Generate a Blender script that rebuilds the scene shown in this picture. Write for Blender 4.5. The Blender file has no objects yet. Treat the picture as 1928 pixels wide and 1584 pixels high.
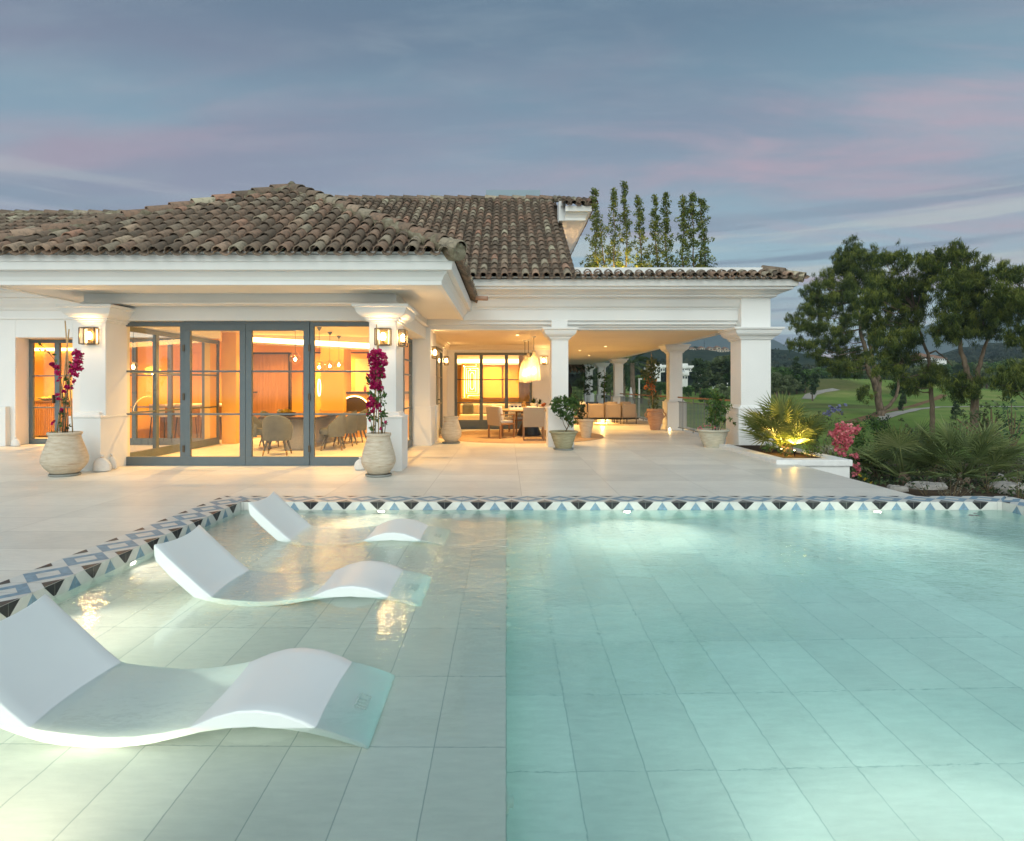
import bpy, math, random
import numpy as np
from mathutils import Vector, Matrix
random.seed(7); rng = np.random.default_rng(7)
scene = bpy.context.scene
C = scene.collection
R = math.radians
HC = 1.4; F = 1150.0; CX = 953.0; CY = 728.0

# ---------------------------------------------------------------- camera
cd = bpy.data.cameras.new('camera'); cam = bpy.data.objects.new('camera', cd); C.objects.link(cam)
cam.location = (0, 0, HC); cam.rotation_euler = (R(90), 0, 0)
cd.sensor_width = 36; cd.lens = F / 1928 * 36
cd.shift_x = 11 / 1928; cd.shift_y = -64 / 1928
cd.clip_start = 0.05; cd.clip_end = 20000
scene.camera = cam

# ---------------------------------------------------------------- render and view
scene.render.engine = 'CYCLES'
scene.cycles.use_denoising = True
try: scene.cycles.denoiser = 'OPENIMAGEDENOISE'
except Exception: pass
scene.cycles.max_bounces = 10; scene.cycles.transparent_max_bounces = 16
scene.cycles.transmission_bounces = 8; scene.cycles.glossy_bounces = 4; scene.cycles.diffuse_bounces = 4
scene.cycles.sample_clamp_indirect = 6.0; scene.cycles.sample_clamp_direct = 0
scene.cycles.caustics_refractive = True; scene.cycles.caustics_reflective = True
scene.cycles.blur_glossy = 0.5
scene.view_settings.view_transform = 'Standard'; scene.view_settings.look = 'None'
scene.view_settings.exposure = 0.0; scene.view_settings.gamma = 1.0

# ---------------------------------------------------------------- node helper
class NT:
    def __init__(s, tree): s.t = tree
    def n(s, typ, ins=None, **kw):
        nd = s.t.nodes.new(typ)
        for k, v in kw.items(): setattr(nd, k, v)
        for k, v in (ins or {}).items(): s.set(nd.inputs[k], v)
        return nd
    def set(s, sock, v):
        if isinstance(v, bpy.types.NodeSocket): s.t.links.new(v, sock)
        elif isinstance(v, bpy.types.Node): s.t.links.new(v.outputs[0], sock)
        else:
            if sock.type == 'RGBA' and len(v) == 3: v = (*v, 1)
            sock.default_value = v
    def m(s, op, a, b=0.0, c=None, clamp=False):
        nd = s.t.nodes.new('ShaderNodeMath'); nd.operation = op; nd.use_clamp = clamp
        s.set(nd.inputs[0], a); s.set(nd.inputs[1], b)
        if c is not None: s.set(nd.inputs[2], c)
        return nd.outputs[0]
    def mix(s, f, a, b, blend='MIX'):
        nd = s.t.nodes.new('ShaderNodeMix'); nd.data_type = 'RGBA'; nd.blend_type = blend
        s.set(nd.inputs[0], f); s.set(nd.inputs[6], a); s.set(nd.inputs[7], b)
        return nd.outputs[2]
    def ramp(s, f, stops):
        nd = s.t.nodes.new('ShaderNodeValToRGB'); s.set(nd.inputs[0], f)
        e = nd.color_ramp.elements
        while len(e) < len(stops): e.new(0.5)
        for i, (p, c) in enumerate(stops):
            e[i].position = p; e[i].color = (*c, 1) if len(c) == 3 else c
        return nd.outputs[0]
    def smooth(s, v, a, b):
        nd = s.t.nodes.new('ShaderNodeMapRange'); nd.interpolation_type = 'SMOOTHSTEP'
        s.set(nd.inputs[0], v); nd.inputs[1].default_value = a; nd.inputs[2].default_value = b
        return nd.outputs[0]

# ---------------------------------------------------------------- world: dusk sky with cloud layers
SKY = 1.0
world = bpy.data.worlds.new('World'); scene.world = world; world.use_nodes = True
w = NT(world.node_tree); world.node_tree.nodes.clear()
tc = w.n('ShaderNodeTexCoord'); sp = w.n('ShaderNodeSeparateXYZ', {0: tc.outputs['Generated']})
X, Y, Z = sp.outputs
el = w.m('MAXIMUM', Z, 0.0)
# cloud plane projection
zz = w.m('ADD', el, 0.12)
px = w.m('DIVIDE', X, zz); py = w.m('DIVIDE', Y, zz)
def noise(sx, sy, scale, detail, rough, off=0.0, rot=0.0, dist=0.0):
    cmb = w.n('ShaderNodeCombineXYZ', {0: px, 1: py, 2: off})
    mp = w.n('ShaderNodeMapping', {0: cmb.outputs[0]}); mp.inputs['Scale'].default_value = (sx, sy, 1)
    mp.inputs['Rotation'].default_value = (0, 0, rot)
    return w.n('ShaderNodeTexNoise', {'Vector': mp.outputs[0], 'Scale': scale, 'Detail': detail, 'Roughness': rough, 'Distortion': dist}).outputs[0]
base = w.ramp(el, [(0.0, (.56, .67, .70)), (0.10, (.52, .66, .71)), (0.20, (.38, .56, .66)), (0.34, (.25, .41, .52)), (0.50, (.145, .23, .33)), (1.0, (.11, .17, .26))])
# side tint: mauve towards the left
left = w.smooth(X, 0.05, -0.6)
c1 = noise(0.45, 1.0, 0.85, 5, 0.5, 3.1, 0.12)
mauve = w.smooth(c1, 0.40, 0.60)
lowleft = w.m('MULTIPLY', left, w.smooth(el, 0.5, 0.10))
mauvef = w.m('MAXIMUM', w.m('MULTIPLY', mauve, w.m('ADD', w.m('MULTIPLY', left, .34), w.m('MULTIPLY', w.smooth(el, .08, .32), .55))), w.m('MULTIPLY', lowleft, 0.75))
col = w.mix(mauvef, base, w.ramp(el, [(0.0, (.30, .31, .42)), (.22, (.34, .31, .43)), (.40, (.25, .26, .37)), (.52, (.15, .20, .295)), (1, (.11, .16, .24))]))
# pink cloud streaks
c2 = noise(0.45, 1.45, 1.7, 7, 0.6, 9.7, 0.30, 0.5)
right = w.smooth(X, -0.15, 0.45)
pk = w.m('MULTIPLY', w.m('MULTIPLY', w.smooth(c2, 0.40, 0.72), w.smooth(el, 0.54, 0.34)), w.m('ADD', w.m('MULTIPLY', right, 0.45), 0.34))
col = w.mix(pk, col, (.60, .42, .50, 1))
# grey-blue stratus bars low on the right
cb = w.n('ShaderNodeCombineXYZ', {0: w.m('MULTIPLY', X, 1.6), 1: w.m('MULTIPLY', el, 26.0), 2: 4.0})
c3 = w.n('ShaderNodeTexNoise', {'Vector': cb.outputs[0], 'Scale': 1.0, 'Detail': 5.0, 'Roughness': 0.55}).outputs[0]
bars = w.m('MULTIPLY', w.smooth(c3, 0.50, 0.58), w.m('MULTIPLY', w.smooth(el, 0.30, 0.20), 0.8))
col = w.mix(bars, col, (.23, .30, .41, 1))
cb2 = w.n('ShaderNodeCombineXYZ', {0: w.m('MULTIPLY', X, 2.0), 1: w.m('MULTIPLY', el, 34.0), 2: 11.0})
c4 = w.n('ShaderNodeTexNoise', {'Vector': cb2.outputs[0], 'Scale': 1.0, 'Detail': 5.0, 'Roughness': 0.6}).outputs[0]
col = w.mix(w.m('MULTIPLY', w.smooth(c4, 0.50, 0.64), w.m('MULTIPLY', w.smooth(el, 0.33, 0.16), 0.85)), col, (.64, .68, .66, 1))
# fine wisps
c5 = noise(0.6, 1.6, 4.0, 6, 0.6, 1.0, 0.2, 0.3)
col = w.mix(w.m('MULTIPLY', w.smooth(c5, 0.45, 0.75), 0.22), col, (.40, .48, .54, 1))
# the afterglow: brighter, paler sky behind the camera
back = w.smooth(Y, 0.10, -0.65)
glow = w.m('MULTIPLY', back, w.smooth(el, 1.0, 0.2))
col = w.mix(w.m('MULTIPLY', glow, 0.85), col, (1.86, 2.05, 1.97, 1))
col = w.mix(w.smooth(Z, -0.005, -0.03), col, (.05, .06, .06, 1))
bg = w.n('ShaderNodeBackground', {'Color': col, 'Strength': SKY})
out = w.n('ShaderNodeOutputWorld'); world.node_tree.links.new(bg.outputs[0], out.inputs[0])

# the last soft light of the set sun, from behind the camera
sl = bpy.data.lights.new('sun', 'SUN'); sl.energy = 1.1; sl.angle = R(40); sl.color = (.97, 1.0, .95)
sun = bpy.data.objects.new('sun', sl); C.objects.link(sun); sun.rotation_euler = (R(52), 0, R(-18)); sun.location = (-5, -10, 12)

# ---------------------------------------------------------------- materials
MATS = {}
def newmat(name):
    m = bpy.data.materials.new(name); m.use_nodes = True; m.node_tree.nodes.clear()
    return m, NT(m.node_tree)
def finish(m, t, surf, vol=None):
    o = t.n('ShaderNodeOutputMaterial')
    if surf is not None: t.t.links.new(surf, o.inputs[0])
    if vol is not None: t.t.links.new(vol, o.inputs[1])
    MATS[m.name] = m
    return m
def pbsdf(t, col, rough=.6, metal=0., spec=.4, normal=None, emis=None, es=0., trans=None, sheen=None):
    b = t.n('ShaderNodeBsdfPrincipled', {'Base Color': col, 'Roughness': rough, 'Metallic': metal, 'Specular IOR Level': spec})
    if normal is not None: t.set(b.inputs['Normal'], normal)
    if emis is not None: t.set(b.inputs['Emission Color'], emis); t.set(b.inputs['Emission Strength'], es)
    return b.outputs[0]
def bumpn(t, h, strength=.2, dist=.01, **kw):
    return t.n('ShaderNodeBump', {'Height': h, 'Strength': strength, 'Distance': dist}).outputs[0]
def objc(t): return t.n('ShaderNodeTexCoord').outputs['Object']
def wpos(t): return t.n('ShaderNodeNewGeometry').outputs['Position']
def tnoise(t, vec, scale, detail=4., rough=.55, dist=0.): return t.n('ShaderNodeTexNoise', {'Vector': vec, 'Scale': scale, 'Detail': detail, 'Roughness': rough, 'Distortion': dist}).outputs[0]
def M(name, col, rough=.6, metal=0., spec=.4, var=.12, scale=6., bump=.1, bscale=60., bd=.004, emis=None, es=0., stretch=None):
    m, t = newmat(name)
    v = objc(t)
    if stretch:
        v = t.n('ShaderNodeMapping', {0: v, 'Scale': stretch}).outputs[0]
    n1 = tnoise(t, v, scale, 5)
    dark = tuple(c * (1 - var) for c in col); light = tuple(min(1, c * (1 + var)) for c in col)
    c = t.ramp(n1, [(.3, dark), (.7, light)])
    nb = bumpn(t, tnoise(t, v, bscale, 3), bump, bd) if bump else None
    return finish(m, t, pbsdf(t, c, rough, metal, spec, nb, emis, es))
def grid_mask(t, vec, sx, sy, ox, oy, lw):
    s = t.n('ShaderNodeSeparateXYZ', {0: vec})
    def line(v, size, off):
        f = t.m('FRACT', t.m('ADD', t.m('DIVIDE', t.m('SUBTRACT', v, off), size), 100.0))
        d = t.m('MULTIPLY', t.m('MINIMUM', f, t.m('SUBTRACT', 1.0, f)), size)
        return d, t.m('FLOOR', t.m('ADD', t.m('DIVIDE', t.m('SUBTRACT', v, off), size), 100.0))
    dx, ix = line(s.outputs[0], sx, ox); dy, iy = line(s.outputs[1], sy, oy)
    d = t.m('MINIMUM', dx, dy)
    mask = t.smooth(d, lw, lw * .35)
    cid = t.n('ShaderNodeCombineXYZ', {0: ix, 1: iy, 2: 0.0})
    rnd = t.n('ShaderNodeTexWhiteNoise', {0: cid.outputs[0]}).outputs[0]
    return mask, rnd
def tiles_mat(name, col, sx, sy, ox, oy, lw, grout, rough=.45, var=.06, cloud=.10, bump=.05, gmix=.8):
    m, t = newmat(name); v = wpos(t)
    mask, rnd = grid_mask(t, v, sx, sy, ox, oy, lw)
    n1 = tnoise(t, v, 1.4, 6, .6); n2 = tnoise(t, t.n('ShaderNodeMapping', {0: v, 'Scale': (3, 14, 3)}).outputs[0], 2.2, 6, .65)
    f = t.m('ADD', t.m('MULTIPLY', n1, .5), t.m('MULTIPLY', n2, .5))
    c = t.ramp(f, [(.32, tuple(x * (1 - cloud) for x in col)), (.68, tuple(min(1, x * (1 + cloud)) for x in col))])
    k = t.m('ADD', t.m('MULTIPLY', rnd, var * 2), 1 - var)
    kk = t.n('ShaderNodeCombineColor', {0: k, 1: k, 2: k})
    c = t.mix(1.0, c, kk.outputs[0], 'MULTIPLY')
    speck = t.smooth(tnoise(t, v, 90, 2), .66, .74)
    c = t.mix(t.m('MULTIPLY', speck, .18), c, tuple(x * .6 for x in col) + (1,))
    c = t.mix(t.m('MULTIPLY', mask, gmix), c, (*grout, 1))
    h = t.m('SUBTRACT', t.m('MULTIPLY', tnoise(t, v, 40, 4), .3), mask)
    return finish(m, t, pbsdf(t, c, rough, 0, .4, bumpn(t, h, bump * 4, .002)))
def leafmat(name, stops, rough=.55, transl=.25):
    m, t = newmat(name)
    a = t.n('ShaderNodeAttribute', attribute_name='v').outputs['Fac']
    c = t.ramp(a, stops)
    p = pbsdf(t, c, rough, 0, .25)
    tr = t.n('ShaderNodeBsdfTranslucent', {'Color': c}).outputs[0]
    mx = t.n('ShaderNodeMixShader', {0: transl, 1: p, 2: tr}).outputs[0]
    return finish(m, t, mx)
def emit(name, col, s):
    m, t = newmat(name)
    return finish(m, t, t.n('ShaderNodeEmission', {'Color': (*col, 1), 'Strength': s}).outputs[0])

# plaster
def plaster(name, col):
    m, t = newmat(name); v = wpos(t)
    c = t.ramp(tnoise(t, v, .9, 6, .6), [(.3, tuple(x * .93 for x in col)), (.7, col)])
    st = t.smooth(tnoise(t, t.n('ShaderNodeMapping', {0: v, 'Scale': (2.5, 2.5, .5)}).outputs[0], 2.0, 5), .58, .8)
    c = t.mix(t.m('MULTIPLY', st, .12), c, tuple(x * .72 for x in col) + (1,))
    h = t.m('ADD', tnoise(t, v, 45, 5, .6), t.m('MULTIPLY', tnoise(t, v, 4, 3), 1.5))
    return finish(m, t, pbsdf(t, c, .75, 0, .25, bumpn(t, h, .22, .004)))
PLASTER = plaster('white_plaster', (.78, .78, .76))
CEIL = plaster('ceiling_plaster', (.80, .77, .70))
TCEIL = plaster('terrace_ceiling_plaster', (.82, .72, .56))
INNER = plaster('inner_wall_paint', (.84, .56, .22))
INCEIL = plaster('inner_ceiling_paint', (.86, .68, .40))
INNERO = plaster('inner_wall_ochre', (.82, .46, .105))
DECK = tiles_mat('terrace_stone', (.72, .69, .61), 1.26, .63, -3.58, 7.80, .0045, (.36, .32, .27), .42, .08, .13, .04, .7)
POOLT = tiles_mat('pool_shelf_tile', (.90, .86, .78), .3165, .63, 0.0, 2.684, .0035, (.42, .44, .40), .5, .05, .09, .04, .75)
POOLD = tiles_mat('pool_floor_tile', (.88, .88, .82), .3165, .63, 0.0, 2.764, .0040, (.42, .48, .45), .5, .06, .12, .04, .62)
FRAME = M('grey_painted_metal', (.105, .135, .15), .45, .0, .45, .06, 8, .05, 120)
FRAMEB = M('bronze_metal', (.10, .075, .05), .35, .6, .5, .1, 8, .05)
BRASS = M('aged_brass', (.30, .20, .08), .4, .8, .5, .15, 30, .05)
BLACK = M('black_metal', (.012, .012, .014), .4, .2, .4, .1, 10, .05)
CLAYB = None
def clay(name, a, b, stain, sc=7.0):
    m, t = newmat(name); v = objc(t)
    n = tnoise(t, t.n('ShaderNodeMapping', {0: v, 'Scale': (1, 1, 5)}).outputs[0], sc, 6, .6)
    c = t.ramp(n, [(.3, a), (.65, b)])
    s = t.smooth(tnoise(t, t.n('ShaderNodeMapping', {0: v, 'Scale': (1, 1, 9)}).outputs[0], 3.2, 5, .65), .54, .70)
    c = t.mix(t.m('MULTIPLY', s, .55), c, (*stain, 1))
    wv = t.n('ShaderNodeTexWave', {'Vector': v, 'Scale': 14.0, 'Distortion': 1.5, 'Detail': 3.0}, bands_direction='Z').outputs[1]
    h = t.m('ADD', t.m('MULTIPLY', wv, .6), tnoise(t, v, 60, 4))
    return finish(m, t, pbsdf(t, c, .85, 0, .2, bumpn(t, h, .35, .005)))
CLAY = clay('pale_clay', (.46, .38, .28), (.60, .53, .42), (.36, .20, .12))
CLAYG = clay('mossy_clay', (.27, .25, .15), (.38, .36, .24), (.22, .16, .09))
CLAYW = clay('limed_clay', (.44, .42, .33), (.58, .56, .46), (.30, .24, .16))
TERRA = clay('terracotta', (.36, .20, .13), (.47, .29, .20), (.55, .44, .34))
SAUCER = M('grey_saucer_clay', (.26, .27, .25), .8)
SOIL = M('dark_soil', (.045, .03, .02), .95, 0, .1, .4, 30, .6, 60, .02)
SACK = M('white_sack_cloth', (.70, .69, .66), .9, 0, .1, .06, 20, .5, 90, .006)
CHAISE = M('white_resin', (.85, .89, .865), .38, 0, .45, .015, 3, .06, 260, .0015)
BARK = M('grey_bark', (.17, .125, .09), .95, 0, .1, .45, 5, .9, 14, .06, stretch=(1, 1, .35))
BARKS = M('thin_bark', (.16, .12, .07), .9, 0, .1, .3, 20, .3, 60)
CANE = M('bamboo_cane', (.42, .28, .13), .6, 0, .3, .2, 14, .1)
WOODT = M('teak_wood', (.30, .16, .075), .55, 0, .3, .25, 6, .1, 40, .003, stretch=(1, 1, .15))
WOODB = M('brown_panel_wood', (.27, .13, .045), .45, 0, .35, .2, 5, .08, 30, .002, stretch=(4, 4, .3))
WEAVE = M('beige_woven_fabric', (.36, .30, .23), .9, 0, .1, .12, 90, .5, 220, .003)
SOFAF = M('taupe_outdoor_fabric', (.37, .30, .24), .92, 0, .1, .06, 60, .4, 240, .003)
WHITEF = M('white_fabric', (.75, .73, .68), .9, 0, .1, .05, 12, .3, 50, .004)
NAVY = M('navy_fabric', (.02, .035, .09), .9, 0, .1, .1, 30, .3)
CREAMF = M('cream_upholstery', (.60, .54, .44), .8, 0, .15, .08, 30, .25, 120)
OLIVEF = M('grey_velvet', (.13, .145, .145), .8, 0, .15, .1, 10, .1)
RUG = M('round_rug_weave', (.44, .31, .20), .95, 0, .05, .12, 40, .6, 160, .004)
STONEW = M('white_render_coping', (.74, .74, .72), .85, 0, .15, .08, 5, .7, 30, .012)
ROCK = M('pale_rock', (.33, .31, .28), .9, 0, .15, .2, 4, .9, 9, .05)
PINKF = leafmat('magenta_bracts', [(0, (.22, .003, .05)), (.5, (.42, .008, .10)), (1, (.62, .03, .19))], .6, .3)
PINKL = leafmat('pink_bracts', [(0, (.48, .09, .13)), (.5, (.72, .19, .24)), (1, (.86, .38, .38))], .6, .3)
ORANGEF = leafmat('orange_bracts', [(0, (.36, .10, .03)), (1, (.62, .22, .08))], .6, .3)
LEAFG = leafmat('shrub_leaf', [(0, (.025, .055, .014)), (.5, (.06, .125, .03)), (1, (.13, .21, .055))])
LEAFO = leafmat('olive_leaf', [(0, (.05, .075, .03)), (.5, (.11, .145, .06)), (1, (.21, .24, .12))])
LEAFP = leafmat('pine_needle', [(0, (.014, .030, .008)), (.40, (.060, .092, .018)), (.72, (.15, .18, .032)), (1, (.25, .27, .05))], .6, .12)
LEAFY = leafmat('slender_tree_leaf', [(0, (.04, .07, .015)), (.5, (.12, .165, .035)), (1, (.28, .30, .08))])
LEAFD = leafmat('dark_tree_leaf', [(0, (.014, .030, .014)), (.5, (.038, .068, .028)), (1, (.09, .125, .045))], .7, .1)
LEAFS = leafmat('silver_leaf', [(0, (.12, .13, .09)), (.5, (.26, .26, .19)), (1, (.42, .40, .32))])
PALML = leafmat('palm_leaf', [(0, (.06, .10, .025)), (.5, (.15, .19, .05)), (1, (.27, .29, .09))], .5, .3)
PALMD = leafmat('dark_palm_leaf', [(0, (.06, .095, .035)), (.5, (.15, .20, .07)), (1, (.27, .31, .12))], .5, .25)
LILAC = leafmat('lilac_flower', [(0, (.13, .14, .27)), (1, (.27, .28, .44))], .6, .3)
YELL = leafmat('yellow_flower', [(0, (.30, .22, .02)), (1, (.55, .40, .04))], .6, .3)
WARM = (1.0, .57, .17)
COVE = emit('cove_light_glow', (1.0, .60, .20), 12.0)
BULB = emit('bulb_glow', (1.0, .72, .38), 45.0)
NEON = emit('neon_tube_glow', (1.0, .74, .34), 6.0)
SPOTG = emit('downlight_glow', (1.0, .72, .36), 14.0)
POOLG = emit('pool_light_glow', (1.0, .93, .78), 22.0)
# thin window glass
m, t = newmat('window_glass')
fr = t.n('ShaderNodeFresnel', {'IOR': 1.5}).outputs[0]
g = t.n('ShaderNodeBsdfGlossy', {'Color': (1, 1, 1, 1), 'Roughness': .0}).outputs[0]
tr = t.n('ShaderNodeBsdfTransparent', {'Color': (.98, .96, .92, 1)}).outputs[0]
GLASS = finish(m, t, t.n('ShaderNodeMixShader', {0: t.m('MULTIPLY', fr, .95, clamp=True), 1: tr, 2: g}).outputs[0])
# clear blown glass for lamps
m, t = newmat('lamp_glass')
fr = t.n('ShaderNodeFresnel', {'IOR': 1.5}).outputs[0]
g = t.n('ShaderNodeBsdfGlossy', {'Color': (1, .9, .75, 1), 'Roughness': .03}).outputs[0]
tr = t.n('ShaderNodeBsdfTransparent', {'Color': (1, .93, .80, 1)}).outputs[0]
LGLASS = finish(m, t, t.n('ShaderNodeMixShader', {0: t.m('MULTIPLY', fr, .45, clamp=True), 1: tr, 2: g}).outputs[0])
# glowing woven shade
m, t = newmat('woven_glass_shade'); v = objc(t)
vo = t.n('ShaderNodeTexVoronoi', {'Vector': v, 'Scale': 34.0}, feature='DISTANCE_TO_EDGE').outputs[0]
msk = t.smooth(vo, .10, .03)
d = t.n('ShaderNodeBsdfTranslucent', {'Color': (1, .86, .60, 1)}).outputs[0]
d2 = pbsdf(t, (.85, .8, .68, 1), .5)
dd = t.n('ShaderNodeMixShader', {0: .5, 1: d, 2: d2}).outputs[0]
tr = t.n('ShaderNodeBsdfTransparent', {'Color': (1, .95, .85, 1)}).outputs[0]
SHADE = finish(m, t, t.n('ShaderNodeMixShader', {0: t.m('ADD', t.m('MULTIPLY', msk, .62), .33), 1: tr, 2: dd}).outputs[0])
# pool water: refracting, gently rippled surface and a teal absorbing body
m, t = newmat('pool_water'); v = wpos(t)
r1 = tnoise(t, t.n('ShaderNodeMapping', {0: v, 'Scale': (1.0, 1.6, 1)}).outputs[0], 4.5, 3, .5, .6)
r2 = tnoise(t, t.n('ShaderNodeMapping', {0: v, 'Scale': (1.0, 1.5, 1)}).outputs[0], 17, 2, .5, .5)
patch = t.smooth(tnoise(t, v, .42, 2), .38, .62)
sy = t.n('ShaderNodeSeparateXYZ', {0: v}).outputs[1]
far = t.m('ADD', t.m('MULTIPLY', t.smooth(sy, 2.6, 5.5), .88), .12)
r3 = tnoise(t, t.n('ShaderNodeMapping', {0: v, 'Scale': (1.0, 1.3, 1)}).outputs[0], 46, 2, .5, .4)
h = t.m('MULTIPLY', t.m('ADD', r1, t.m('ADD', t.m('MULTIPLY', r2, .62), t.m('MULTIPLY', r3, .05))), t.m('MULTIPLY', far, t.m('ADD', t.m('MULTIPLY', patch, .75), .25)))
nb = t.n('ShaderNodeBump', {'Height': h, 'Strength': 1.0, 'Distance': .015}).outputs[0]
fr = t.n('ShaderNodeFresnel', {'IOR': 1.333, 'Normal': nb}).outputs[0]
gl = t.n('ShaderNodeBsdfGlossy', {'Color': (1, 1, 1, 1), 'Roughness': .008, 'Normal': nb}).outputs[0]
rf = t.n('ShaderNodeBsdfRefraction', {'Color': (1, 1, 1, 1), 'Roughness': 0.0, 'IOR': 1.333, 'Normal': nb}).outputs[0]
surf = t.n('ShaderNodeMixShader', {0: fr, 1: rf, 2: gl}).outputs[0]
va = t.n('ShaderNodeVolumeAbsorption', {'Color': (.34, .86, .88, 1), 'Density': .44}).outputs[0]
WATER = finish(m, t, surf, va)
# roof tile clay
m, t = newmat('aged_roof_tile'); v = wpos(t)
a = t.n('ShaderNodeAttribute', attribute_name='v').outputs['Fac']
c = t.ramp(a, [(0, (.15, .115, .088)), (.28, (.23, .17, .125)), (.45, (.30, .195, .14)), (.6, (.29, .24, .18)), (.74, (.38, .325, .24)), (.85, (.42, .23, .16)), (.93, (.48, .43, .31)), (1, (.53, .48, .35))])
li = t.smooth(tnoise(t, v, 11, 6, .7), .47, .60)
c = t.mix(t.m('MULTIPLY', li, .50), c, (.095, .090, .072, 1))
li2 = t.smooth(tnoise(t, v, 42, 4, .7), .60, .70)
c = t.mix(t.m('MULTIPLY', li2, .55), c, (.30, .29, .23, 1))
h = t.m('ADD', tnoise(t, v, 30, 5, .7), t.m('MULTIPLY', tnoise(t, v, 120, 3), .4))
ROOFT = finish(m, t, pbsdf(t, c, .9, 0, .15, bumpn(t, h, .5, .008)))
m, t = newmat('roof_mortar'); v = wpos(t)
c = t.ramp(tnoise(t, v, 7, 7, .7), [(.3, (.12, .095, .06)), (.5, (.22, .19, .13)), (.68, (.34, .31, .23)), (.8, (.33, .19, .12))])
h = tnoise(t, v, 14, 6, .7)
MORTAR = finish(m, t, pbsdf(t, c, .95, 0, .1, bumpn(t, h, .9, .03)))

# ---------------------------------------------------------------- geometry helpers
OFF = {}
def offs(o):
    while o is not None:
        if o.name in OFF: return OFF[o.name]
        o = o.parent
    return Vector((0, 0, 0))
def prop(o, label=None, cat=None, group=None, kind=None):
    if label: o['label'] = label
    if cat: o['category'] = cat
    if group: o['group'] = group
    if kind: o['kind'] = kind
    return o
def thing(name, loc, label, cat, group=None, rz=0.0, world=False):
    o = bpy.data.objects.new(name, None); C.objects.link(o); o.location = loc; o.rotation_euler = (0, 0, rz)
    o.empty_display_size = .1
    prop(o, label, cat, group)
    OFF[o.name] = Vector(loc) if world else Vector((0, 0, 0))
    return o
def P(px, py, Y): return Vector(((px - CX) * Y / F, Y, HC - (py - CY) * Y / F))
def G(px, py, z=0.0):
    Y = (HC - z) * F / (py - CY); return Vector(((px - CX) * Y / F, Y, z))
class MB:
    def __init__(s): s.v = []; s.f = []; s.mi = []; s.a = []; s.cm = 0; s.ca = 0.0; s.sm = []; s.cs = False
    def face(s, idx): s.f.append(idx); s.mi.append(s.cm); s.a.append(s.ca); s.sm.append(s.cs)
    def add(s, vs, fs):
        n = len(s.v); s.v.extend([tuple(p) for p in vs])
        for f in fs: s.face([n + i for i in f])
        return s
    def box(s, x0, x1, y0, y1, z0, z1, M4=None):
        vs = [Vector((x, y, z)) for x in (x0, x1) for y in (y0, y1) for z in (z0, z1)]
        if M4 is not None: vs = [M4 @ p for p in vs]
        return s.add(vs, [(0, 1, 3, 2), (4, 6, 7, 5), (0, 4, 5, 1), (2, 3, 7, 6), (0, 2, 6, 4), (1, 5, 7, 3)])
    def lathe(s, prof, c=(0, 0, 0), n=32, M4=None, cap=True):
        vs = []
        for r, z in prof:
            for k in range(n):
                a = 2 * math.pi * k / n; p = Vector((c[0] + r * math.cos(a), c[1] + r * math.sin(a), c[2] + z))
                vs.append(M4 @ p if M4 is not None else p)
        fs = []
        for i in range(len(prof) - 1):
            for k in range(n):
                fs.append((i * n + k, i * n + (k + 1) % n, (i + 1) * n + (k + 1) % n, (i + 1) * n + k))
        old = s.cs; s.cs = True; s.add(vs, fs); s.cs = old
        if cap:
            b = len(s.v) - len(vs)
            if prof[0][0] > 1e-4: s.face([b + k for k in range(n)][::-1])
            if prof[-1][0] > 1e-4: s.face([b + (len(prof) - 1) * n + k for k in range(n)])
        return s
    def tube(s, pts, rad, n=7):
        pts = [Vector(p) for p in pts]
        if not isinstance(rad, (list, tuple)): rad = [rad] * len(pts)
        vs = []; prev = None
        for i, p in enumerate(pts):
            d = (pts[min(i + 1, len(pts) - 1)] - pts[max(i - 1, 0)])
            if d.length < 1e-9: d = Vector((0, 0, 1))
            d.normalize()
            if prev is None:
                u = d.orthogonal().normalized()
            else:
                u = (prev - d * prev.dot(d))
                u = u.normalized() if u.length > 1e-6 else d.orthogonal().normalized()
            prev = u; w_ = d.cross(u)
            for k in range(n):
                a = 2 * math.pi * k / n; vs.append(p + (u * math.cos(a) + w_ * math.sin(a)) * rad[i])
        fs = [(i * n + k, i * n + (k + 1) % n, (i + 1) * n + (k + 1) % n, (i + 1) * n + k) for i in range(len(pts) - 1) for k in range(n)]
        old = s.cs; s.cs = True; s.add(vs, fs); s.cs = old
        b = len(s.v) - len(vs); s.face([b + k for k in range(n)][::-1]); s.face([b + (len(pts) - 1) * n + k for k in range(n)])
        return s
    def sweep(s, prof, path, closed=False, cap=True):
        """prof: (outward offset, z); path: plan points, outward = right hand side of travel"""
        n = len(path); rings = []
        for i, p in enumerate(path):
            p = Vector(p)
            def nrm(a, b):
                d = (Vector(b) - Vector(a)).normalized(); return Vector((d.y, -d.x))
            if closed: n1 = nrm(path[i - 1], path[i]); n2 = nrm(path[i], path[(i + 1) % n])
            else:
                n1 = nrm(path[i - 1], path[i]) if i > 0 else nrm(path[0], path[1])
                n2 = nrm(path[i], path[i + 1]) if i < n - 1 else n1
            mt = (n1 + n2) / (1 + n1.dot(n2))
            rings.append([(p.x + mt.x * o, p.y + mt.y * o, z) for o, z in prof])
        m_ = len(prof); vs = [q for r in rings for q in r]; fs = []
        for i in range(n if closed else n - 1):
            j = (i + 1) % n
            for k in range(m_ - 1): fs.append((i * m_ + k, j * m_ + k, j * m_ + k + 1, i * m_ + k + 1))
            if not closed or cap: fs.append((i * m_ + m_ - 1, j * m_ + m_ - 1, j * m_, i * m_))
        if not closed and cap: fs.append(tuple(range(m_))[::-1]); fs.append(tuple((n - 1) * m_ + k for k in range(m_)))
        return s.add(vs, fs)
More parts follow.
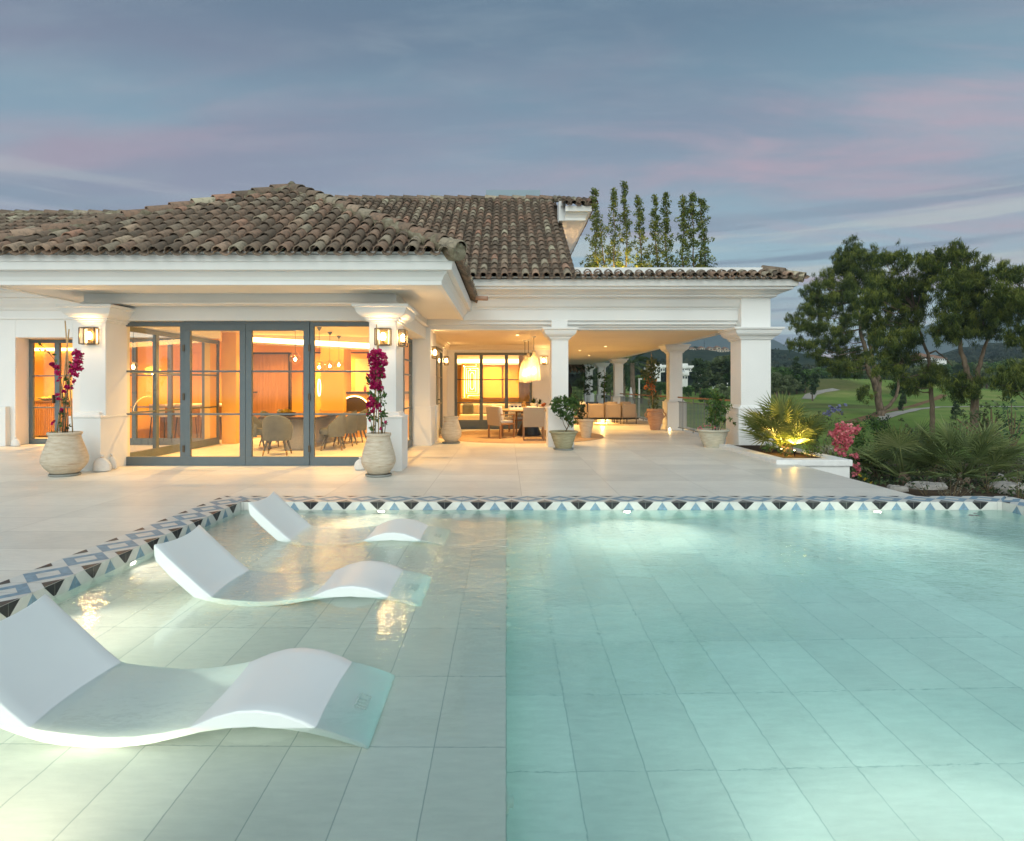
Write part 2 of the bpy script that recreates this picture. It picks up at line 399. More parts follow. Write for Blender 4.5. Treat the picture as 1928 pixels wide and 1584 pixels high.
    def prism(s, poly, z0, z1, M4=None):
        n = len(poly); vs = [Vector((*p, z0)) for p in poly] + [Vector((*p, z1)) for p in poly]
        if M4 is not None: vs = [M4 @ p for p in vs]
        return s.add(vs, [tuple(range(n))[::-1], tuple(range(n, 2 * n))] + [(i, (i + 1) % n, n + (i + 1) % n, n + i) for i in range(n)])
    def build(s, name, mats, parent=None, bevel=0.0, smooth=False, sub=0):
        me = bpy.data.meshes.new(name)
        off = offs(parent) if parent is not None else Vector((0, 0, 0))
        vs = [(x - off.x, y - off.y, z - off.z) for x, y, z in s.v] if off.length else s.v
        me.from_pydata(vs, [], s.f)
        if not isinstance(mats, (list, tuple)): mats = [mats]
        for m_ in mats: me.materials.append(m_)
        me.polygons.foreach_set('material_index', s.mi)
        at = me.attributes.new('v', 'FLOAT', 'FACE'); at.data.foreach_set('value', s.a)
        me.polygons.foreach_set('use_smooth', [True] * len(s.f) if smooth else s.sm)
        me.update()
        o = bpy.data.objects.new(name, me); C.objects.link(o)
        if parent is not None: o.parent = parent
        if bevel:
            b = o.modifiers.new('bevel', 'BEVEL'); b.width = bevel; b.segments = 2; b.limit_method = 'ANGLE'; b.angle_limit = R(40)
        if sub:
            b = o.modifiers.new('sub', 'SUBSURF'); b.levels = sub; b.render_levels = sub
        return o
def leafmesh(name, pts, size, mat, parent=None, v=None, aspect=.45, dirs=None, sizes=None, offv=None):
    pts = np.asarray(pts, float); n = len(pts)
    if n == 0: return None
    a = rng.normal(size=(n, 3)) if dirs is None else np.asarray(dirs, float) + rng.normal(size=(n, 3)) * .35
    a /= np.linalg.norm(a, axis=1)[:, None] + 1e-9
    b = rng.normal(size=(n, 3)); b -= a * (a * b).sum(1)[:, None]; b /= np.linalg.norm(b, axis=1)[:, None] + 1e-9
    s = size * rng.uniform(.6, 1.3, n) if sizes is None else sizes
    s = s[:, None]
    c = np.cross(a, b) * s * .12
    V = np.empty((n, 4, 3)); V[:, 0] = pts - a * s; V[:, 1] = pts + b * s * aspect + c; V[:, 2] = pts + a * s; V[:, 3] = pts - b * s * aspect + c
    V = V.reshape(-1, 3)
    if parent is not None:
        of = offs(parent); V = V - np.array([of.x, of.y, of.z])
    me = bpy.data.meshes.new(name)
    me.vertices.add(4 * n); me.vertices.foreach_set('co', V.ravel())
    me.loops.add(4 * n); me.loops.foreach_set('vertex_index', np.arange(4 * n, dtype=np.int32))
    me.polygons.add(n); me.polygons.foreach_set('loop_start', np.arange(0, 4 * n, 4, dtype=np.int32))
    me.polygons.foreach_set('loop_total', np.full(n, 4, dtype=np.int32))
    me.update(calc_edges=True)
    at = me.attributes.new('v', 'FLOAT', 'FACE'); vv = rng.uniform(0, 1, n) if v is None else np.clip(v, 0, 1)
    at.data.foreach_set('value', np.asarray(vv, np.float32))
    me.materials.append(mat); me.validate()
    o = bpy.data.objects.new(name, me); C.objects.link(o)
    if parent is not None: o.parent = parent
    return o
def clump_pts(clumps, per, flat=.75, power=.45):
    """clumps: (x,y,z,r); points near each clump's shell; v value per clump"""
    P_ = []; V_ = []
    for (x, y, z, r) in clumps:
        n = max(4, int(per * (r ** 2 if r < 1 else r ** 1.7)))
        d = rng.normal(size=(n, 3)); d /= np.linalg.norm(d, axis=1)[:, None]
        rr = r * rng.uniform(0, 1, n) ** power
        q = d * rr[:, None]; q[:, 2] *= flat
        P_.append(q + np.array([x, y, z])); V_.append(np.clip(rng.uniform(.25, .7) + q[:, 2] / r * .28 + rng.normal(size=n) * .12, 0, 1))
    return np.concatenate(P_), np.concatenate(V_)
def copy_tree(o, parent=None, loc=None, rz=None, scale=None, label=None, group=None, cat=None):
    c = o.copy(); C.objects.link(c)
    if parent is not None: c.parent = parent
    if loc is not None: c.location = loc
    if rz is not None: c.rotation_euler = (0, 0, rz)
    if scale is not None: c.scale = (scale, scale, scale) if not isinstance(scale, tuple) else scale
    if label: c['label'] = label
    if group: c['group'] = group
    if cat: c['category'] = cat
    for ch in list(o.children): copy_tree(ch, c)
    return c
def light(name, kind, loc, energy, col=WARM, radius=.03, parent=None, rot=None, **kw):
    l = bpy.data.lights.new(name, kind); l.energy = energy; l.color = col
    if kind in ('POINT', 'SPOT'): l.shadow_soft_size = radius
    for k, v in kw.items(): setattr(l, k, v)
    o = bpy.data.objects.new(name, l); C.objects.link(o)
    if parent is not None:
        o.parent = parent; loc = Vector(loc) - offs(parent)
    o.location = loc
    if rot is not None: o.rotation_euler = rot
    return o
# ================================================================ terrain
def sst(x, a, b):
    t_ = np.clip((x - a) / (b - a), 0, 1); return t_ * t_ * (3 - 2 * t_)
def H(x, y):
    x = np.asarray(x, float); y = np.asarray(y, float)
    base = np.interp(y, [-400, 8, 11, 20, 28, 45, 60, 80, 100, 150, 220, 300, 420, 700, 1200, 3000],
                     [-1.5, -.42, -.5, -1.35, -1.75, -2.3, -2.05, -1.5, -.9, .1, 2.2, 5, 9, 16, 24, 30])
    base = base + .9 * np.exp(-((x - 36) ** 2 / 120 + (y - 66) ** 2 / 90)) + 3.6 * np.exp(-((x - 66) ** 2 / 700 + (y - 118) ** 2 / 260))
    base = base - .8 * np.exp(-((x - 30) ** 2 / 200 + (y - 48) ** 2 / 60)) + .10 * np.sin(x * .21 + y * .13) * sst(y, 30, 60)
    under = -1.6
    inside = 1 - sst(x, 5.6, 6.9) * 1.0
    inside = inside * (1 - sst(y, 46, 52))
    near = 1 - sst(y, 6.9, 7.9)
    k = np.maximum(inside, near)
    return base * (1 - k) + under * k
def hit(px, py, dz=0.0):
    """world point where the photo ray meets the terrain"""
    for Yk in np.arange(8, 900, .25):
        p = P(px, py, Yk)
        if p.z <= float(H(p.x, p.y)) + dz: return Vector((p.x, p.y, float(H(p.x, p.y)) + dz))
    return P(px, py, 900)
def gz(x, y): return float(H(x, y))
ys = np.concatenate([np.arange(-60, 5, 5), np.arange(5, 60, .8), np.arange(60, 260, 4), np.arange(260, 1000, 30), np.arange(1000, 1701, 100)])
xs = np.concatenate([np.arange(-1400, -80, 120), np.arange(-80, 4, 6), np.arange(4, 60, 1.0), np.arange(60, 260, 5), np.arange(260, 2101, 90)])
XX, YY = np.meshgrid(xs, ys); ZZ = H(XX, YY)
nx = len(xs); ny = len(ys)
gm = MB(); gm.v = list(zip(XX.ravel(), YY.ravel(), ZZ.ravel())); gm.cs = True
for j in range(ny - 1):
    for i in range(nx - 1): gm.face((j * nx + i, j * nx + i + 1, (j + 1) * nx + i + 1, (j + 1) * nx + i))
m, t = newmat('ground_cover'); v = wpos(t)
yy = t.n('ShaderNodeSeparateXYZ', {0: v}).outputs[1]
lawn = t.ramp(tnoise(t, v, .12, 6, .6), [(.3, (.095, .17, .034)), (.5, (.175, .26, .055)), (.7, (.30, .31, .10))])
rough = t.ramp(tnoise(t, v, .5, 6, .7), [(.3, (.055, .075, .022)), (.7, (.15, .12, .05))])
lm = t.smooth(tnoise(t, v, .028, 4, .5), .54, .62)
lawn = t.mix(t.m('MULTIPLY', lm, .75), lawn, rough)
soil = t.ramp(tnoise(t, v, 3.0, 6, .7), [(.3, (.035, .022, .014)), (.6, (.09, .065, .04)), (.8, (.22, .19, .15))])
gc = t.mix(t.smooth(t.m('ADD', yy, t.m('MULTIPLY', tnoise(t, v, .4, 3), 6.0)), 27, 31), soil, lawn)
finish(m, t, pbsdf(t, gc, .95, 0, .1, bumpn(t, tnoise(t, v, 9, 5, .7), .6, .04)))
prop(gm.build('ground', MATS['ground_cover']), kind='structure')

# cart paths and sand strip on the course
PATHM = M('pale_path_concrete', (.40, .37, .32), .9, 0, .1, .12, 1.5, .2)
EARTH = M('dry_earth_verge', (.22, .13, .07), .95, 0, .1, .3, 1, .3)
def ribbon(name, pts, wd, mat, dz=.05):
    pw = [hit(*p) for p in pts]; q = []
    for i in range(len(pw) - 1):
        for k in range(6):
            a = pw[i].lerp(pw[i + 1], k / 6); q.append(a)
    q.append(pw[-1]); b = MB(); vs = []
    for i, p in enumerate(q):
        d = q[min(i + 1, len(q) - 1)] - q[max(i - 1, 0)]; nrm = Vector((-d.y, d.x, 0)).normalized()
        for s_ in (-1, 0, 1):
            r_ = p + nrm * wd / 2 * s_; vs.append((r_.x, r_.y, gz(r_.x, r_.y) + dz))
    b.add(vs, [(i * 3 + k, i * 3 + k + 1, i * 3 + k + 4, i * 3 + k + 3) for i in range(len(q) - 1) for k in (0, 1)])
    return prop(b.build(name, mat), kind='structure')
ribbon('path', [(1655, 792), (1690, 779), (1725, 771), (1765, 767), (1820, 766.5), (1880, 766.5), (1960, 767)], 1.1, PATHM)
ribbon('path', [(1521, 752), (1527, 744), (1545, 738), (1575, 734)], 1.8, PATHM, .06)
ribbon('verge', [(1600, 797), (1650, 783), (1700, 768), (1735, 760), (1762, 752), (1778, 744)], 1.0, EARTH, .04)

# ================================================================ hills and far mountain
def hill(name, prof, Yd, depth, mat, base=-10, jit=1.5):
    """prof: photo silhouette points (px,py); a ridge with real depth, sloping to the front and the back"""
    b = MB(); b.cs = True
    pxs = np.linspace(prof[0][0], prof[-1][0], 120); pys = np.interp(pxs, [p[0] for p in prof], [p[1] for p in prof])
    rows = []
    for i, (a_, c_) in enumerate(zip(pxs, pys)):
        top = P(a_, c_, Yd); z = top.z + (math.sin(i * 1.7) + math.sin(i * .63 + 1)) * jit
        rows.append([(top.x, Yd - depth, base), (top.x, Yd - depth * .6, base + (z - base) * .45 + math.sin(i * .9) * jit), (top.x, Yd - depth * .25, base + (z - base) * .82 + math.cos(i * 1.3) * jit), (top.x, Yd, z), (top.x, Yd + depth * .5, base + (z - base) * .5), (top.x, Yd + depth, base)])
    b.add([q for r in rows for q in r], [(i * 6 + k, (i + 1) * 6 + k, (i + 1) * 6 + k + 1, i * 6 + k + 1) for i in range(len(rows) - 1) for k in range(5)])
    return prop(b.build(name, mat), kind='structure')
m, t = newmat('wooded_slope'); v = wpos(t)
c = t.ramp(tnoise(t, v, .05, 8, .75), [(.3, (.012, .024, .016)), (.5, (.028, .046, .028)), (.65, (.055, .07, .038)), (.8, (.11, .10, .07))])
finish(m, t, pbsdf(t, c, .95, 0, .05, bumpn(t, tnoise(t, v, .12, 6, .7), 1.0, 3)))
m, t = newmat('bare_mountain'); v = wpos(t)
c = t.ramp(tnoise(t, v, .004, 7, .6), [(.3, (.05, .075, .08)), (.7, (.10, .12, .12))])
finish(m, t, pbsdf(t, c, .95, 0, .05))
hill('mountain', [(600, 690), (1000, 660), (1180, 640), (1290, 622), (1345, 615), (1400, 622), (1460, 641), (1500, 655), (1560, 690), (1700, 640), (1800, 585), (1880, 560), (1960, 570), (2200, 560), (2500, 600)], 1500, 260, MATS['bare_mountain'], 0, 3)
hill('wooded_hill', [(300, 660), (900, 655), (1100, 650), (1195, 642), (1240, 648), (1300, 658), (1375, 660), (1420, 656), (1465, 660), (1500, 672), (1530, 690), (1580, 694), (1650, 690), (1760, 672), (1850, 650), (1928, 640), (2300, 620)], 420, 150, MATS['wooded_slope'], 2, 1.2)
hill('wooded_hill', [(300, 700), (1000, 690), (1100, 690), (1250, 684), (1330, 690), (1450, 700), (1600, 704), (1800, 690), (1928, 668), (2300, 650)], 260, 70, MATS['wooded_slope'], 0, .8)

# ================================================================ terrace, pool
b = MB()
b.prism([(-30, -8), (9, -8), (9, 1.11), (-3.58, 1.11), (-3.58, 7.748), (5.245, 7.748), (5.245, 11.2), (6.30, 11.2), (6.30, 47), (-30, 47)], -1.5, 0.0)
prop(b.build('terrace', DECK), kind='structure')
b = MB()   # pool shell: shelf, riser, deep floor, walls up to under the coping
b.box(-3.19, 0, 1.5, 7.345, -1.5, -.285)
prop(b.build('pool_shelf', POOLT), kind='structure')
b = MB(); b.box(0, 5.97, 1.5, 7.345, -1.5, -.585)
prop(b.build('pool_floor', POOLD), kind='structure')
WALLP = M('pool_wall_tile', (.74, .75, .70), .5, 0, .4, .06, 5, .05)
b = MB()
b.box(-3.57, -3.19, 1.5, 7.345, -1.5, -.105); b.box(-3.57, 6.36, 7.345, 7.74, -1.5, -.105); b.box(5.97, 6.36, 1.5, 7.345, -1.5, -.105)
b.box(-3.57, 6.36, 1.12, 1.5, -1.5, -.105)
prop(b.build('pool_wall', WALLP), kind='structure')
b = MB(); b.box(-3.195, 5.975, 1.495, 7.35, -1.0, -.085)
prop(b.build('water', WATER), kind='structure')
# coping: white stone border with inlaid blue frames and black triangles, on top and on the water face
CW = M('white_coping_stone', (.66, .66, .61), .45, 0, .4, .08, 9, .1, 90, .002)
CB = M('blue_coping_stone', (.20, .32, .41), .45, 0, .4, .22, 26, .12, 120, .002)
CK = M('black_coping_stone', (.012, .012, .014), .4, 0, .45, .5, 40, .12, 120, .002)
CG = M('coping_joint', (.25, .26, .24), .9, 0, .1, .1, 9, 0)
b = MB()
wv = .39
def coping_run(p0, du, dv, L, first, z=0.012, lo=-.105, mitre=(0, 0)):
    """p0 = outer corner start, du along, dv towards the water"""
    du = Vector(du); dv = Vector(dv); p0 = Vector(p0); n = int(L / .403) + 2
    b.cm = 0
    pts = [p0 + du * mitre[0] * 0, p0 + du * L, p0 + du * (L - mitre[1]) + dv * wv, p0 + du * mitre[0] + dv * wv]
    b.prism([(q.x, q.y) for q in pts], lo, z)
    def T(u, v_, zz): 
        q = p0 + du * u + dv * v_; return (q.x, q.y, zz)
    def top(poly, mat, h):
        b.cm = mat
        ps = []
        for u, v_ in poly:
            lo_u = mitre[0] * v_ / wv; hi_u = L - mitre[1] * v_ / wv
            ps.append(T(min(max(u, lo_u), hi_u), v_, z + h))
        u0 = [q for q in poly]
        if max(u for u, _ in poly) <= 0 or min(u for u, _ in poly) >= L: return
        b.add(ps, [tuple(range(len(ps)))])
    def face(poly, mat, h):   # poly (u, z)
        b.cm = mat
        if max(u for u, _ in poly) > L - mitre[1] or min(u for u, _ in poly) < mitre[0]: return
        b.add([T(u, wv + h, zz) for u, zz in poly], [tuple(range(len(poly)))])
    p = .403
    for i in range(n):
        c_ = first + i * p         # centre of a diamond
        e = p * .494; h2 = wv * .5
        O = [(c_, wv * .985), (c_ - e, h2), (c_, wv * .015), (c_ + e, h2)]
        I = [(c_ + (u - c_) * .50, h2 + (q - h2) * .50) for u, q in O]
        for k in range(4):
            top([O[k], O[(k + 1) % 4], I[(k + 1) % 4], I[k]], 1, .0012)
        k0 = c_ - p / 2
        top([(k0 - .095, wv - .001), (k0, wv * .76), (k0 + .095, wv - .001)], 2, .0012)
        top([(k0 - .085, .001), (k0 + .085, .001), (k0, wv * .20)], 2, .0012)
        b.cm = 3
        for q in (k0, c_):
            top([(q - .0013, .0), (q + .0013, .0), (q + .0013, wv), (q - .0013, wv)], 3, .0019)
            face([(q - .0015, lo), (q + .0015, lo), (q + .0015, z), (q - .0015, z)], 3, .0021)
        face([(k0 - .098, z - .002), (k0 - .012, lo + .028), (k0 + .012, lo + .028), (k0 + .098, z - .002)], 2, .0013)
        face([(c_, z - .006), (c_ - .078, lo), (c_ + .078, lo)], 1, .0013)
# long far run, left run, right run, (near run behind the camera is out of sight and left plain)
coping_run((-3.58, 7.742), (1, 0), (0, -1), 9.94, .22 - .0, mitre=(wv, wv))
coping_run((-3.58, 1.11), (0, 1), (1, 0), 6.632, .05 - 5.51 % .403 + .403, mitre=(wv, wv))
coping_run((6.36, 7.742), (0, -1), (-1, 0), 6.632, .20, mitre=(wv, wv))
coping_run((6.36, 1.11), (-1, 0), (0, 1), 9.94, .20, mitre=(wv, wv))
prop(b.build('pool_coping', [CW, CB, CK, CG]), kind='structure')

# ================================================================ the villa
V = thing('villa', (-2.0, 14.3, 0), 'white Mediterranean villa with curved clay tile roofs, cornices and lit glazed rooms', 'villa', world=True)
# ---- walls
b = MB()
b.box(-22, -11.62, 14.46, 14.95, 0, 3.42)            # left wing
b.box(-22, -11.74, 14.32, 14.46, 0, .93)
b.box(-11.62, -10.27, 14.46, 14.95, 2.56, 3.42)
b.box(-10.27, -9.75, 14.46, 14.95, 0, 3.42); b.box(-9.75, -7.06, 14.46, 14.95, 2.56, 3.42)
b.box(-2.23, -1.80, 14.46, 15.68, 0, 2.95)           # pilaster by the pavilion
b.box(-2.20, -1.77, 14.44, 15.2, 0, .93)
b.box(-2.20, -1.735, 15.32, 15.70, 0, .93)
b.box(-2.23, -1.93, 15.68, 18.45, 2.52, 2.95)        # above the side door
b.box(-2.23, -1.93, 18.45, 20.0, 0, 2.95)
b.box(-2.23, -1.70, 20.0, 20.4, 0, 3.2)              # back wall of the terrace
b.box(-1.70, .86, 20.0, 20.4, 2.52, 3.2)
b.box(.86, 2.0, 20.0, 20.4, 0, 3.2)
b.box(1.7, 2.0, 20.4, 37.0, 0, 2.75)
b.build('wall', PLASTER, V, bevel=.008)
# ---- dining room shell (two lit storeys of warm wall)
b = MB()
b.box(-9.5, -2.23, 18.2, 18.4, 0, 2.75); b.box(-9.7, -9.5, 15.0, 18.4, 0, 2.75); b.box(-7.16, -7.03, 14.5, 14.92, 0, 2.75)
b.box(-6.95, -6.60, 14.92, 15.3, 0, 2.75)
b.box(-2.6, -2.24, 15.7, 18.2, 0, 2.72) if False else None
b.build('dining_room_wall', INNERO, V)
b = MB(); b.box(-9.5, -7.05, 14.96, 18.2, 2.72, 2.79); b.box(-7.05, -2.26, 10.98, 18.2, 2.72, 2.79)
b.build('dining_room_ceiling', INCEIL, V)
b = MB(); b.box(-16, -9.9, 17.6, 17.8, 0, 2.8); b.box(-16.2, -16, 14.95, 17.8, 0, 2.8); b.box(-9.9, -9.72, 14.95, 17.8, 0, 2.8)
b.build('west_room_wall', INNERO, V)
b = MB(); b.box(-16, -9.9, 14.95, 17.6, 2.72, 2.8); b.build('west_room_ceiling', INCEIL, V)
b = MB(); b.box(-2.2, 1.7, 25.0, 25.2, 0, 2.75); b.box(-2.4, -2.2, 20.4, 25.2, 0, 2.75)
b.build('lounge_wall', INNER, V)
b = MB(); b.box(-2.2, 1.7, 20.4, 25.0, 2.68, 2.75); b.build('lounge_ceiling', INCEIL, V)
# ---- pavilion beams and soffit
b = MB()
b.box(-7.17, -1.86, 10.36, 10.92, 2.80, 2.985)
b.box(-6.74, -2.29, 10.70, 10.92, 2.555, 2.80)
b.box(-2.32, -1.86, 10.92, 14.46, 2.80, 2.985); b.box(-2.30, -1.90, 10.6, 14.46, 2.53, 2.80)
b.box(-7.17, -6.74, 10.92, 14.46, 2.80, 2.985); b.box(-7.13, -6.76, 10.6, 14.46, 2.53, 2.80)
b.sweep([(-.02, 2.795), (.035, 2.80), (.045, 2.825), (-.02, 2.84)], [(-7.17, 14.4), (-7.17, 10.36), (-1.86, 10.36), (-1.86, 14.4)])
b.box(-2.31, -1.93, 10.36, 10.60, 2.76, 2.80); b.box(-7.1, -6.8, 10.36, 10.60, 2.76, 2.80)
b.build('pavilion_beam', PLASTER, V, bevel=.006)
b = MB(); b.box(-7.93, -1.07, 9.44, 14.44, 2.975, 3.25); b.build('pavilion_soffit', CEIL, V)
b = MB()
b.sweep([(-.085, 2.980), (-.085, 2.957), (0, 2.957), (0, 3.012), (.012, 3.03), (.03, 3.075), (.07, 3.12), (.085, 3.13), (.085, 3.152), (.165, 3.158), (.172, 3.175), (.19, 3.285), (.19, 3.335), (-.1, 3.335)],
        [(-8.01, 14.4), (-8.01, 9.36), (-.99, 9.36), (-.99, 14.35)])
b.build('pavilion_cornice', PLASTER, V, bevel=.003)
# ---- terrace entablature
b = MB()
b.box(-2.23, 5.47, 14.30, 14.86, 2.945, 3.60)
b.box(-1.86, 5.50, 14.36, 14.85, 2.86, 2.945); b.box(-1.86, 5.52, 14.44, 14.84, 2.805, 2.86); b.box(-1.86, 5.54, 14.50, 14.83, 2.752, 2.805)
b.sweep([(-.02, 3.195), (.025, 3.20), (.025, 3.228), (.05, 3.24), (.085, 3.27), (.13, 3.34), (.165, 3.41), (.19, 3.445), (.20, 3.47), (-.02, 3.47)], [(-1.3, 14.30), (5.47, 14.30)])
b.sweep([(-.3, 3.44), (0, 3.44), (.075, 3.455), (.095, 3.469), (.10, 3.50), (.174, 3.53), (.20, 3.555), (.33, 3.585), (.352, 3.60), (.352, 3.64), (.42, 3.655), (.433, 3.735), (.433, 3.80), (-.3, 3.80)],
        [(-1.6, 14.08), (6.11, 14.08), (6.11, 46)])
b.box(5.60, 6.10, 14.84, 46, 2.95, 3.44); b.box(5.30, 5.56, 14.84, 46, 2.752, 2.95)
b.build('terrace_entablature', PLASTER, V, bevel=.003)
b = MB()   # left wing entablature
b.sweep([(-.1, 2.98), (0, 2.98), (.02, 3.0), (.02, 3.03), (0, 3.04), (0, 3.20), (.03, 3.21), (.05, 3.26), (.13, 3.34), (.19, 3.42), (.20, 3.46), (.28, 3.48), (.33, 3.56), (.45, 3.60), (.47, 3.74), (-.1, 3.74)], [(-24, 14.448), (-7.0, 14.448)])
b.build('wing_cornice', PLASTER, V)
b = MB(); b.box(-1.90, 5.30, 14.83, 37.5, 2.752, 2.9)
b.sweep([(0, 2.60), (.03, 2.61), (.04, 2.66), (.10, 2.72), (.12, 2.755), (0, 2.755)], [(-1.93, 19.98), (-1.93, 15.0)][::-1] if False else [(-1.93, 15.0), (-1.93, 19.99)])
b.sweep([(0, 2.60), (.03, 2.61), (.04, 2.66), (.10, 2.72), (.12, 2.755), (0, 2.755)], [(-1.93, 20.0), (2.0, 20.0)])
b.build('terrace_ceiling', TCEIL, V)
# ---- flat roof parapet and the upper floor eave
b = MB(); b.box(1.56, 5.92, 14.02, 14.26, 3.6, 4.135); b.box(5.68, 5.92, 14.26, 46, 3.6, 4.135); b.box(1.4, 5.7, 14.26, 46, 3.55, 3.78)
b.build('parapet', PLASTER, V, bevel=.01)
b = MB(); b.box(.2, 1.42, 19.6, 24, 3.7, 6.2); b.add([(1.44, 14.3, 3.7), (1.44, 14.3, 4.05), (1.44, 19.4, 7.05), (1.44, 24, 6.9), (1.44, 24, 3.7)], [(0, 1, 2, 3, 4)]); b.build('upper_wall', PLASTER, V)
b = MB(); b.sweep([(-.06, 5.935), (-.06, 5.92), (0, 5.92), (0, 5.99), (.03, 6.05), (.07, 6.09), (.07, 6.11), (.15, 6.13), (.16, 6.27), (-.1, 6.27)], [(1.60, 16.62), (2.16, 16.62), (2.16, 26)])
b.box(1.45, 2.1, 16.68, 26, 5.932, 5.95)
b.box(1.45, 1.64, 16.80, 17.3, 5.955, 6.50)
b.build('upper_eave', PLASTER, V)
b = MB(); b.box(-.68, 1.15, 20.6, 22.4, 7.0, 8.03); b.build('roof_light_box', plaster('pale_render', (.30, .38, .43)), V)

# ---- pillars and columns: shaft with a capital and a pedestal
CAPP = [(-.01, 2.485), (.035, 2.487), (.035, 2.517), (.065, 2.523), (.065, 2.55), (.085, 2.555), (.125, 2.575), (.165, 2.615), (.188, 2.67), (.196, 2.705), (.232, 2.712), (.240, 2.757), (-.01, 2.757)]
def pillar(x0, x1, y0, y1, ped, ztop=2.757, name='pillar', cap=1.0, neck=None, pedname='pedestal'):
    s_ = MB(); s_.box(x0, x1, y0, y1, 0, ztop)
    if neck: s_.box(neck[0], neck[1], neck[2], neck[3], 2.757, neck[4])
    sh = s_.build(name, PLASTER, V, bevel=.01)
    c_ = MB(); c_.sweep([(o * cap if o > 0 else o, z) for o, z in CAPP], [(x0, y1), (x0, y0), (x1, y0), (x1, y1)], closed=True)
    c_.build('capital', PLASTER, sh, bevel=.004)
    p_ = MB(); q = ped
    p_.box(q[0], q[1], q[2], q[3], 0, .875)
    e = .004
    p_.sweep([(-.25, .875), (e, .875), (e + .008, .885), (e + .008, .905), (-.03, .915), (-.05, .93), (-.055, .955), (-.075, .975), (-.25, .98)], [(q[0], q[3]), (q[0], q[2]), (q[1], q[2]), (q[1], q[3])], closed=True)
    p_.build(pedname, PLASTER, sh, bevel=.008)
    return sh
pillar(-7.17, -6.735, 10.27, 10.94, (-7.26, -6.73, 10.13, 10.92))
pillar(-2.295, -1.842, 10.22, 10.93, (-2.30, -1.723, 10.08, 10.69))
pillar(1.052, 1.443, 14.17, 14.56, (.962, 1.565, 14.07, 14.68), name='column', cap=.93, neck=(1.056, 1.439, 14.285, 14.5, 2.955))
pillar(5.42, 6.11, 14.09, 14.76, (5.335, 6.17, 14.02, 14.84), name='column', cap=.95, neck=(5.425, 6.105, 14.095, 14.75, 3.45))
for yc in (19.98, 30.0, 35.2, 40.5):
    pillar(5.29, 5.71, yc - .21, yc + .21, (5.19, 5.80, yc - .32, yc + .30), name='column', cap=.9)
for o in [o_ for o_ in bpy.data.objects if o_.name.startswith('column')]: pass

# ---- glazing: frames, panes, hinges
def wframe(o, P0, du, W_, z0, z1, xs_, rail, bars, fw=.09, depth=.07, bot=.16, name='window', glassinset=.0, top=None):
    """a framed screen starting at plan point P0 along du; xs_ = mullion centres"""
    top = top or fw
    du = Vector(du); nv = Vector((-du.y, du.x)); P0 = Vector(P0)
    Mx = Matrix(((du.x, nv.x, 0, P0.x), (du.y, nv.y, 0, P0.y), (0, 0, 1, 0), (0, 0, 0, 1)))
    f = MB()
    f.box(0, W_, -depth / 2, depth / 2, z1 - top, z1, Mx); f.box(0, W_, -depth / 2, depth / 2, z0, z0 + bot, Mx)
    f.box(0, fw, -depth / 2 + .001, depth / 2 - .001, z0 + bot, z1 - top, Mx); f.box(W_ - fw, W_, -depth / 2 + .001, depth / 2 - .001, z0 + bot, z1 - top, Mx)
    for x, ww in xs_: f.box(x - ww / 2, x + ww / 2, -depth / 2 - .002, depth / 2 + .002, z0 + .004, z1 - .004, Mx)
    for zb in bars: f.box(fw, W_ - fw, -.018, .018, zb - .016, zb + .016, Mx)
    fo = f.build(name, FRAME, o, bevel=.004)
    g_ = MB(); g_.add([Mx @ Vector((x, .004, z)) for x, z in ((.02, z0 + .02), (W_ - .02, z0 + .02), (W_ - .02, z1 - .02), (.02, z1 - .02))], [(0, 1, 2, 3)])
    g_.build('pane', GLASS, fo)
    return fo, Mx
# front glazing of the pavilion: four leaves
zb1 = HC + (CY - 699.5) * 10.85 / F; zb2 = HC + (CY - 780) * 10.85 / F
for k, (xa, xb) in enumerate(((-6.815, -5.70), (-5.70, -4.61), (-4.61, -3.48), (-3.48, -2.31))):
    inner = k in (1, 2)
    fo, Mx = wframe(V, (xa + .002, 10.85 if not inner else 10.835), (1, 0), xb - xa - .004, .004, 2.545 if not inner else 2.51, [], 0, [zb1, zb2], fw=.075 if not inner else .105, bot=.15 if not inner else .155, name='glass_door', top=.08 if not inner else .12)
    if k in (1, 3):
        for zc in (2.08, 1.22, .30):
            hB = MB(); hB.box(xa - .018, xa + .018, 10.785, 10.80, zc - .06, zc + .06); hB.build('hinge', FRAMEB, fo)
b = MB(); b.box(-5.70, -3.48, 10.80, 10.90, 2.512, 2.55); b.build('door_head', FRAME, V)
# left side glazing of the pavilion, right side glazing, side door, lounge window, wing door
wframe(V, (-7.03, 10.96), (0, 1), 3.95, .004, 2.52, [(1.3, .10), (2.6, .10)], 0, [zb1, zb2], name='side_window')
wframe(V, (-2.25, 10.95), (0, 1), 3.49, .004, 2.50, [(1.16, .09), (2.32, .12)], 0, [zb1, zb2, 2.0], name='side_window')
fo, _ = wframe(V, (-1.95, 15.70), (0, 1), 2.74, .004, 2.505, [(1.37, .14)], 0, [zb1, zb2], fw=.10, name='side_door')
hB = MB(); hB.box(-1.90, -1.84, 17.0, 17.03, 1.02, 1.05); hB.box(-1.85, -1.83, 16.9, 17.03, 1.02, 1.05); hB.build('handle', BLACK, fo)
wframe(V, (-1.69, 20.1), (1, 0), 2.54, .004, 2.51, [(.87, .11), (1.70, .11), (.001, .02)], 0, [HC + (CY - 715) * 20.1 / F, HC + (CY - 758.5) * 20.1 / F], fw=.08, bot=.30, name='lounge_window')
wframe(V, (-9.74, 14.62), (1, 0), 2.56, .004, 2.55, [(.85, .1), (1.70, .1)], 0, [zb1, zb2], name='kitchen_window')
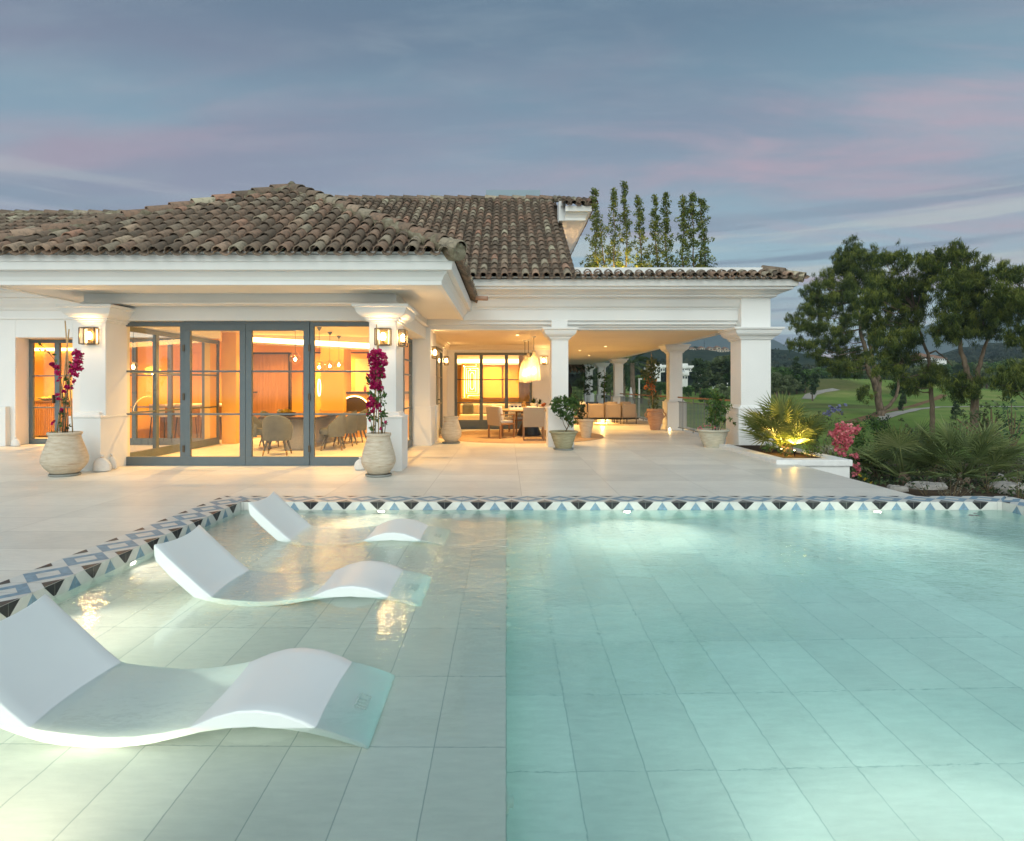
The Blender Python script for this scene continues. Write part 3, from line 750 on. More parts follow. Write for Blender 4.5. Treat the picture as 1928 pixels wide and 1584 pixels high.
fo, _ = wframe(V, (-11.615, 14.90), (1, 0), 1.36, .004, 2.55, [(.68, .12)], 0, [HC + (CY - 708) * 14.9 / F, HC + (CY - 767.5) * 14.9 / F], fw=.09, bot=.13, name='wing_door')
hB = MB(); hB.box(-10.99, -10.97, 14.78, 14.86, 1.0, 1.2); hB.build('handle', FRAMEB, fo)

# ---- clay tile roofs
def tile_roof(name, org, udir, sdir, ncol, pitch, rlen, lenf, start=0.0, parent=V, startf=None, fade=None):
    """org = eave start; udir along the eave; sdir up the slope; lenf(u) = slope length at u"""
    u = Vector(udir).normalized(); s_ = Vector(sdir).normalized(); nn = u.cross(s_).normalized()
    if nn.z < 0: nn = -nn
    org = Vector(org); B = MB()
    def arc(c0, c1, r0, r1, up, th=.014, segs=6, val=0.5, jit=0.0):
        B.ca = val; B.cs = True
        A = []
        for (c_, r_) in ((c0, r0), (c1, r1)):
            for k in range(segs + 1):
                a_ = math.pi * k / segs
                A.append(c_ + u * (-math.cos(a_) * r_) + nn * (math.sin(a_) * r_ * up))
        for k in range(segs + 1):
            a_ = math.pi * k / segs; A.append(c0 + u * (-math.cos(a_) * (r0 - th)) + nn * (math.sin(a_) * (r0 - th) * up))
        for k in range(segs + 1):
            a_ = math.pi * k / segs; A.append(c0 + s_ * .12 + u * (-math.cos(a_) * (r0 - th)) + nn * (math.sin(a_) * (r0 - th) * up))
        m_ = segs + 1
        fs = [(k, k + 1, m_ + k + 1, m_ + k) for k in range(segs)] + [(2 * m_ + k, 3 * m_ + k, 3 * m_ + k + 1, 2 * m_ + k + 1) for k in range(segs)]
        B.add(A, fs); B.cs = False
        n0 = len(B.v) - len(A)
        for k in range(segs): B.face((n0 + k, n0 + 2 * m_ + k, n0 + 2 * m_ + k + 1, n0 + k + 1))
    for c_ in range(ncol):
        uu = (c_ + .5) * pitch; L = lenf(uu); S0 = startf(uu) if startf else 0
        L2 = lenf(uu + pitch / 2); bias = random.gauss(0, .07)
        nr = max(0, int(math.ceil((L) / rlen)))
        for r_ in range(nr):
            s0 = r_ * rlen + start + random.uniform(-.012, .012)
            if s0 > L or s0 < S0 - .3: continue
            s1 = min(s0 + rlen * 1.22, L + .05)
            ju = random.uniform(-.010, .010); rr = pitch * .375 * random.uniform(.95, 1.05); lift = random.uniform(0, .012)
            val = min(1, max(0, random.betavariate(1.3, 2.0) + bias))
            if fade: val = val * fade(c_ / ncol, r_)
            p0_ = org + u * (uu + ju) + s_ * s0 + nn * (.045 + lift); p1 = org + u * (uu - ju * .3) + s_ * s1 + nn * (.020)
            arc(p0_, p1, rr, rr * .84, 1.0, val=val)
            # channel tile
            val = min(1, max(0, random.betavariate(1.6, 1.8) * .5))
            if s0 <= L2:
                q0 = org + u * (uu + pitch / 2) + s_ * (s0 - .03) + nn * (.056 + lift * .5); q1 = org + u * (uu + pitch / 2) + s_ * min(s1, L2 + .05) + nn * .035
                arc(q0, q1, pitch * .34, pitch * .30, -.85, val=val)
    return B.build(name, ROOFT, parent)
def ridge_caps(name, pts, rad=.115, ln=.36, mat=None, parent=V, bed=.10):
    B = MB()
    # irregular mortar bed
    P_ = [Vector(p) for p in pts]; q = []
    for i in range(len(P_) - 1):
        n = max(2, int((P_[i + 1] - P_[i]).length / .18))
        q += [P_[i].lerp(P_[i + 1], k / n) for k in range(n)]
    q.append(P_[-1])
    B.cm = 1
    B.tube([p + Vector((random.uniform(-.02, .02), random.uniform(-.02, .02), -.03 + random.uniform(-.02, .02))) for p in q], [bed * random.uniform(.8, 1.25) for _ in q], 9)
    B.cm = 0
    for i in range(len(P_) - 1):
        d = P_[i + 1] - P_[i]; n = max(1, int(d.length / ln)); d.normalize(); st = (P_[i + 1] - P_[i]).length / n
        side = d.cross(Vector((0, 0, 1))).normalized(); up = side.cross(d).normalized()
        for k in range(n):
            a_ = P_[i] + d * (k * st - .03); e_ = P_[i] + d * (k * st + st * 1.06)
            B.ca = random.betavariate(1.5, 1.6); B.cs = True
            vs = []
            for (c_, r_, h_) in ((a_, rad, .045), (e_, rad * .84, .015)):
                for j in range(9):
                    an = math.pi * (j / 8 * 1.1 - .05); vs.append(c_ + side * (-math.cos(an) * r_) + up * (math.sin(an) * r_ + h_))
            for j in range(9):
                an = math.pi * (j / 8 * 1.1 - .05); vs.append(a_ + side * (-math.cos(an) * (rad - .016)) + up * (math.sin(an) * (rad - .016) + .045))
            B.add(vs, [(j, j + 1, 10 + j, 9 + j) for j in range(8)] + [(j, 18 + j, 19 + j, j + 1) for j in range(8)])
    return B.build(name, [ROOFT, MORTAR], parent)
UND = M('roof_underlay', (.06, .045, .035), .95, 0, .1, .2, 5, .3)
# pavilion hip roof
ex0, ex1, ey, ez = -8.20, -.80, 9.13, 3.375
hw = (ex1 - ex0) / 2; xc = (ex0 + ex1) / 2; sl_ = .570; pz = ez + hw * sl_; pk = Vector((xc, ey + hw, pz)); lf = math.sqrt(1 + sl_ ** 2)
Rf = MB(); 
A_, B_, C_, D_ = Vector((ex0, ey, ez)), Vector((ex1, ey, ez)), Vector((ex1, ey + 2 * hw, ez)), Vector((ex0, ey + 2 * hw, ez))
Rf.add([A_, B_, C_, D_, pk], [(0, 1, 4), (1, 2, 4), (2, 3, 4), (3, 0, 4)])
roof1 = Rf.build('pavilion_roof', UND, V)
prop(roof1, 'hipped clay tile roof over the glazed dining room')
pitch = .232; nc = int(2 * hw / pitch); pitch = 2 * hw / nc
tile_roof('roof_tiles', (ex0, ey - .09, ez - .02), (1, 0, 0), (0, 1, sl_), nc, pitch, .335, lambda x: max(0, (hw - abs(x - hw)) * lf - .06), parent=roof1)
tile_roof('roof_tiles', (ex1 + .09, ey, ez - .02), (0, 1, 0), (-1, 0, sl_), 23, pitch, .335, lambda x: max(0, min(.75, (hw - abs(x - hw)) * lf - .1)), parent=roof1)
ridge_caps('hip_caps', [B_ + Vector((.10, -.10, .03)), pk + Vector((0, 0, .06))], .12, .40, parent=roof1, bed=.13)
ridge_caps('hip_caps', [A_ + Vector((-.05, -.05, .03)), pk + Vector((0, 0, .06))], .12, .40, parent=roof1, bed=.12)
b = MB(); b.lathe([(0, -.1), (.16, -.08), (.13, .04), (.085, .13), (.035, .18), (0, .18)], (pk.x, pk.y, pk.z + .04), 14); b.build('finial_mortar', MORTAR, roof1)
b = MB(); b.box(ex0 + .1, ex1 - .07, ey + .02, ey + .06, 3.28, ez + .045); b.box(ex1 - .10, ex1 - .06, ey + .06, 14, 3.28, ez + .045); b.build('eave_fill', PLASTER, roof1)
# main roof
ms = .595; m0 = Vector((-6.75, 13.58, 3.825)); mx1 = 1.50; mrun = 19.45 - 13.58
Rf = MB(); Rf.add([(-6.75, 13.62, 3.80), (mx1, 13.62, 3.80), (mx1, 19.45, 3.80 + 5.83 * ms), (-6.75, 19.45, 3.80 + 5.83 * ms), (-6.75, 25, 3.8), (mx1, 25, 3.8)], [(0, 1, 2, 3), (3, 2, 5, 4)])
roof2 = Rf.build('main_roof', UND, V); prop(roof2, 'main clay tile roof slope behind the dining pavilion')
p2 = .2335; n2 = int((mx1 + 6.75) / p2)
tile_roof('roof_tiles', (mx1 - n2 * p2 - .02, 13.52, 3.80), (1, 0, 0), (0, 1, ms), n2, p2, .335, lambda x: 6.80 if x < (n2 - .6) * p2 else 6.6, parent=roof2)
zr = 3.80 + 5.87 * ms + .04
ridge_caps('ridge_caps', [(-6.7, 19.45, zr), (mx1 + .02, 19.45, zr)], .125, .42, parent=roof2, bed=.11)
b = MB(); b.box(-1.3, 5.9, 13.66, 13.70, 3.73, 3.862); b.build('eave_fill', PLASTER, roof2)
# upper floor eave tiles
tile_roof('roof_tiles', (1.48, 16.40, 6.27), (1, 0, 0), (0, 1, .36), 4, .232, .33, lambda x: max(.3, (.93 - x) * 2.6), parent=roof2)
ridge_caps('hip_caps', [(mx1 + .04, 19.3, zr - .02), (2.40, 16.42, 6.34)], .085, .36, parent=roof2, bed=.06)
tile_roof('roof_tiles', (2.38, 16.45, 6.27), (0, 1, 0), (-1, 0, .25), 36, .232, .33, lambda x: min(.6, x * .4 + .1), parent=roof2)
b = MB(); b.add([(1.5, 16.5, 6.28), (2.35, 16.5, 6.28), (2.35, 26, 6.28), (1.45, 19.4, 7.15)], [(0, 1, 3), (1, 2, 3)]); b.build('upper_roof_deck', UND, roof2)
# tile course along the flat terrace roof and its corner cap
tile_roof('eave_tiles', (mx1 - .02, 13.52, 3.80), (1, 0, 0), (0, 1, .42), 22, .2335, .25, lambda x: .40 if x < 4.55 else max(.05, (5.14 - x) * 1.0), parent=roof2)
tile_roof('eave_tiles', (6.54, 13.66, 3.80), (0, 1, 0), (-1, 0, .42), 60, .2335, .25, lambda x: .40, parent=roof2)
ridge_caps('corner_caps', [(6.58, 13.56, 3.80), (5.92, 14.10, 4.10)], .10, .34, parent=roof2, bed=.08)
b = MB(); b.add([(1.5, 13.60, 3.80), (6.53, 13.60, 3.80), (5.95, 14.05, 4.0), (1.5, 14.05, 4.0)], [(0, 1, 2, 3)]); b.box(6.44, 6.48, 13.68, 40, 3.72, 3.89); b.build('eave_bed', MORTAR, roof2)
# left wing roof
Rf = MB(); Rf.add([(-22, 13.62, 3.80), (-7, 13.62, 3.80), (-7, 17.9, 3.80 + 4.28 * .6), (-22, 17.9, 3.80 + 4.28 * .6), (-22, 22, 3.8), (-7, 22, 3.8)], [(0, 1, 2, 3), (3, 2, 5, 4)])
roof3 = Rf.build('wing_roof', UND, V); prop(roof3, 'lower clay tile roof of the left wing')
tile_roof('roof_tiles', (-18.6, 13.52, 3.80), (1, 0, 0), (0, 1, .6), 50, .2335, .335, lambda x: 5.0, parent=roof3)
ridge_caps('ridge_caps', [(-18.6, 17.9, 6.42), (-7.0, 17.9, 6.42)], .125, .42, parent=roof3, bed=.14)
# projecting gutter tile at the pavilion corner
b = MB(); b.ca = .85; b.tube([(-.66, 13.30, 3.33), (-.40, 13.25, 3.31)], .05, 8); b.build('gutter_spout', TERRA, roof1)

# ================================================================ planter
PL = thing('planter', (5.5, 12, 0), 'low white rendered planter edge beside the big corner column, holding the lit fan palm', 'planter', world=True)
b = MB()
px0, px1, py0, py1 = 4.857, 6.235, 10.98, 13.11
zt, zb = .082, -.035
b.box(px0, px1, py0, py0 + .27, zb, zt); b.box(px0, px0 + .26, py0 + .27, 14.0, zb, zt); b.box(px1 - .29, px1, py0 + .27, 14.0, zb, zt)
b.build('coping_slab', STONEW, PL, bevel=.015)
b = MB(); b.box(5.26, px1 - .04, py0 + .04, 13.9, -1.5, zb); b.build('wall', PLASTER, PL)
b = MB(); b.add([(px0 + .2, py0 + .2, .055), (px1 - .2, py0 + .2, .055), (px1 - .2, 14.0, .055), (px0 + .2, 14.0, .055)], [(0, 1, 2, 3)]); b.build('soil', SOIL, PL)
# ================================================================ pool chaises
TOP = [(-2.49, .290), (-2.38, .185), (-2.27, .085), (-2.16, -.015), (-2.05, -.105), (-2.0, -.125), (-1.90, -.155), (-1.75, -.185), (-1.62, -.178), (-1.49, -.135), (-1.38, -.085), (-1.27, -.038), (-1.17, -.012), (-1.08, -.008), (-.98, -.022), (-.88, -.058), (-.78, -.110), (-.70, -.165), (-.63, -.222), (-.60, -.255)]
BOT = [(-.60, -.284), (-.68, -.235), (-.77, -.180), (-.88, -.128), (-.98, -.098), (-1.10, -.084), (-1.22, -.092), (-1.34, -.130), (-1.44, -.185), (-1.56, -.245), (-1.68, -.276), (-1.80, -.284), (-1.92, -.270), (-2.02, -.235), (-2.12, -.165), (-2.24, -.060), (-2.37, .055), (-2.475, .165), (-2.485, .205)]
def chaise(y0, label):
    t_ = thing('pool_chaise', (-1.5, y0 + .325, -.285), label, 'pool lounger', 'white chaises standing in the shallow shelf', world=True)
    prof = TOP + BOT; nT = len(TOP); n = len(prof); NW = 8; W_ = .648
    B = MB(); B.cs = True; vs = []
    for j in range(NW + 1):
        w_ = j / NW; y = y0 + W_ * w_; cr = 4 * w_ * (1 - w_)
        for i, (x, z) in enumerate(prof):
            # slightly cupped backrest and edges rolled down
            cup = -.022 * cr if (i < 5) else (-.006 * cr if i < nT else 0)
            ex = -.030 * cr * 0 if i > 0 else .035 * cr
            vs.append((x + ex, y, z + cup))
    B.add(vs, [(j * n + i, j * n + (i + 1) % n, (j + 1) * n + (i + 1) % n, (j + 1) * n + i) for j in range(NW) for i in range(n)])
    B.cs = False
    b0 = len(B.v) - len(vs); m_ = len(BOT)
    def bidx(k): return nT + (m_ - 1 - k)
    for j in (0, NW):      # side faces as strips between the top and bottom lines
        for i in range(nT - 1):
            k0 = min(m_ - 1, round(i * (m_ - 1) / (nT - 1))); k1 = min(m_ - 1, round((i + 1) * (m_ - 1) / (nT - 1)))
            q = [b0 + j * n + i, b0 + j * n + i + 1, b0 + j * n + bidx(k1), b0 + j * n + bidx(k0)]
            q2 = [];[q2.append(z) for z in q if z not in q2]
            B.face(q2 if j else q2[::-1])
    o = B.build('shell', CHAISE, t_, bevel=.012)
    bd = MB()   # raised badge outline near the foot
    Mx = Matrix.Translation((-.69, y0 + .30, -.163)) @ Matrix.Rotation(R(37), 4, 'Y')
    for a in ((-.035, .035, -.06, -.056), (-.035, .035, .056, .06), (-.035, -.031, -.06, .06), (.031, .035, -.06, .06)): bd.box(*a, -.006, .0035, Mx)
    for k in range(3): bd.box(-.022, .022, -.035 + k * .026, -.028 + k * .026, -.006, .003, Mx)
    bd.build('badge', CHAISE, o)
    return t_
chaise(2.655, 'white wave-shaped pool chaise nearest the camera, its backrest cut by the photo edge')
chaise(4.305, 'white wave-shaped pool chaise in the middle of the row of three')
chaise(5.885, 'white wave-shaped pool chaise farthest away, close to the tiled pool edge')

# ================================================================ pots
def jar(loc, prof, mat, label, cat='planter pot', name='clay_jar', saucer=None, soil=None, handles=0, group=None, ribs=None):
    t_ = thing(name, loc, label, cat, group)
    r0 = [(r, z) for r, z in prof]
    # fine profile
    P2 = []
    for i in range(len(r0) - 1):
        for k in range(4):
            f = k / 4; P2.append((r0[i][0] * (1 - f) + r0[i + 1][0] * f, r0[i][1] * (1 - f) + r0[i + 1][1] * f))
    P2.append(r0[-1])
    if ribs: P2 = [(r + (ribs * math.sin(z * 95) if .02 < z < prof[-1][1] - .05 and i < len(P2) * .8 else 0), z) for i, (r, z) in enumerate(P2)]
    zb = .035 if saucer else 0
    B = MB(); B.lathe([(r, z + zb) for r, z in P2], n=40, cap=False); B.cs = False
    B.build('pot_body', mat, t_)
    if saucer:
        S = MB(); S.lathe([(0, 0), (saucer * .93, 0), (saucer, .012), (saucer, .034), (saucer * .95, .036), (saucer * .93, .022), (0, .022)], n=36, cap=False); S.build('saucer', SAUCER, t_)
    if soil:
        S = MB(); S.lathe([(0, soil[1] + zb), (soil[0], soil[1] + zb)], n=24, cap=False); S.build('soil', SOIL, t_)
    for k in range(handles):
        a = math.pi * k + .1; h = MB(); pts = []
        for q in range(9):
            f = q / 8; rr = prof_r(prof, .38 + .24 * f) + math.sin(f * math.pi) * .075; z = .38 + .24 * f + zb
            pts.append((math.cos(a) * rr, math.sin(a) * rr, z))
        h.tube(pts, .022, 8); h.build('handle', mat, t_)
    return t_
def prof_r(prof, z):
    for (r0, z0), (r1, z1) in zip(prof, prof[1:]):
        if z0 <= z <= z1: return r0 + (r1 - r0) * (z - z0) / (z1 - z0 + 1e-9)
    return prof[-1][0]
JAR = [(0, 0), (.175, 0), (.20, .02), (.265, .09), (.305, .155), (.318, .205), (.312, .27), (.287, .36), (.252, .46), (.222, .55), (.214, .585), (.218, .60), (.232, .615), (.236, .635), (.228, .65), (.205, .652), (.196, .63), (.20, .55)]
def sc(p, a, b): return [(r * a, z * b) for r, z in p]
jar((-6.95, 9.62, 0), sc(JAR, 1.0, 1.0), CLAY, 'big pale clay jar with magenta bougainvillea on canes, in front of the left pillar', saucer=.215, soil=(.195, .60))
jar((-2.0, 9.57, 0), sc(JAR, .84, .98), CLAY, 'big pale clay jar with tall magenta bougainvillea, in front of the right pillar', saucer=.205, soil=(.165, .59))
jar((-1.355, 15.08, 0), sc(JAR, .80, .97), CLAY, 'empty pale clay jar on a saucer by the side door', saucer=.225, soil=(.155, .58))
BOWL = [(0, 0), (.195, 0), (.20, .015), (.235, .10), (.285, .24), (.318, .345), (.325, .36), (.352, .368), (.360, .39), (.352, .408), (.325, .41), (.31, .39), (.30, .35)]
jar((1.272, 13.55, 0), sc(BOWL, .895, .93), CLAYG, 'greenish clay bowl planter with a leafy shrub in front of the slim column', name='bowl_planter', saucer=.225, soil=(.27, .35), ribs=.0035)
jar((4.79, 14.15, 0), sc(BOWL, 1.03, 1.0), CLAYW, 'pale ribbed bowl planter with a dark shrub beside the big corner column', name='bowl_planter', soil=(.31, .37), ribs=.005)
AMPH = [(0, 0), (.15, 0), (.155, .02), (.175, .12), (.225, .28), (.262, .40), (.272, .47), (.262, .52), (.235, .56), (.232, .58), (.262, .60), (.268, .64), (.262, .672), (.235, .675), (.225, .65), (.21, .58)]
jar((4.82, 19.75, 0), AMPH, TERRA, 'terracotta amphora with two handles and a climbing plant, left of the second column', name='amphora_pot', soil=(.21, .62), handles=2)
jar((2.17, 16.6, 0), sc(BOWL, .62, 1.25), CLAY, 'tall clay planter half hidden behind the slim column', name='bowl_planter', soil=(.18, .44))
jar((4.7, 31.0, 0), sc(BOWL, 1.1, 1.3), TERRA, 'far terracotta planter with a small climbing plant behind the sofa', name='bowl_planter', soil=(.30, .46))

# ================================================================ plants in pots
def stem_pts(p0, h, lean, wob, n=9, seed=0):
    r_ = random.Random(seed); a = r_.uniform(0, 6); out_ = []
    for i in range(n):
        f = i / (n - 1); out_.append((p0[0] + lean[0] * f + wob * math.sin(f * 5 + a) * f, p0[1] + lean[1] * f + wob * math.cos(f * 4 + a) * f, p0[2] + h * f))
    return out_
def plant(name, loc, label, cat, stems, clumps, leafm, size, per, flowers=None, fm=None, fsize=.03, fper=900, canes=(), aspect=.5, flat=1.0, group=None, barkm=None):
    t_ = thing(name, loc, label, cat, group)
    B = MB()
    for pts, r0, r1 in stems: B.tube(pts, [r0 + (r1 - r0) * i / (len(pts) - 1) for i in range(len(pts))], 6)
    if stems: B.build('stem', barkm or BARKS, t_)
    for (a, b_) in canes:
        c_ = MB(); c_.tube([a, Vector(a).lerp(Vector(b_), .5) + Vector((.008, 0, 0)), b_], .009, 6); c_.build('cane', CANE, t_)
    if clumps:
        p, v_ = clump_pts(clumps, per, flat); leafmesh('foliage', p, size, leafm, t_, v_, aspect)
    if flowers:
        p, v_ = clump_pts(flowers, fper, flat); leafmesh('flowers', p, fsize, fm, t_, v_, .75)
    return t_
# right bougainvillea (canes to 2.6 m)
z0 = .62
def rel(px, py, Y, loc): q = P(px, py, Y); return (q.x - loc[0], q.y - loc[1], q.z - loc[2])
L = (-2.0, 9.57, 0)
def rr(px, py, dy=0.0): q = P(px, py, 9.57 + dy); return (q.x - L[0], q.y - L[1] , q.z)
fl = [(*rr(709, 665), .09), (*rr(699, 671), .07), (*rr(720, 672), .07), (*rr(706, 684), .11), (*rr(724, 684), .06), (*rr(711, 700), .12), (*rr(701, 706), .08), (*rr(719, 706), .06), (*rr(708, 722), .10), (*rr(714, 732), .07), (*rr(703, 728), .06), (*rr(701, 757), .09), (*rr(694, 764), .05), (*rr(711, 764), .06), (*rr(703, 771), .06), (*rr(694, 779), .04), (*rr(717, 774), .025), (*rr(697, 791), .02), (*rr(727, 795), .02), (*rr(716, 808), .02), (*rr(699, 749), .03)]
cl = [(*rr(700, 740), .07), (*rr(718, 742), .07), (*rr(708, 752), .08), (*rr(722, 760), .05), (*rr(698, 782), .07), (*rr(706, 790), .06), (*rr(723, 780), .08), (*rr(725, 800), .05), (*rr(700, 806), .05), (*rr(712, 700), .12), (*rr(697, 720), .06), (*rr(694, 712), .05), (*rr(724, 745), .05)]
stems = [([rr(702, 816), rr(704, 790), rr(702, 760), rr(708, 725), rr(706, 690), rr(710, 665)], .011, .004), ([rr(706, 816), rr(708, 785), rr(712, 745), rr(714, 705), rr(718, 680)], .010, .004), ([rr(720, 816), rr(719, 790), rr(716, 765), rr(722, 740), rr(716, 710)], .011, .004), ([rr(724, 816), rr(726, 800), rr(722, 785), rr(724, 765)], .008, .003), ([rr(699, 816), rr(701, 805), rr(697, 790), rr(700, 770)], .007, .003)]
plant('bougainvillea', L, 'tall magenta bougainvillea trained up canes against the right pillar', 'bougainvillea', stems, cl, LEAFG, .030, 5200, fl, PINKF, .026, 16000, [(rr(713, 818), rr(709, 611)), (rr(718, 818, .03), rr(712, 640, .05)), (rr(703, 818, -.03), rr(711, 640, 0))], .6)
L = (-6.95, 9.62, 0)
def rr(px, py, dy=0.0): q = P(px, py, 9.62 + dy); return (q.x - L[0], q.y - L[1], q.z)
fl = [(*rr(143, 664), .06), (*rr(151, 668), .05), (*rr(147, 678), .08), (*rr(141, 690), .06), (*rr(149, 694), .05), (*rr(136, 700), .05), (*rr(144, 706), .035), (*rr(140, 718), .03), (*rr(99, 685), .03), (*rr(106, 692), .04), (*rr(109, 703), .045), (*rr(113, 712), .02), (*rr(109, 717), .015), (*rr(131, 730), .045), (*rr(121, 737), .03), (*rr(126, 729), .03), (*rr(107, 743), .025), (*rr(109, 750), .03), (*rr(116, 753), .018), (*rr(118, 772), .035), (*rr(101, 794), .018), (*rr(98, 797), .016), (*rr(84, 660), .012), (*rr(76, 658), .010)]
cl = [(*rr(137, 685), .07), (*rr(128, 712), .06), (*rr(133, 722), .06), (*rr(122, 750), .05), (*rr(118, 780), .07), (*rr(126, 760), .05), (*rr(114, 800), .04), (*rr(128, 805), .05), (*rr(102, 668), .03), (*rr(92, 662), .03), (*rr(76, 650), .025), (*rr(106, 680), .03), (*rr(101, 812), .04)]
stems = [([rr(118, 815), rr(118, 790), rr(124, 755), rr(130, 715), rr(138, 690), rr(146, 668)], .013, .005), ([rr(124, 815), rr(122, 780), rr(118, 745), rr(114, 715), rr(104, 680), rr(92, 664), rr(78, 650), rr(73, 650)], .010, .003), ([rr(127, 815), rr(128, 780), rr(124, 750), rr(132, 720), rr(128, 700)], .009, .003), ([rr(121, 815), rr(124, 790), rr(130, 760), rr(127, 735)], .008, .003)]
plant('bougainvillea', L, 'sparse magenta bougainvillea on crossed canes in front of the left pillar', 'bougainvillea', stems, cl, LEAFG, .028, 4200, fl, PINKF, .026, 16000, [(rr(107, 816), rr(130, 620)), (rr(137, 816), rr(122.5, 604)), (rr(118, 816, .05), rr(127, 640, .02))], .6)
# shrub in the bowl by the slim column
L = (1.272, 13.55, 0)
def rr(px, py, dy=0.0): q = P(px, py, 13.55 + dy); return (q.x - L[0], q.y - L[1], q.z)
cl = [(*rr(1046, 760), .13), (*rr(1056, 752), .10), (*rr(1066, 758), .14), (*rr(1076, 766), .13), (*rr(1052, 772), .13), (*rr(1062, 780), .13), (*rr(1072, 790), .11), (*rr(1043, 768), .08), (*rr(1078, 755), .10), (*rr(1080, 778), .09), (*rr(1086, 762), .08), (*rr(1083, 796), .05), (*rr(1075, 800), .05), (*rr(1064, 748), .05), (*rr(1048, 750), .05)]
stems = [([rr(1064, 814), rr(1069, 805), rr(1072, 797), rr(1074, 785)], .014, .007), ([rr(1067, 809), rr(1062, 800), rr(1059, 790), rr(1053, 772)], .009, .004), ([rr(1070, 802), rr(1064, 788), rr(1066, 765)], .008, .003), ([rr(1073, 795), rr(1080, 785), rr(1079, 765)], .007, .003)]
plant('potted_shrub', L, 'leafy green shrub on a thin forked stem in the greenish bowl', 'shrub', stems, cl, LEAFG, .055, 4000, aspect=.42)
# darker shrub behind the slim column
L = (2.17, 16.6, 0)
def rr(px, py, dy=0.0): q = P(px, py, 16.6 + dy); return (q.x - L[0], q.y - L[1], q.z)
cl = [(*rr(1080, 748), .13), (*rr(1086, 757), .16), (*rr(1092, 766), .16), (*rr(1096, 776), .12), (*rr(1088, 772), .14), (*rr(1092, 784), .10), (*rr(1078, 758), .10)]
plant('potted_shrub', L, 'darker shrub in the tall planter half hidden behind the slim column', 'shrub', [([rr(1088, 800), rr(1088, 785), rr(1086, 765)], .014, .006)], cl, LEAFD, .055, 2200, aspect=.4)
# shrub in the pale bowl
L = (4.79, 14.15, 0)
def rr(px, py, dy=0.0): q = P(px, py, 14.15 + dy); return (q.x - L[0], q.y - L[1], q.z)
cl = [(*rr(1347, 742), .13), (*rr(1352, 752), .16), (*rr(1344, 764), .17), (*rr(1358, 764), .16), (*rr(1340, 778), .15), (*rr(1353, 778), .16), (*rr(1366, 772), .11), (*rr(1374, 764), .07), (*rr(1338, 793), .13), (*rr(1350, 792), .14), (*rr(1362, 790), .09), (*rr(1372, 790), .06), (*rr(1381, 797), .03), (*rr(1384, 801), .02), (*rr(1330, 770), .07), (*rr(1336, 757), .08), (*rr(1361, 745), .06)]
fl = [(*rr(1318, 803), .05), (*rr(1328, 801), .05), (*rr(1336, 800), .04), (*rr(1323, 808), .04), (*rr(1314, 808), .03), (*rr(1345, 804), .03)]
stems = [([rr(1347, 810), rr(1346, 790), rr(1350, 760)], .012, .005), ([rr(1352, 810), rr(1356, 790), rr(1358, 765)], .010, .004), ([rr(1342, 810), rr(1340, 790), rr(1338, 770)], .010, .004), ([rr(1356, 810), rr(1368, 790), rr(1378, 790), rr(1384, 800)], .006, .003)]
plant('potted_shrub', L, 'dense dark green shrub with small pink flowers in the pale ribbed bowl', 'shrub', stems, cl, LEAFG, .045, 3200, fl, PINKL, .022, 3500, aspect=.42)
# climber in the amphora
L = (4.82, 19.75, 0)
def rr(px, py, dy=0.0): q = P(px, py, 19.75 + dy); return (q.x - L[0], q.y - L[1], q.z)
cl = [(*rr(1228, 684), .20), (*rr(1222, 694), .22), (*rr(1235, 692), .18), (*rr(1218, 704), .20), (*rr(1230, 706), .22), (*rr(1226, 718), .18), (*rr(1232, 748), .18), (*rr(1228, 760), .16), (*rr(1236, 762), .14), (*rr(1212, 700), .10), (*rr(1238, 684), .10), (*rr(1225, 735), .14)]
fl = [(*rr(1222, 718), .17), (*rr(1229, 724), .17), (*rr(1220, 728), .14), (*rr(1231, 732), .12), (*rr(1224, 738), .12)]
plant('climbing_plant', L, 'climbing plant with orange flowers rising out of the terracotta amphora', 'climbing plant', [([rr(1231, 772), rr(1230, 740), rr(1227, 700), rr(1229, 680)], .016, .006)], cl, LEAFO, .06, 1500, fl, ORANGEF, .045, 800, [(rr(1229, 772), rr(1226, 664))])
L = (4.7, 31.0, 0)
def rr(px, py, dy=0.0): q = P(px, py, 31 + dy); return (q.x - L[0], q.y - L[1], q.z)
cl = [(*rr(1136, 708), .32), (*rr(1141, 716), .3), (*rr(1136, 724), .3), (*rr(1142, 732), .26), (*rr(1136, 740), .26), (*rr(1140, 750), .2), (*rr(1130, 706), .2), (*rr(1146, 712), .2)]
plant('climbing_plant', L, 'thin green climbing plant on a cane beyond the sofa', 'climbing plant', [([rr(1138, 765), rr(1137, 730), rr(1139, 705)], .03, .01)], cl, LEAFG, .12, 160, canes=[(rr(1139, 765), rr(1137.5, 690))])

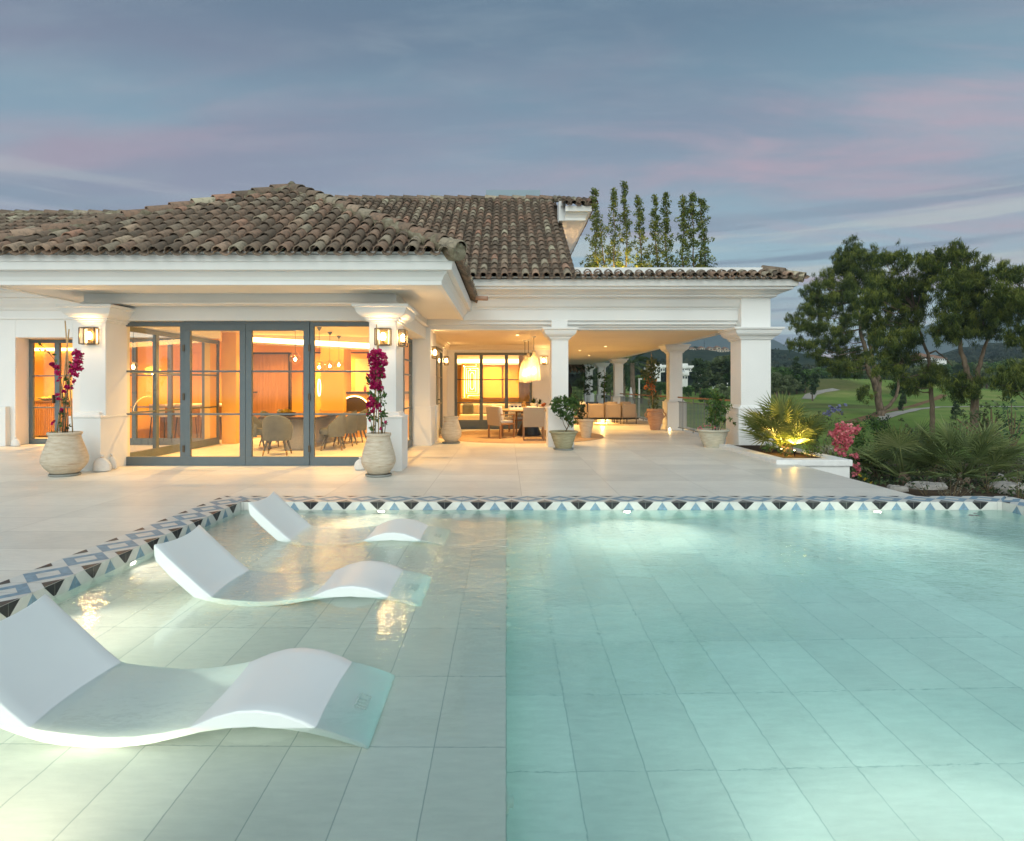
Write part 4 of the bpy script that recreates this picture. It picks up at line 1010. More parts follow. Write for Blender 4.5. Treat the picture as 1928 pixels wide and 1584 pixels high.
# ================================================================ fan palms
def fanpalm(loc, n, h, flen, mat, label, seed, spread=1.0, tilt=None, group=None, name='fan_palm', droop=0.0, nleaf=20):
    rd = random.Random(seed); t_ = thing(name, loc, label, 'fan palm', group)
    T = MB(); T.tube([(0, 0, 0), (.02, 0, h * .12), (0, .02, h * .22)], [.12, .13, .07], 9); T.build('trunk', BARK, t_)
    for k in range(n):
        az = rd.uniform(0, 2 * math.pi); e = rd.uniform(.25, 1.35) if tilt is None else rd.uniform(*tilt)
        pl = h * rd.uniform(.5, .85)
        d = Vector((math.cos(az) * math.cos(e) * spread, math.sin(az) * math.cos(e) * spread, math.sin(e))).normalized()
        base = Vector((rd.uniform(-.06, .06), rd.uniform(-.06, .06), h * .1)); tip = base + d * pl + Vector((0, 0, -.06 * pl * math.cos(e)))
        B = MB(); B.ca = rd.uniform(.2, .8)
        B.tube([base, base.lerp(tip, .5) + Vector((0, 0, .04)), tip], [.016, .011, .008], 5)
        side = d.cross(Vector((0, 0, 1))).normalized(); up = side.cross(d).normalized()
        cup = rd.uniform(.15, .45); rot = rd.uniform(-.25, .25)
        s2 = side * math.cos(rot) + up * math.sin(rot); u2 = up * math.cos(rot) - side * math.sin(rot)
        bl = rd.uniform(.1, .95)
        for j in range(nleaf):
            a = (j / (nleaf - 1) - .5) * R(215); L_ = flen * (1 - .22 * (abs(a) / R(107)) ** 2) * rd.uniform(.88, 1.06)
            dr = (d * math.cos(a) + s2 * math.sin(a)).normalized()
            w_ = .011 + .011 * flen; dn = u2 * cup * .35
            B.ca = min(1, max(0, bl * .6 + rd.uniform(0, .4)))
            nrm = dr.cross(u2).normalized()
            m1 = tip + dr * L_ * .5 + dn * L_ * .35; e1 = tip + dr * L_ + dn * L_ * .35 + Vector((0, 0, -L_ * (.10 + droop) * rd.uniform(.6, 1.6)))
            B.add([tip, m1 + nrm * w_, e1, m1 - nrm * w_, m1 + u2 * w_ * .8], [(0, 1, 4), (1, 2, 4), (2, 3, 4), (3, 0, 4)])
        B.build('frond', mat, t_)
    return t_
fanpalm((5.62, 12.3, .05), 36, .95, .56, PALML, 'golden uplit fan palm growing in the white planter', 3, 1.0, (.25, 1.5))
gzv = lambda x, y: gz(x, y)
q = P(1700, 890, 13.5); fanpalm((q.x, q.y, gz(q.x, q.y)), 24, 1.1, .62, PALMD, 'dark fan palm in the garden just right of the pink flowers', 5, 1.0, (.2, 1.4))
q = P(1812, 900, 13.0); fanpalm((q.x, q.y, gz(q.x, q.y)), 30, 1.2, .70, PALMD, 'broad dark fan palm in the garden behind the silver shrub', 9, 1.1, (.1, 1.4))
q = P(1752, 880, 16.0); 0 and fanpalm((q.x, q.y, gz(q.x, q.y)), 18, 1.5, .8, PALMD, 'taller dark fan palm behind the two front garden palms', 12, 1.0, (.3, 1.3))

# ================================================================ sandbags
def sandbag(loc, w_, h, label, seed, rz=0.0):
    rd = random.Random(seed); t_ = thing('sandbag', loc, label, 'sandbag', 'white weight bags by the pillars', rz)
    B = MB(); n = 16; prof = [(0, 0), (.80, 0), (1.0, .06), (1.0, .22), (.94, .42), (.78, .62), (.46, .76), (.20, .82), (.13, .84), (.20, .88), (.30, .95), (.22, 1.0), (0, .97)]
    vs = []
    for i, (r_, z) in enumerate(prof):
        for k in range(n):
            a = 2 * math.pi * k / n; rr_ = r_ * w_ / 2 * (1 + .12 * math.cos(2 * a) + .05 * math.sin(3 * a + z * 6) + rd.uniform(-.02, .02))
            vs.append((rr_ * math.cos(a), rr_ * math.sin(a) * .75, z * h))
    B.cs = True; B.add(vs, [(i * n + k, i * n + (k + 1) % n, (i + 1) * n + (k + 1) % n, (i + 1) * n + k) for i in range(len(prof) - 1) for k in range(n)])
    B.build('bag', SACK, t_, sub=1)
    tt = MB(); tt.lathe([(w_ * .085, h * .825), (w_ * .10, h * .84), (w_ * .085, h * .855)], n=10, cap=False); tt.build('tie_string', CANE, t_)
    return t_
def gb(px, py): q = G(px, py); return (q.x, q.y + .06, 0)
sandbag(gb(187, 889), .26, .28, 'slumped white sandbag at the foot of the left pillar, the front one of two', 1, .2)
sandbag(gb(206, 884), .19, .26, 'small white sandbag behind another at the foot of the left pillar', 2, -.3)
sandbag(gb(677, 886), .20, .22, 'white sandbag tucked behind the tall bougainvillea jar', 3)
sandbag(gb(26, 841), .20, .22, 'white sandbag by the wall left of the wing door, the left one', 4)
sandbag(gb(37, 837), .19, .21, 'white sandbag beside the wing door reveal, the right one', 5, .4)

# ================================================================ wall lanterns
def lantern(loc, rz, label, e=7.0, s=1.0):
    """back against the wall at loc, facing local -Y"""
    t_ = thing('wall_lantern', loc, label, 'wall lamp', 'lantern lamps on the walls', rz)
    W_, H_, D_ = .125 * s, .135 * s, .13 * s
    b = MB(); b.box(-W_ * .5, W_ * .5, -.012, 0, -H_ * .9, H_ * .9); b.build('back_plate', BRASS, t_)
    f = MB(); e_ = .008
    for sx in (-1, 1):
        for yy in (-.016, -D_): f.box(sx * W_ - e_, sx * W_ + e_, yy - e_, yy + e_, -H_, H_)
        for zz in (-H_, H_): f.box(sx * W_ - e_ + .001, sx * W_ + e_ - .001, -D_ + e_, -.016 - e_, zz - e_, zz + e_)
    for zz in (-H_, H_):
        for yy in (-.016, -D_): f.box(-W_ + e_, W_ - e_, yy - e_ + .001, yy + e_ - .001, zz - e_, zz + e_)
    f.build('frame', FRAMEB, t_)
    g = MB(); g.add([(-W_, -D_, -H_), (W_, -D_, -H_), (W_, -D_, H_), (-W_, -D_, H_)], [(0, 1, 2, 3)])
    g.add([(-W_, -D_, -H_), (-W_, -.016, -H_), (-W_, -.016, H_), (-W_, -D_, H_)], [(0, 1, 2, 3)]); g.add([(W_, -D_, -H_), (W_, -.016, -H_), (W_, -.016, H_), (W_, -D_, H_)], [(0, 1, 2, 3)])
    g.build('glass', LGLASS, t_)
    bb = MB(); bb.lathe([(0, -.075), (.028, -.060), (.043, -.02), (.038, .025), (.018, .055), (0, .062)], (0, -D_ * .55, .01), 12); bb.build('bulb', BULB, t_)
    sk = MB(); sk.lathe([(.016, -.10), (.016, -.055)], (0, -D_ * .55, .01), 10); sk.box(-.006, .006, -D_ * .55, 0, -.098, -.088); sk.build('socket', BRASS, t_)
    light('lantern_light', 'POINT', (0, -D_ * .55, .012), e, (1.0, .56, .22), .048, t_)
    return t_
lantern((-6.965, 10.268, 2.245), 0, 'glowing glass wall lantern on the left pillar', 80)
lantern((-2.045, 10.218, 2.225), 0, 'glowing lantern on the front of the right pillar, above the bougainvillea', 80)
lantern((-1.840, 10.46, 2.225), R(90), 'glowing lantern on the side of the right pillar', 80)
lantern((-1.798, 14.80, 2.22), R(90), 'bright lantern on the pilaster beside the side door', 60)
lantern((-1.928, 18.95, 2.20), R(90), 'small lantern on the side wall past the side door', 62)
lantern((1.23, 19.998, 2.25), 0, 'lantern on the back wall seen between the hanging lamps and the slim column', 62)

# ================================================================ hanging lamps over the terrace table
def pend(x, y, zb, label):
    t_ = thing('pendant_lamp', (x, y, zb), label, 'pendant lamp', 'woven bottle lamps over the terrace table')
    prof = [(.182, 0), (.178, .08), (.165, .22), (.15, .36), (.135, .48), (.115, .56), (.075, .63), (.05, .68), (.046, .78), (.048, .80)]
    b = MB(); b.lathe(prof, n=36, cap=False); b.build('shade', SHADE, t_)
    c_ = MB(); c_.tube([(0, 0, .75), (0, 0, 2.74 - zb)], .007, 6); c_.build('cord', BLACK, t_)
    r_ = MB(); r_.lathe([(0, 2.72 - zb), (.06, 2.72 - zb), (.06, 2.75 - zb), (0, 2.75 - zb)], n=18); r_.build('ceiling_rose', WHITEF, t_)
    bb = MB(); bb.lathe([(0, .17), (.03, .18), (.05, .23), (.045, .29), (.02, .33), (0, .34)], n=14); bb.build('bulb', BULB, t_)
    light('pendant_light', 'POINT', (0, 0, .25), 180, WARM, .055, t_)
pend(.745, 16.45, 1.565, 'front woven glass pendant lamp over the terrace table')
pend(.64, 17.6, 1.56, 'second woven glass pendant lamp, hanging just behind the front one')
pend(.55, 17.9, 1.52, 'leftmost woven glass pendant lamp, mostly hidden by the other two')

# recessed ceiling spots
def spot(x, y, z, e, label, name='ceiling_spotlight', group='recessed ceiling spotlights', ang=110, col=WARM):
    t_ = thing(name, (x, y, z), label, 'spotlight', group)
    b = MB(); b.lathe([(.045, -.004), (.06, -.006), (.062, 0)], n=18, cap=False); b.build('ring', WHITEF, t_)
    g = MB(); g.lathe([(0, -.003), (.044, -.003)], n=18, cap=False); g.build('lens', SPOTG, t_)
    light('spot_beam', 'SPOT', (0, 0, -.02), e, col, .04, t_, spot_size=R(ang), spot_blend=.8)
spot(2.75, 22.9, 2.750, 480, 'small ceiling spotlight over the sofa, the left of two')
spot(3.35, 20.6, 2.750, 480, 'small ceiling spotlight nearer the camera, the right of two')
spot(.3, 16.0, 2.750, 480, 'ceiling spotlight hidden behind the beam over the dining set')
spot(3.6, 26.5, 2.750, 480, 'far ceiling spotlight beyond the sofa')

# ================================================================ terrace dining set
t_ = thing('rug', (.42, 17.35, .0), 'large round woven rug under the terrace dining set', 'rug')
b = MB(); b.lathe([(0, .012), (2.32, .012), (2.34, .006), (2.34, .001)], n=80, cap=False); b.build('rug_weave', RUG, t_)
t_ = thing('dining_table', (.66, 17.45, .012), 'round terrace table on a black cone-shaped base', 'table')
b = MB(); b.lathe([(0, .705), (.86, .705), (.90, .72), (.90, .735), (.88, .742), (0, .742)], n=64, cap=False); b.build('table_top', M('pale_wood_top', (.45, .32, .20), .35, 0, .4, .1, 4, .05), t_)
b = MB(); b.lathe([(0, 0), (.355, 0), (.36, .015), (.20, .40), (.13, .52), (.16, .62), (.42, .704), (0, .704)], n=32, cap=False); b.build('pedestal', BLACK, t_)
def armchair(loc, rz, label):
    t_ = thing('armchair', loc, label, 'armchair', 'terrace dining armchairs', rz)
    for sx in (-1, 1):
        l = MB(); l.box(sx * .255 - .02, sx * .255 + .02, -.25, -.21, 0, .44); l.build('leg', WOODT, t_)
        l = MB(); l.box(sx * .255 - .02, sx * .255 + .02, .21, .25, 0, .62); l.build('leg', WOODT, t_)
        l = MB(); l.box(sx * .255 - .024, sx * .255 + .024, -.20, .26, .622, .645); l.build('armrest', WOODT, t_)
    s = MB(); s.box(-.275, .275, -.25, .23, .36, .405); s.build('seat_frame', WOODT, t_, bevel=.006)
    s = MB(); s.box(-.225, .225, -.21, .23, .408, .475); s.build('seat_cushion', WHITEF, t_, bevel=.02)
    Mx = Matrix.Translation((0, -.235, .36)) @ Matrix.Rotation(R(7), 4, 'X')
    s = MB(); s.box(-.28, .28, -.035, .02, -.02, .50, Mx); s.build('backrest', WEAVE, t_, bevel=.02)
    c_ = MB(); c_.box(-.20, .20, -.045, .045, -.20, .19); o = c_.build('cushion', WHITEF, t_, bevel=.03); o.location = (0, -.13, .68); o.rotation_euler = (R(14), R(4), 0)
armchair((-.13, 16.55, .013), R(-52), 'wood and woven armchair at the left of the terrace table, seen from behind')
armchair((.71, 15.98, .013), R(0), 'wood and woven armchair with its back to the camera, next to the slim column')
armchair((.2, 18.35, .013), R(150), 'far armchair across the terrace table, mostly hidden')
t_ = thing('tray', (.33, 17.2, .756), 'pale tray with small cups on the terrace table', 'tray')
b = MB(); b.box(-.24, .24, -.15, .15, 0, .02); b.box(-.24, .24, -.15, -.135, .02, .06); b.box(-.24, .24, .135, .15, .02, .06); b.box(-.24, -.225, -.135, .135, .02, .06); b.box(.225, .24, -.135, .135, .02, .06); b.build('tray_body', WHITEF, t_)
for k in range(3):
    c_ = thing('cup', (.17 + k * .11, 17.18, .777), ('left', 'middle', 'right')[k] + ' dark little cup standing on the tray', 'cup', 'cups on the tray')
    b = MB(); b.lathe([(0, 0), (.028, 0), (.033, .08), (.029, .08), (.025, .01), (0, .01)], n=16, cap=False); b.build('cup_body', NAVY, c_)
t_ = thing('glass_carafe', (.50, 17.15, .756), 'clear glass beside the tray on the terrace table', 'glass')
b = MB(); b.lathe([(0, .002), (.05, .002), (.055, .22), (.05, .22), (.046, .01), (0, .01)], n=20, cap=False); b.build('glass_body', LGLASS, t_)
for k, (dx, sc_) in enumerate(((.78, 1.0), (.96, .85))):
    t_ = thing('potted_succulent', (dx, 17.35 + .15 * k, .756), 'dark spiky plant in a small clay pot on the table, the %s one' % ('left' if k == 0 else 'right'), 'plant pot', 'spiky plants on the terrace table')
    b = MB(); b.lathe([(0, 0), (.075 * sc_, 0), (.098 * sc_, .17 * sc_), (.085 * sc_, .17 * sc_), (0, .15 * sc_)], n=20, cap=False); b.build('pot', CLAY, t_)
    b = MB(); rd = random.Random(k)
    for q_ in range(42):
        a = rd.uniform(0, 6.28); e = rd.uniform(.3, 1.4); L_ = rd.uniform(.10, .22) * sc_; d = Vector((math.cos(a) * math.cos(e), math.sin(a) * math.cos(e), math.sin(e)))
        s_ = d.cross(Vector((0, 0, 1))).normalized() * .014; b0 = Vector((0, 0, .16 * sc_)); b.ca = rd.random() * .4
        b.add([b0 - s_, b0 + s_, b0 + d * L_ * .5 + s_, b0 + d * L_, b0 + d * L_ * .5 - s_], [(0, 1, 2, 3, 4)])
    b.build('leaves', LEAFD, t_)
t_ = thing('flower_ornament', (1.02, 16.85, .756), 'small orange flower head at the edge of the terrace table', 'flower')
b = MB(); b.tube([(0, 0, 0), (0, 0, .10)], .006, 6); b.build('stem', BARKS, t_)
p, v_ = clump_pts([(0, 0, .13, .05), (.05, 0, .16, .04)], 40000); leafmesh('petals', p, .02, ORANGEF, t_, v_, .8)

# ================================================================ outdoor sofa and coffee table
t_ = thing('curved_sofa', (3.7, 23.0, 0), 'curved taupe outdoor sofa with its back to the camera on a thin dark frame', 'sofa')
cx0, cy0, Rr = -.05, 4.6, 5.1
def sp_(a, r): return (cx0 + math.sin(a) * r, cy0 - math.cos(a) * r)
segs = [(-.245, -.130), (-.125, -.005), (.0, .118), (.123, .236)]
base = MB(); fr = []
n = 26
for i in range(n + 1):
    a = -.25 + .50 * i / n; fr.append([(*sp_(a, r), z) for r, z in ((4.15, .18), (5.12, .18), (5.12, .225), (4.15, .225))])
base.add([q for r in fr for q in r], [(i * 4 + k, i * 4 + (k + 1) % 4, (i + 1) * 4 + (k + 1) % 4, (i + 1) * 4 + k) for i in range(n) for k in range(4)] + [(0, 1, 2, 3), (n * 4, n * 4 + 1, n * 4 + 2, n * 4 + 3)])
base.build('frame', BLACK, t_)
for a in (-.235, -.13, -.105, 0.0, .02, .115, .14, .235):
    for r in (4.25, 5.06):
        l = MB(); x, y = sp_(a, r); l.box(x - .012, x + .012, y - .012, y + .012, 0, .18); l.build('leg', BLACK, t_)
def curved_box(a0, a1, r0, r1, z0, z1, name, mat, bev=.05, n=6):
    b = MB(); b.cs = True; vs = []
    for i in range(n + 1):
        a = a0 + (a1 - a0) * i / n; vs += [(*sp_(a, r), z) for r, z in ((r0, z0), (r1, z0), (r1, z1), (r0, z1))]
    b.add(vs, [(i * 4 + k, i * 4 + (k + 1) % 4, (i + 1) * 4 + (k + 1) % 4, (i + 1) * 4 + k) for i in range(n) for k in range(4)] + [(0, 1, 2, 3), (n * 4, n * 4 + 1, n * 4 + 2, n * 4 + 3)])
    return b.build(name, mat, t_, bevel=bev)
for a0, a1 in segs: curved_box(a0, a1, 4.93, 5.11, .235, .76, 'back_cushion', SOFAF)
curved_box(-.245, .262, 4.12, 4.90, .235, .43, 'seat_cushion', SOFAF, .05, 20)
for k, (a, mt, lb) in enumerate(((-.19, WHITEF, 'white square pillow on the curved sofa'), (-.09, NAVY, 'navy blue pillow on the curved sofa'), (.06, SOFAF, 'taupe pillow in the middle of the curved sofa'), (.17, SOFAF, 'taupe pillow at the right end of the curved sofa'))):
    x, y = sp_(a, 4.80); pl = thing('sofa_pillow', (3.7 + x, 23.0 + y, .41), lb, 'pillow', 'pillows on the curved sofa', a)
    b = MB(); n = 8; vs = []
    for i in range(n + 1):
        for j in range(n + 1):
            u_, w_ = i / n * 2 - 1, j / n * 2 - 1; th = .07 * (1 - u_ ** 4) ** .5 * (1 - w_ ** 4) ** .5
            vs.append((u_ * .22, -th, .22 + w_ * .20))
    vs2 = [(x_, -y_, z_) for x_, y_, z_ in vs]; b.cs = True; m_ = (n + 1) ** 2
    fs = [(i * (n + 1) + j, i * (n + 1) + j + 1, (i + 1) * (n + 1) + j + 1, (i + 1) * (n + 1) + j) for i in range(n) for j in range(n)]
    b.add(vs, fs); b.add(vs2, fs); b.build('pillow_cover', mt, pl)
t_ = thing('coffee_table', (3.85, 23.9, 0), 'low round white table under glow behind the curved sofa', 'coffee table')
b = MB(); b.lathe([(0, 0), (.30, 0), (.32, .02), (.32, .26), (.55, .27), (.57, .29), (.57, .31), (0, .315)], n=48, cap=False); b.build('table_body', WHITEF, t_)
t_ = thing('rug', (3.9, 23.8, 0), 'round pale rug under the curved sofa', 'rug')
b = MB(); b.lathe([(0, .012), (2.0, .012), (2.02, .001)], n=64, cap=False); b.build('rug_weave', M('pale_rug', (.5, .42, .32), .95, 0, .05, .1, 30, .5, 120), t_)
light('under_sofa_glow', 'POINT', (0, 0, .20), 170, WARM, .03, bpy.data.objects['coffee_table']).location = (-.2, -.75, .13)

# ================================================================ railings
def railing(y0, y1, label, x=5.52):
    t_ = thing('balcony_railing', (x, (y0 + y1) / 2, 0), label, 'railing', world=True)
    b = MB(); b.tube([(x, y0, 1.055), (x, y1, 1.055)], .024, 8); b.build('top_rail', WOODT, t_)
    b = MB(); b.box(x - .012, x + .012, y0, y1, .90, .925); b.box(x - .012, x + .012, y0, y1, .08, .105); b.build('frame_rail', FRAME, t_)
    n = int((y1 - y0) / .13); step = (y1 - y0) / n
    for i in range(1, n):
        wd = .022 if i % 8 == 0 else .009
        p_ = MB(); p_.box(x - .008, x + .008, y0 + i * step - wd, y0 + i * step + wd, .02 if wd > .01 else .105, .90 if wd < .01 else 1.03); p_.build('post' if wd > .01 else 'baluster', FRAME, t_)
railing(14.9, 19.6, 'grey bar railing with a wooden handrail between the corner column and the second column')
railing(20.4, 29.6, 'grey bar railing between the second and third column, behind the amphora')
railing(30.4, 34.8, 'far grey bar railing between the third and fourth column')
# low white kerb below the first railing with a small floor lamp
t_ = thing('floor_lamp_fitting', (5.08, 19.0, 0), 'tiny lit floor fitting at the foot of the second column', 'floor light')
b = MB(); b.box(-.05, .05, -.04, .04, 0, .05); b.build('housing', STONEW, t_)
b = MB(); b.lathe([(0, .0), (.025, .01), (.03, .035), (0, .06)], (0, -.02, .05), 10); b.build('bulb', BULB, t_)
light('floor_glow', 'POINT', (0, -.06, .10), 1.5, WARM, .02, t_)

# ================================================================ planter uplights and ground plants
for k, (px_, py_) in enumerate(((1471, 840), (1496, 853))):
    q = P(px_, py_, (12.05, 11.75)[k]); t_ = thing('garden_uplight', (q.x, q.y, .06), '%s small spike spotlight lighting the fan palm' % ('rear' if k == 0 else 'front'), 'garden light', 'uplights in the planter')
    b = MB(); b.lathe([(.01, 0), (.012, .05), (.028, .06), (.034, .11), (.03, .11), (.026, .075), (0, .07)], n=14, cap=False); b.build('housing', BLACK, t_)
    b = MB(); b.lathe([(0, .095), (.024, .098), (.012, .112), (0, .115)], n=12, cap=False); b.build('lens', BULB, t_)
    light('uplight_beam', 'SPOT', (0, 0, .125), 150 if k else 110, (1.0, .62, .14), .02, t_, rot=(R(197 if k else 195), R(4 if k else -4), 0), spot_size=R(104), spot_blend=.6)
    light('uplight_spill', 'POINT', (0, .04, .20), 9.0, (1.0, .58, .12), .02, t_)
def groundcl(px_, py_, Y, s_, label, mat, cat='shrub', name='ground_plant', h=.8, size=.03, per=1600, flowers=None):
    q = P(px_, py_, Y); t_ = thing(name, (q.x, q.y, q.z), label, cat)
    cl_ = [(random.uniform(-s_, s_) * .6, random.uniform(-s_, s_) * .4, random.uniform(.2, .8) * s_ * h, s_ * random.uniform(.35, .6)) for _ in range(9)]
    B = MB()
    for k in range(6):
        a = random.uniform(0, 6.28); B.tube([(0, 0, -.02), (math.cos(a) * s_ * .3, math.sin(a) * s_ * .3, s_ * h * .5), (math.cos(a) * s_ * .7, math.sin(a) * s_ * .5, s_ * h)], [.006, .004, .002], 5)
    B.build('stem', BARKS, t_)
    p, v_ = clump_pts(cl_, per, h); leafmesh('foliage', p, size, mat, t_, v_, .4)
    if flowers:
        p, v_ = clump_pts([(random.uniform(-s_, s_) * .5, random.uniform(-s_, s_) * .3, s_ * h * random.uniform(.6, 1.1), s_ * .16) for _ in range(6)], flowers[1]); leafmesh('flowers', p, flowers[2], flowers[0], t_, v_, .8)
    return t_
groundcl(1452, 850, 11.9, .20, 'small green plant with violet flowers at the left of the planter', LEAFG, flowers=(LILAC, 3000, .015))
groundcl(1478, 858, 11.5, .17, 'small green plant in front of the fan palm in the planter', LEAFG)
groundcl(1528, 858, 11.6, .24, 'dense green plant right of the front uplight in the planter', LEAFG)
groundcl(1552, 856, 12.2, .22, 'silvery low plant at the right end of the planter', LEAFS)

# ================================================================ pool fittings
def poollight(x, y, z, label, rot, e=55, nx_=0, ny_=-1, ang=120, col=(1.0, .90, .66)):
    t_ = thing('pool_light', (x, y, z), label, 'pool light', 'lights set into the pool walls')
    Mx = Matrix.Rotation(R(90), 4, 'X') if ny_ else Matrix.Rotation(R(90) * nx_, 4, 'Y')
    b = MB(); b.lathe([(.040, 0), (.062, .004), (.064, .012), (.045, .018)], n=24, M4=Mx, cap=False); b.build('rim', WHITEF, t_)
    b = MB(); b.lathe([(0, .010), (.042, .010)], n=20, M4=Mx, cap=False); b.build('lens', POOLG, t_)
    light('pool_beam', 'SPOT', (nx_ * .035, ny_ * .035, 0), e, col, .03, t_, rot=rot, spot_size=R(ang), spot_blend=1.0)
PW = (1.0, .88, .74)
poollight(-1.50, 7.343, -.145, 'pool light in the far shelf wall behind the farthest chaise', (R(62), 0, R(180)), 64, col=(1, .88, .66))
poollight(1.45, 7.343, -.16, 'pool light in the far wall, the left one in the deep part', (R(66), 0, R(180)), 113, ang=140, col=PW)
poollight(4.45, 7.343, -.16, 'pool light in the far wall, the right one in the deep part', (R(66), 0, R(150)), 113, ang=140, col=PW)
poollight(-3.188, 5.20, -.15, 'pool light low in the left pool wall between two chaises', (R(62), 0, R(-90)), 32, nx_=1, ny_=0, col=(1, .82, .64))
poollight(-3.188, 3.75, -.15, 'added unseen pool light in the left wall level with the middle chaise', (R(66), 0, R(-90)), 131, nx_=1, ny_=0, col=(1, .82, .64))  # unseen light added to even out the shelf brightness
poollight(-3.188, 2.25, -.15, 'added unseen pool light in the left wall beside the nearest chaise', (R(66), 0, R(-80)), 16, nx_=1, ny_=0, ang=140, col=(1, .82, .64))  # out of view, added to brighten the water round the nearest chaise
poollight(-1.95, 1.503, -.17, 'pool light in the near wall shining along the shelf', (R(66), 0, R(6)), 138, ny_=1, ang=130, col=(1, .78, .56))
poollight(1.75, 1.503, -.30, 'pool light in the near wall shining over the deep floor', (R(62), 0, R(4)), 135, ny_=1, ang=140, col=PW)
poollight(4.6, 1.503, -.30, 'added unseen fill light in the near wall towards the right corner', (R(62), 0, R(10)), 106, ny_=1, ang=140, col=PW)  # unseen fill added for an even glow over the deep floor
poollight(5.968, 4.4, -.25, 'added unseen fill light in the right pool wall', (R(64), 0, R(90)), 99, nx_=-1, ny_=0, ang=140, col=PW)  # no fitting in view here; added to fill the deep part
for k, (y, lb) in enumerate(((6.9, 'farthest'), (5.35, 'second farthest'), (4.15, 'middle'), (2.45, 'nearest'))):
    t_ = thing('jet_nozzle', (0.0, y, -.42), lb + ' white jet nozzle in the step between shelf and deep part', 'jet nozzle', 'jets along the pool step')
    b = MB(); b.lathe([(.05, 0), (.05, .008), (.03, .014), (.028, .03), (.012, .032), (.012, .02), (0, .02)], n=20, M4=Matrix.Rotation(R(90), 4, 'Y'), cap=False); b.build('nozzle_body', WHITEF, t_)
for k, (px_, py_, s_) in enumerate(((1829, 970.5, .05), (1840, 971.5, .035), (1836, 967, .03))):
    q = G(px_, py_, -.084); t_ = thing('fallen_petal', (q.x, q.y, -.0835), ('largest', 'second', 'smallest')[k] + ' dark red petal floating by the far right pool corner', 'petal', 'petals on the water')
    b = MB(); b.add([(-s_, 0, .001), (0, -s_ * .5, .003), (s_, 0, .001), (0, s_ * .5, .003)], [(0, 1, 2, 3)]); b.build('petal', PINKF, t_)
# ================================================================ dining room
t_ = thing('dining_table', (-4.66, 14.75, 0), 'long indoor dining table with a dark top behind the glass doors', 'table')
b = MB(); b.box(-.62, .62, -1.75, 1.75, .70, .75); b.build('table_top', M('dark_polished_top', (.05, .035, .025), .12, 0, .5, .2, 3, 0), t_, bevel=.01)
for y in (-1.0, 1.0):
    b = MB(); b.lathe([(0, 0), (.30, 0), (.30, .02), (.27, .06), (.27, .70), (0, .70)], (0, y, 0), 28, cap=False); b.build('pedestal', CREAMF, t_)
def shell_chair(loc, rz, label, src=None):
    if src is not None: return copy_tree(src, loc=loc, rz=rz, label=label)
    t_ = thing('dining_chair', loc, label, 'dining chair', 'upholstered chairs round the indoor dining table', rz)
    b = MB(); b.cs = True; n = 18; vs = []
    for i in range(n + 1):       # wrap-around back shell, local -Y is the back
        a = R(-205 + 230 * i / n) ; a = R(165 + 210 * i / n)
        for r_, z in ((.27, .30), (.29, .40), (.30, .60), (.295, .80), (.28, .83), (.25, .82), (.245, .60), (.24, .42)):
            hz = z if z < .5 else .5 + (z - .5) * max(.15, math.sin(math.pi * i / n) ** .7)
            vs.append((math.cos(a) * r_, math.sin(a) * r_ * .92, hz))
    m_ = 8
    b.add(vs, [(i * m_ + k, (i + 1) * m_ + k, (i + 1) * m_ + k + 1, i * m_ + k + 1) for i in range(n) for k in range(m_ - 1)] + [tuple(range(m_)), tuple(n * m_ + k for k in range(m_))])
    b.build('backrest', OLIVEF, t_)
    b = MB(); b.lathe([(0, .34), (.24, .34), (.265, .37), (.265, .44), (.24, .47), (0, .475)], (0, .03, 0), 28, cap=False); b.build('seat', OLIVEF, t_)
    for sx in (-1, 1):
        for sy in (-1, 1):
            l = MB(); l.tube([(sx * .15, sy * .14, .35), (sx * .215, sy * .205, .10)], [.030, .019], 8); lo_ = l.build('leg', M('dark_leg_wood', (.10, .10, .095), .5) if 'dark_leg_wood' not in MATS else MATS['dark_leg_wood'], t_)
            l = MB(); l.tube([(sx * .215, sy * .205, .10), (sx * .235, sy * .225, 0)], [.0195, .014], 8); l.build('brass_tip', BRASS, lo_)
    return t_
src = shell_chair((-4.70, 12.55, 0), R(8), 'upholstered dining chair at the near end of the indoor table, back to the glass')
shell_chair((-3.84, 13.55, 0), R(98), 'first dining chair on the right side of the indoor table', src)
shell_chair((-3.82, 14.50, 0), R(92), 'second dining chair on the right side of the indoor table', src)
shell_chair((-3.80, 15.45, 0), R(90), 'third dining chair on the right side of the indoor table', src)
shell_chair((-5.50, 13.50, 0), R(-84), 'first dining chair on the left side of the indoor table', src)
shell_chair((-5.52, 14.45, 0), R(-90), 'second dining chair on the left side of the indoor table', src)
shell_chair((-5.50, 15.45, 0), R(-92), 'third dining chair on the left side of the indoor table', src)
shell_chair((-5.0, 16.95, 0), R(180), 'far end dining chair of the indoor table, the left one', src)
shell_chair((-4.3, 17.0, 0), R(176), 'far end dining chair of the indoor table, the right one', src)
t_ = thing('low_bowl', (-5.1, 14.2, .75), 'low bowl of green leaves on the indoor dining table', 'bowl')
b = MB(); b.lathe([(0, 0), (.14, 0), (.22, .05), (.21, .05), (.13, .015), (0, .012)], n=28, cap=False); b.build('bowl_body', BLACK, t_)
p, v_ = clump_pts([(0, 0, .07, .14)], 9000, .4); leafmesh('foliage', p, .03, YELL, t_, v_)
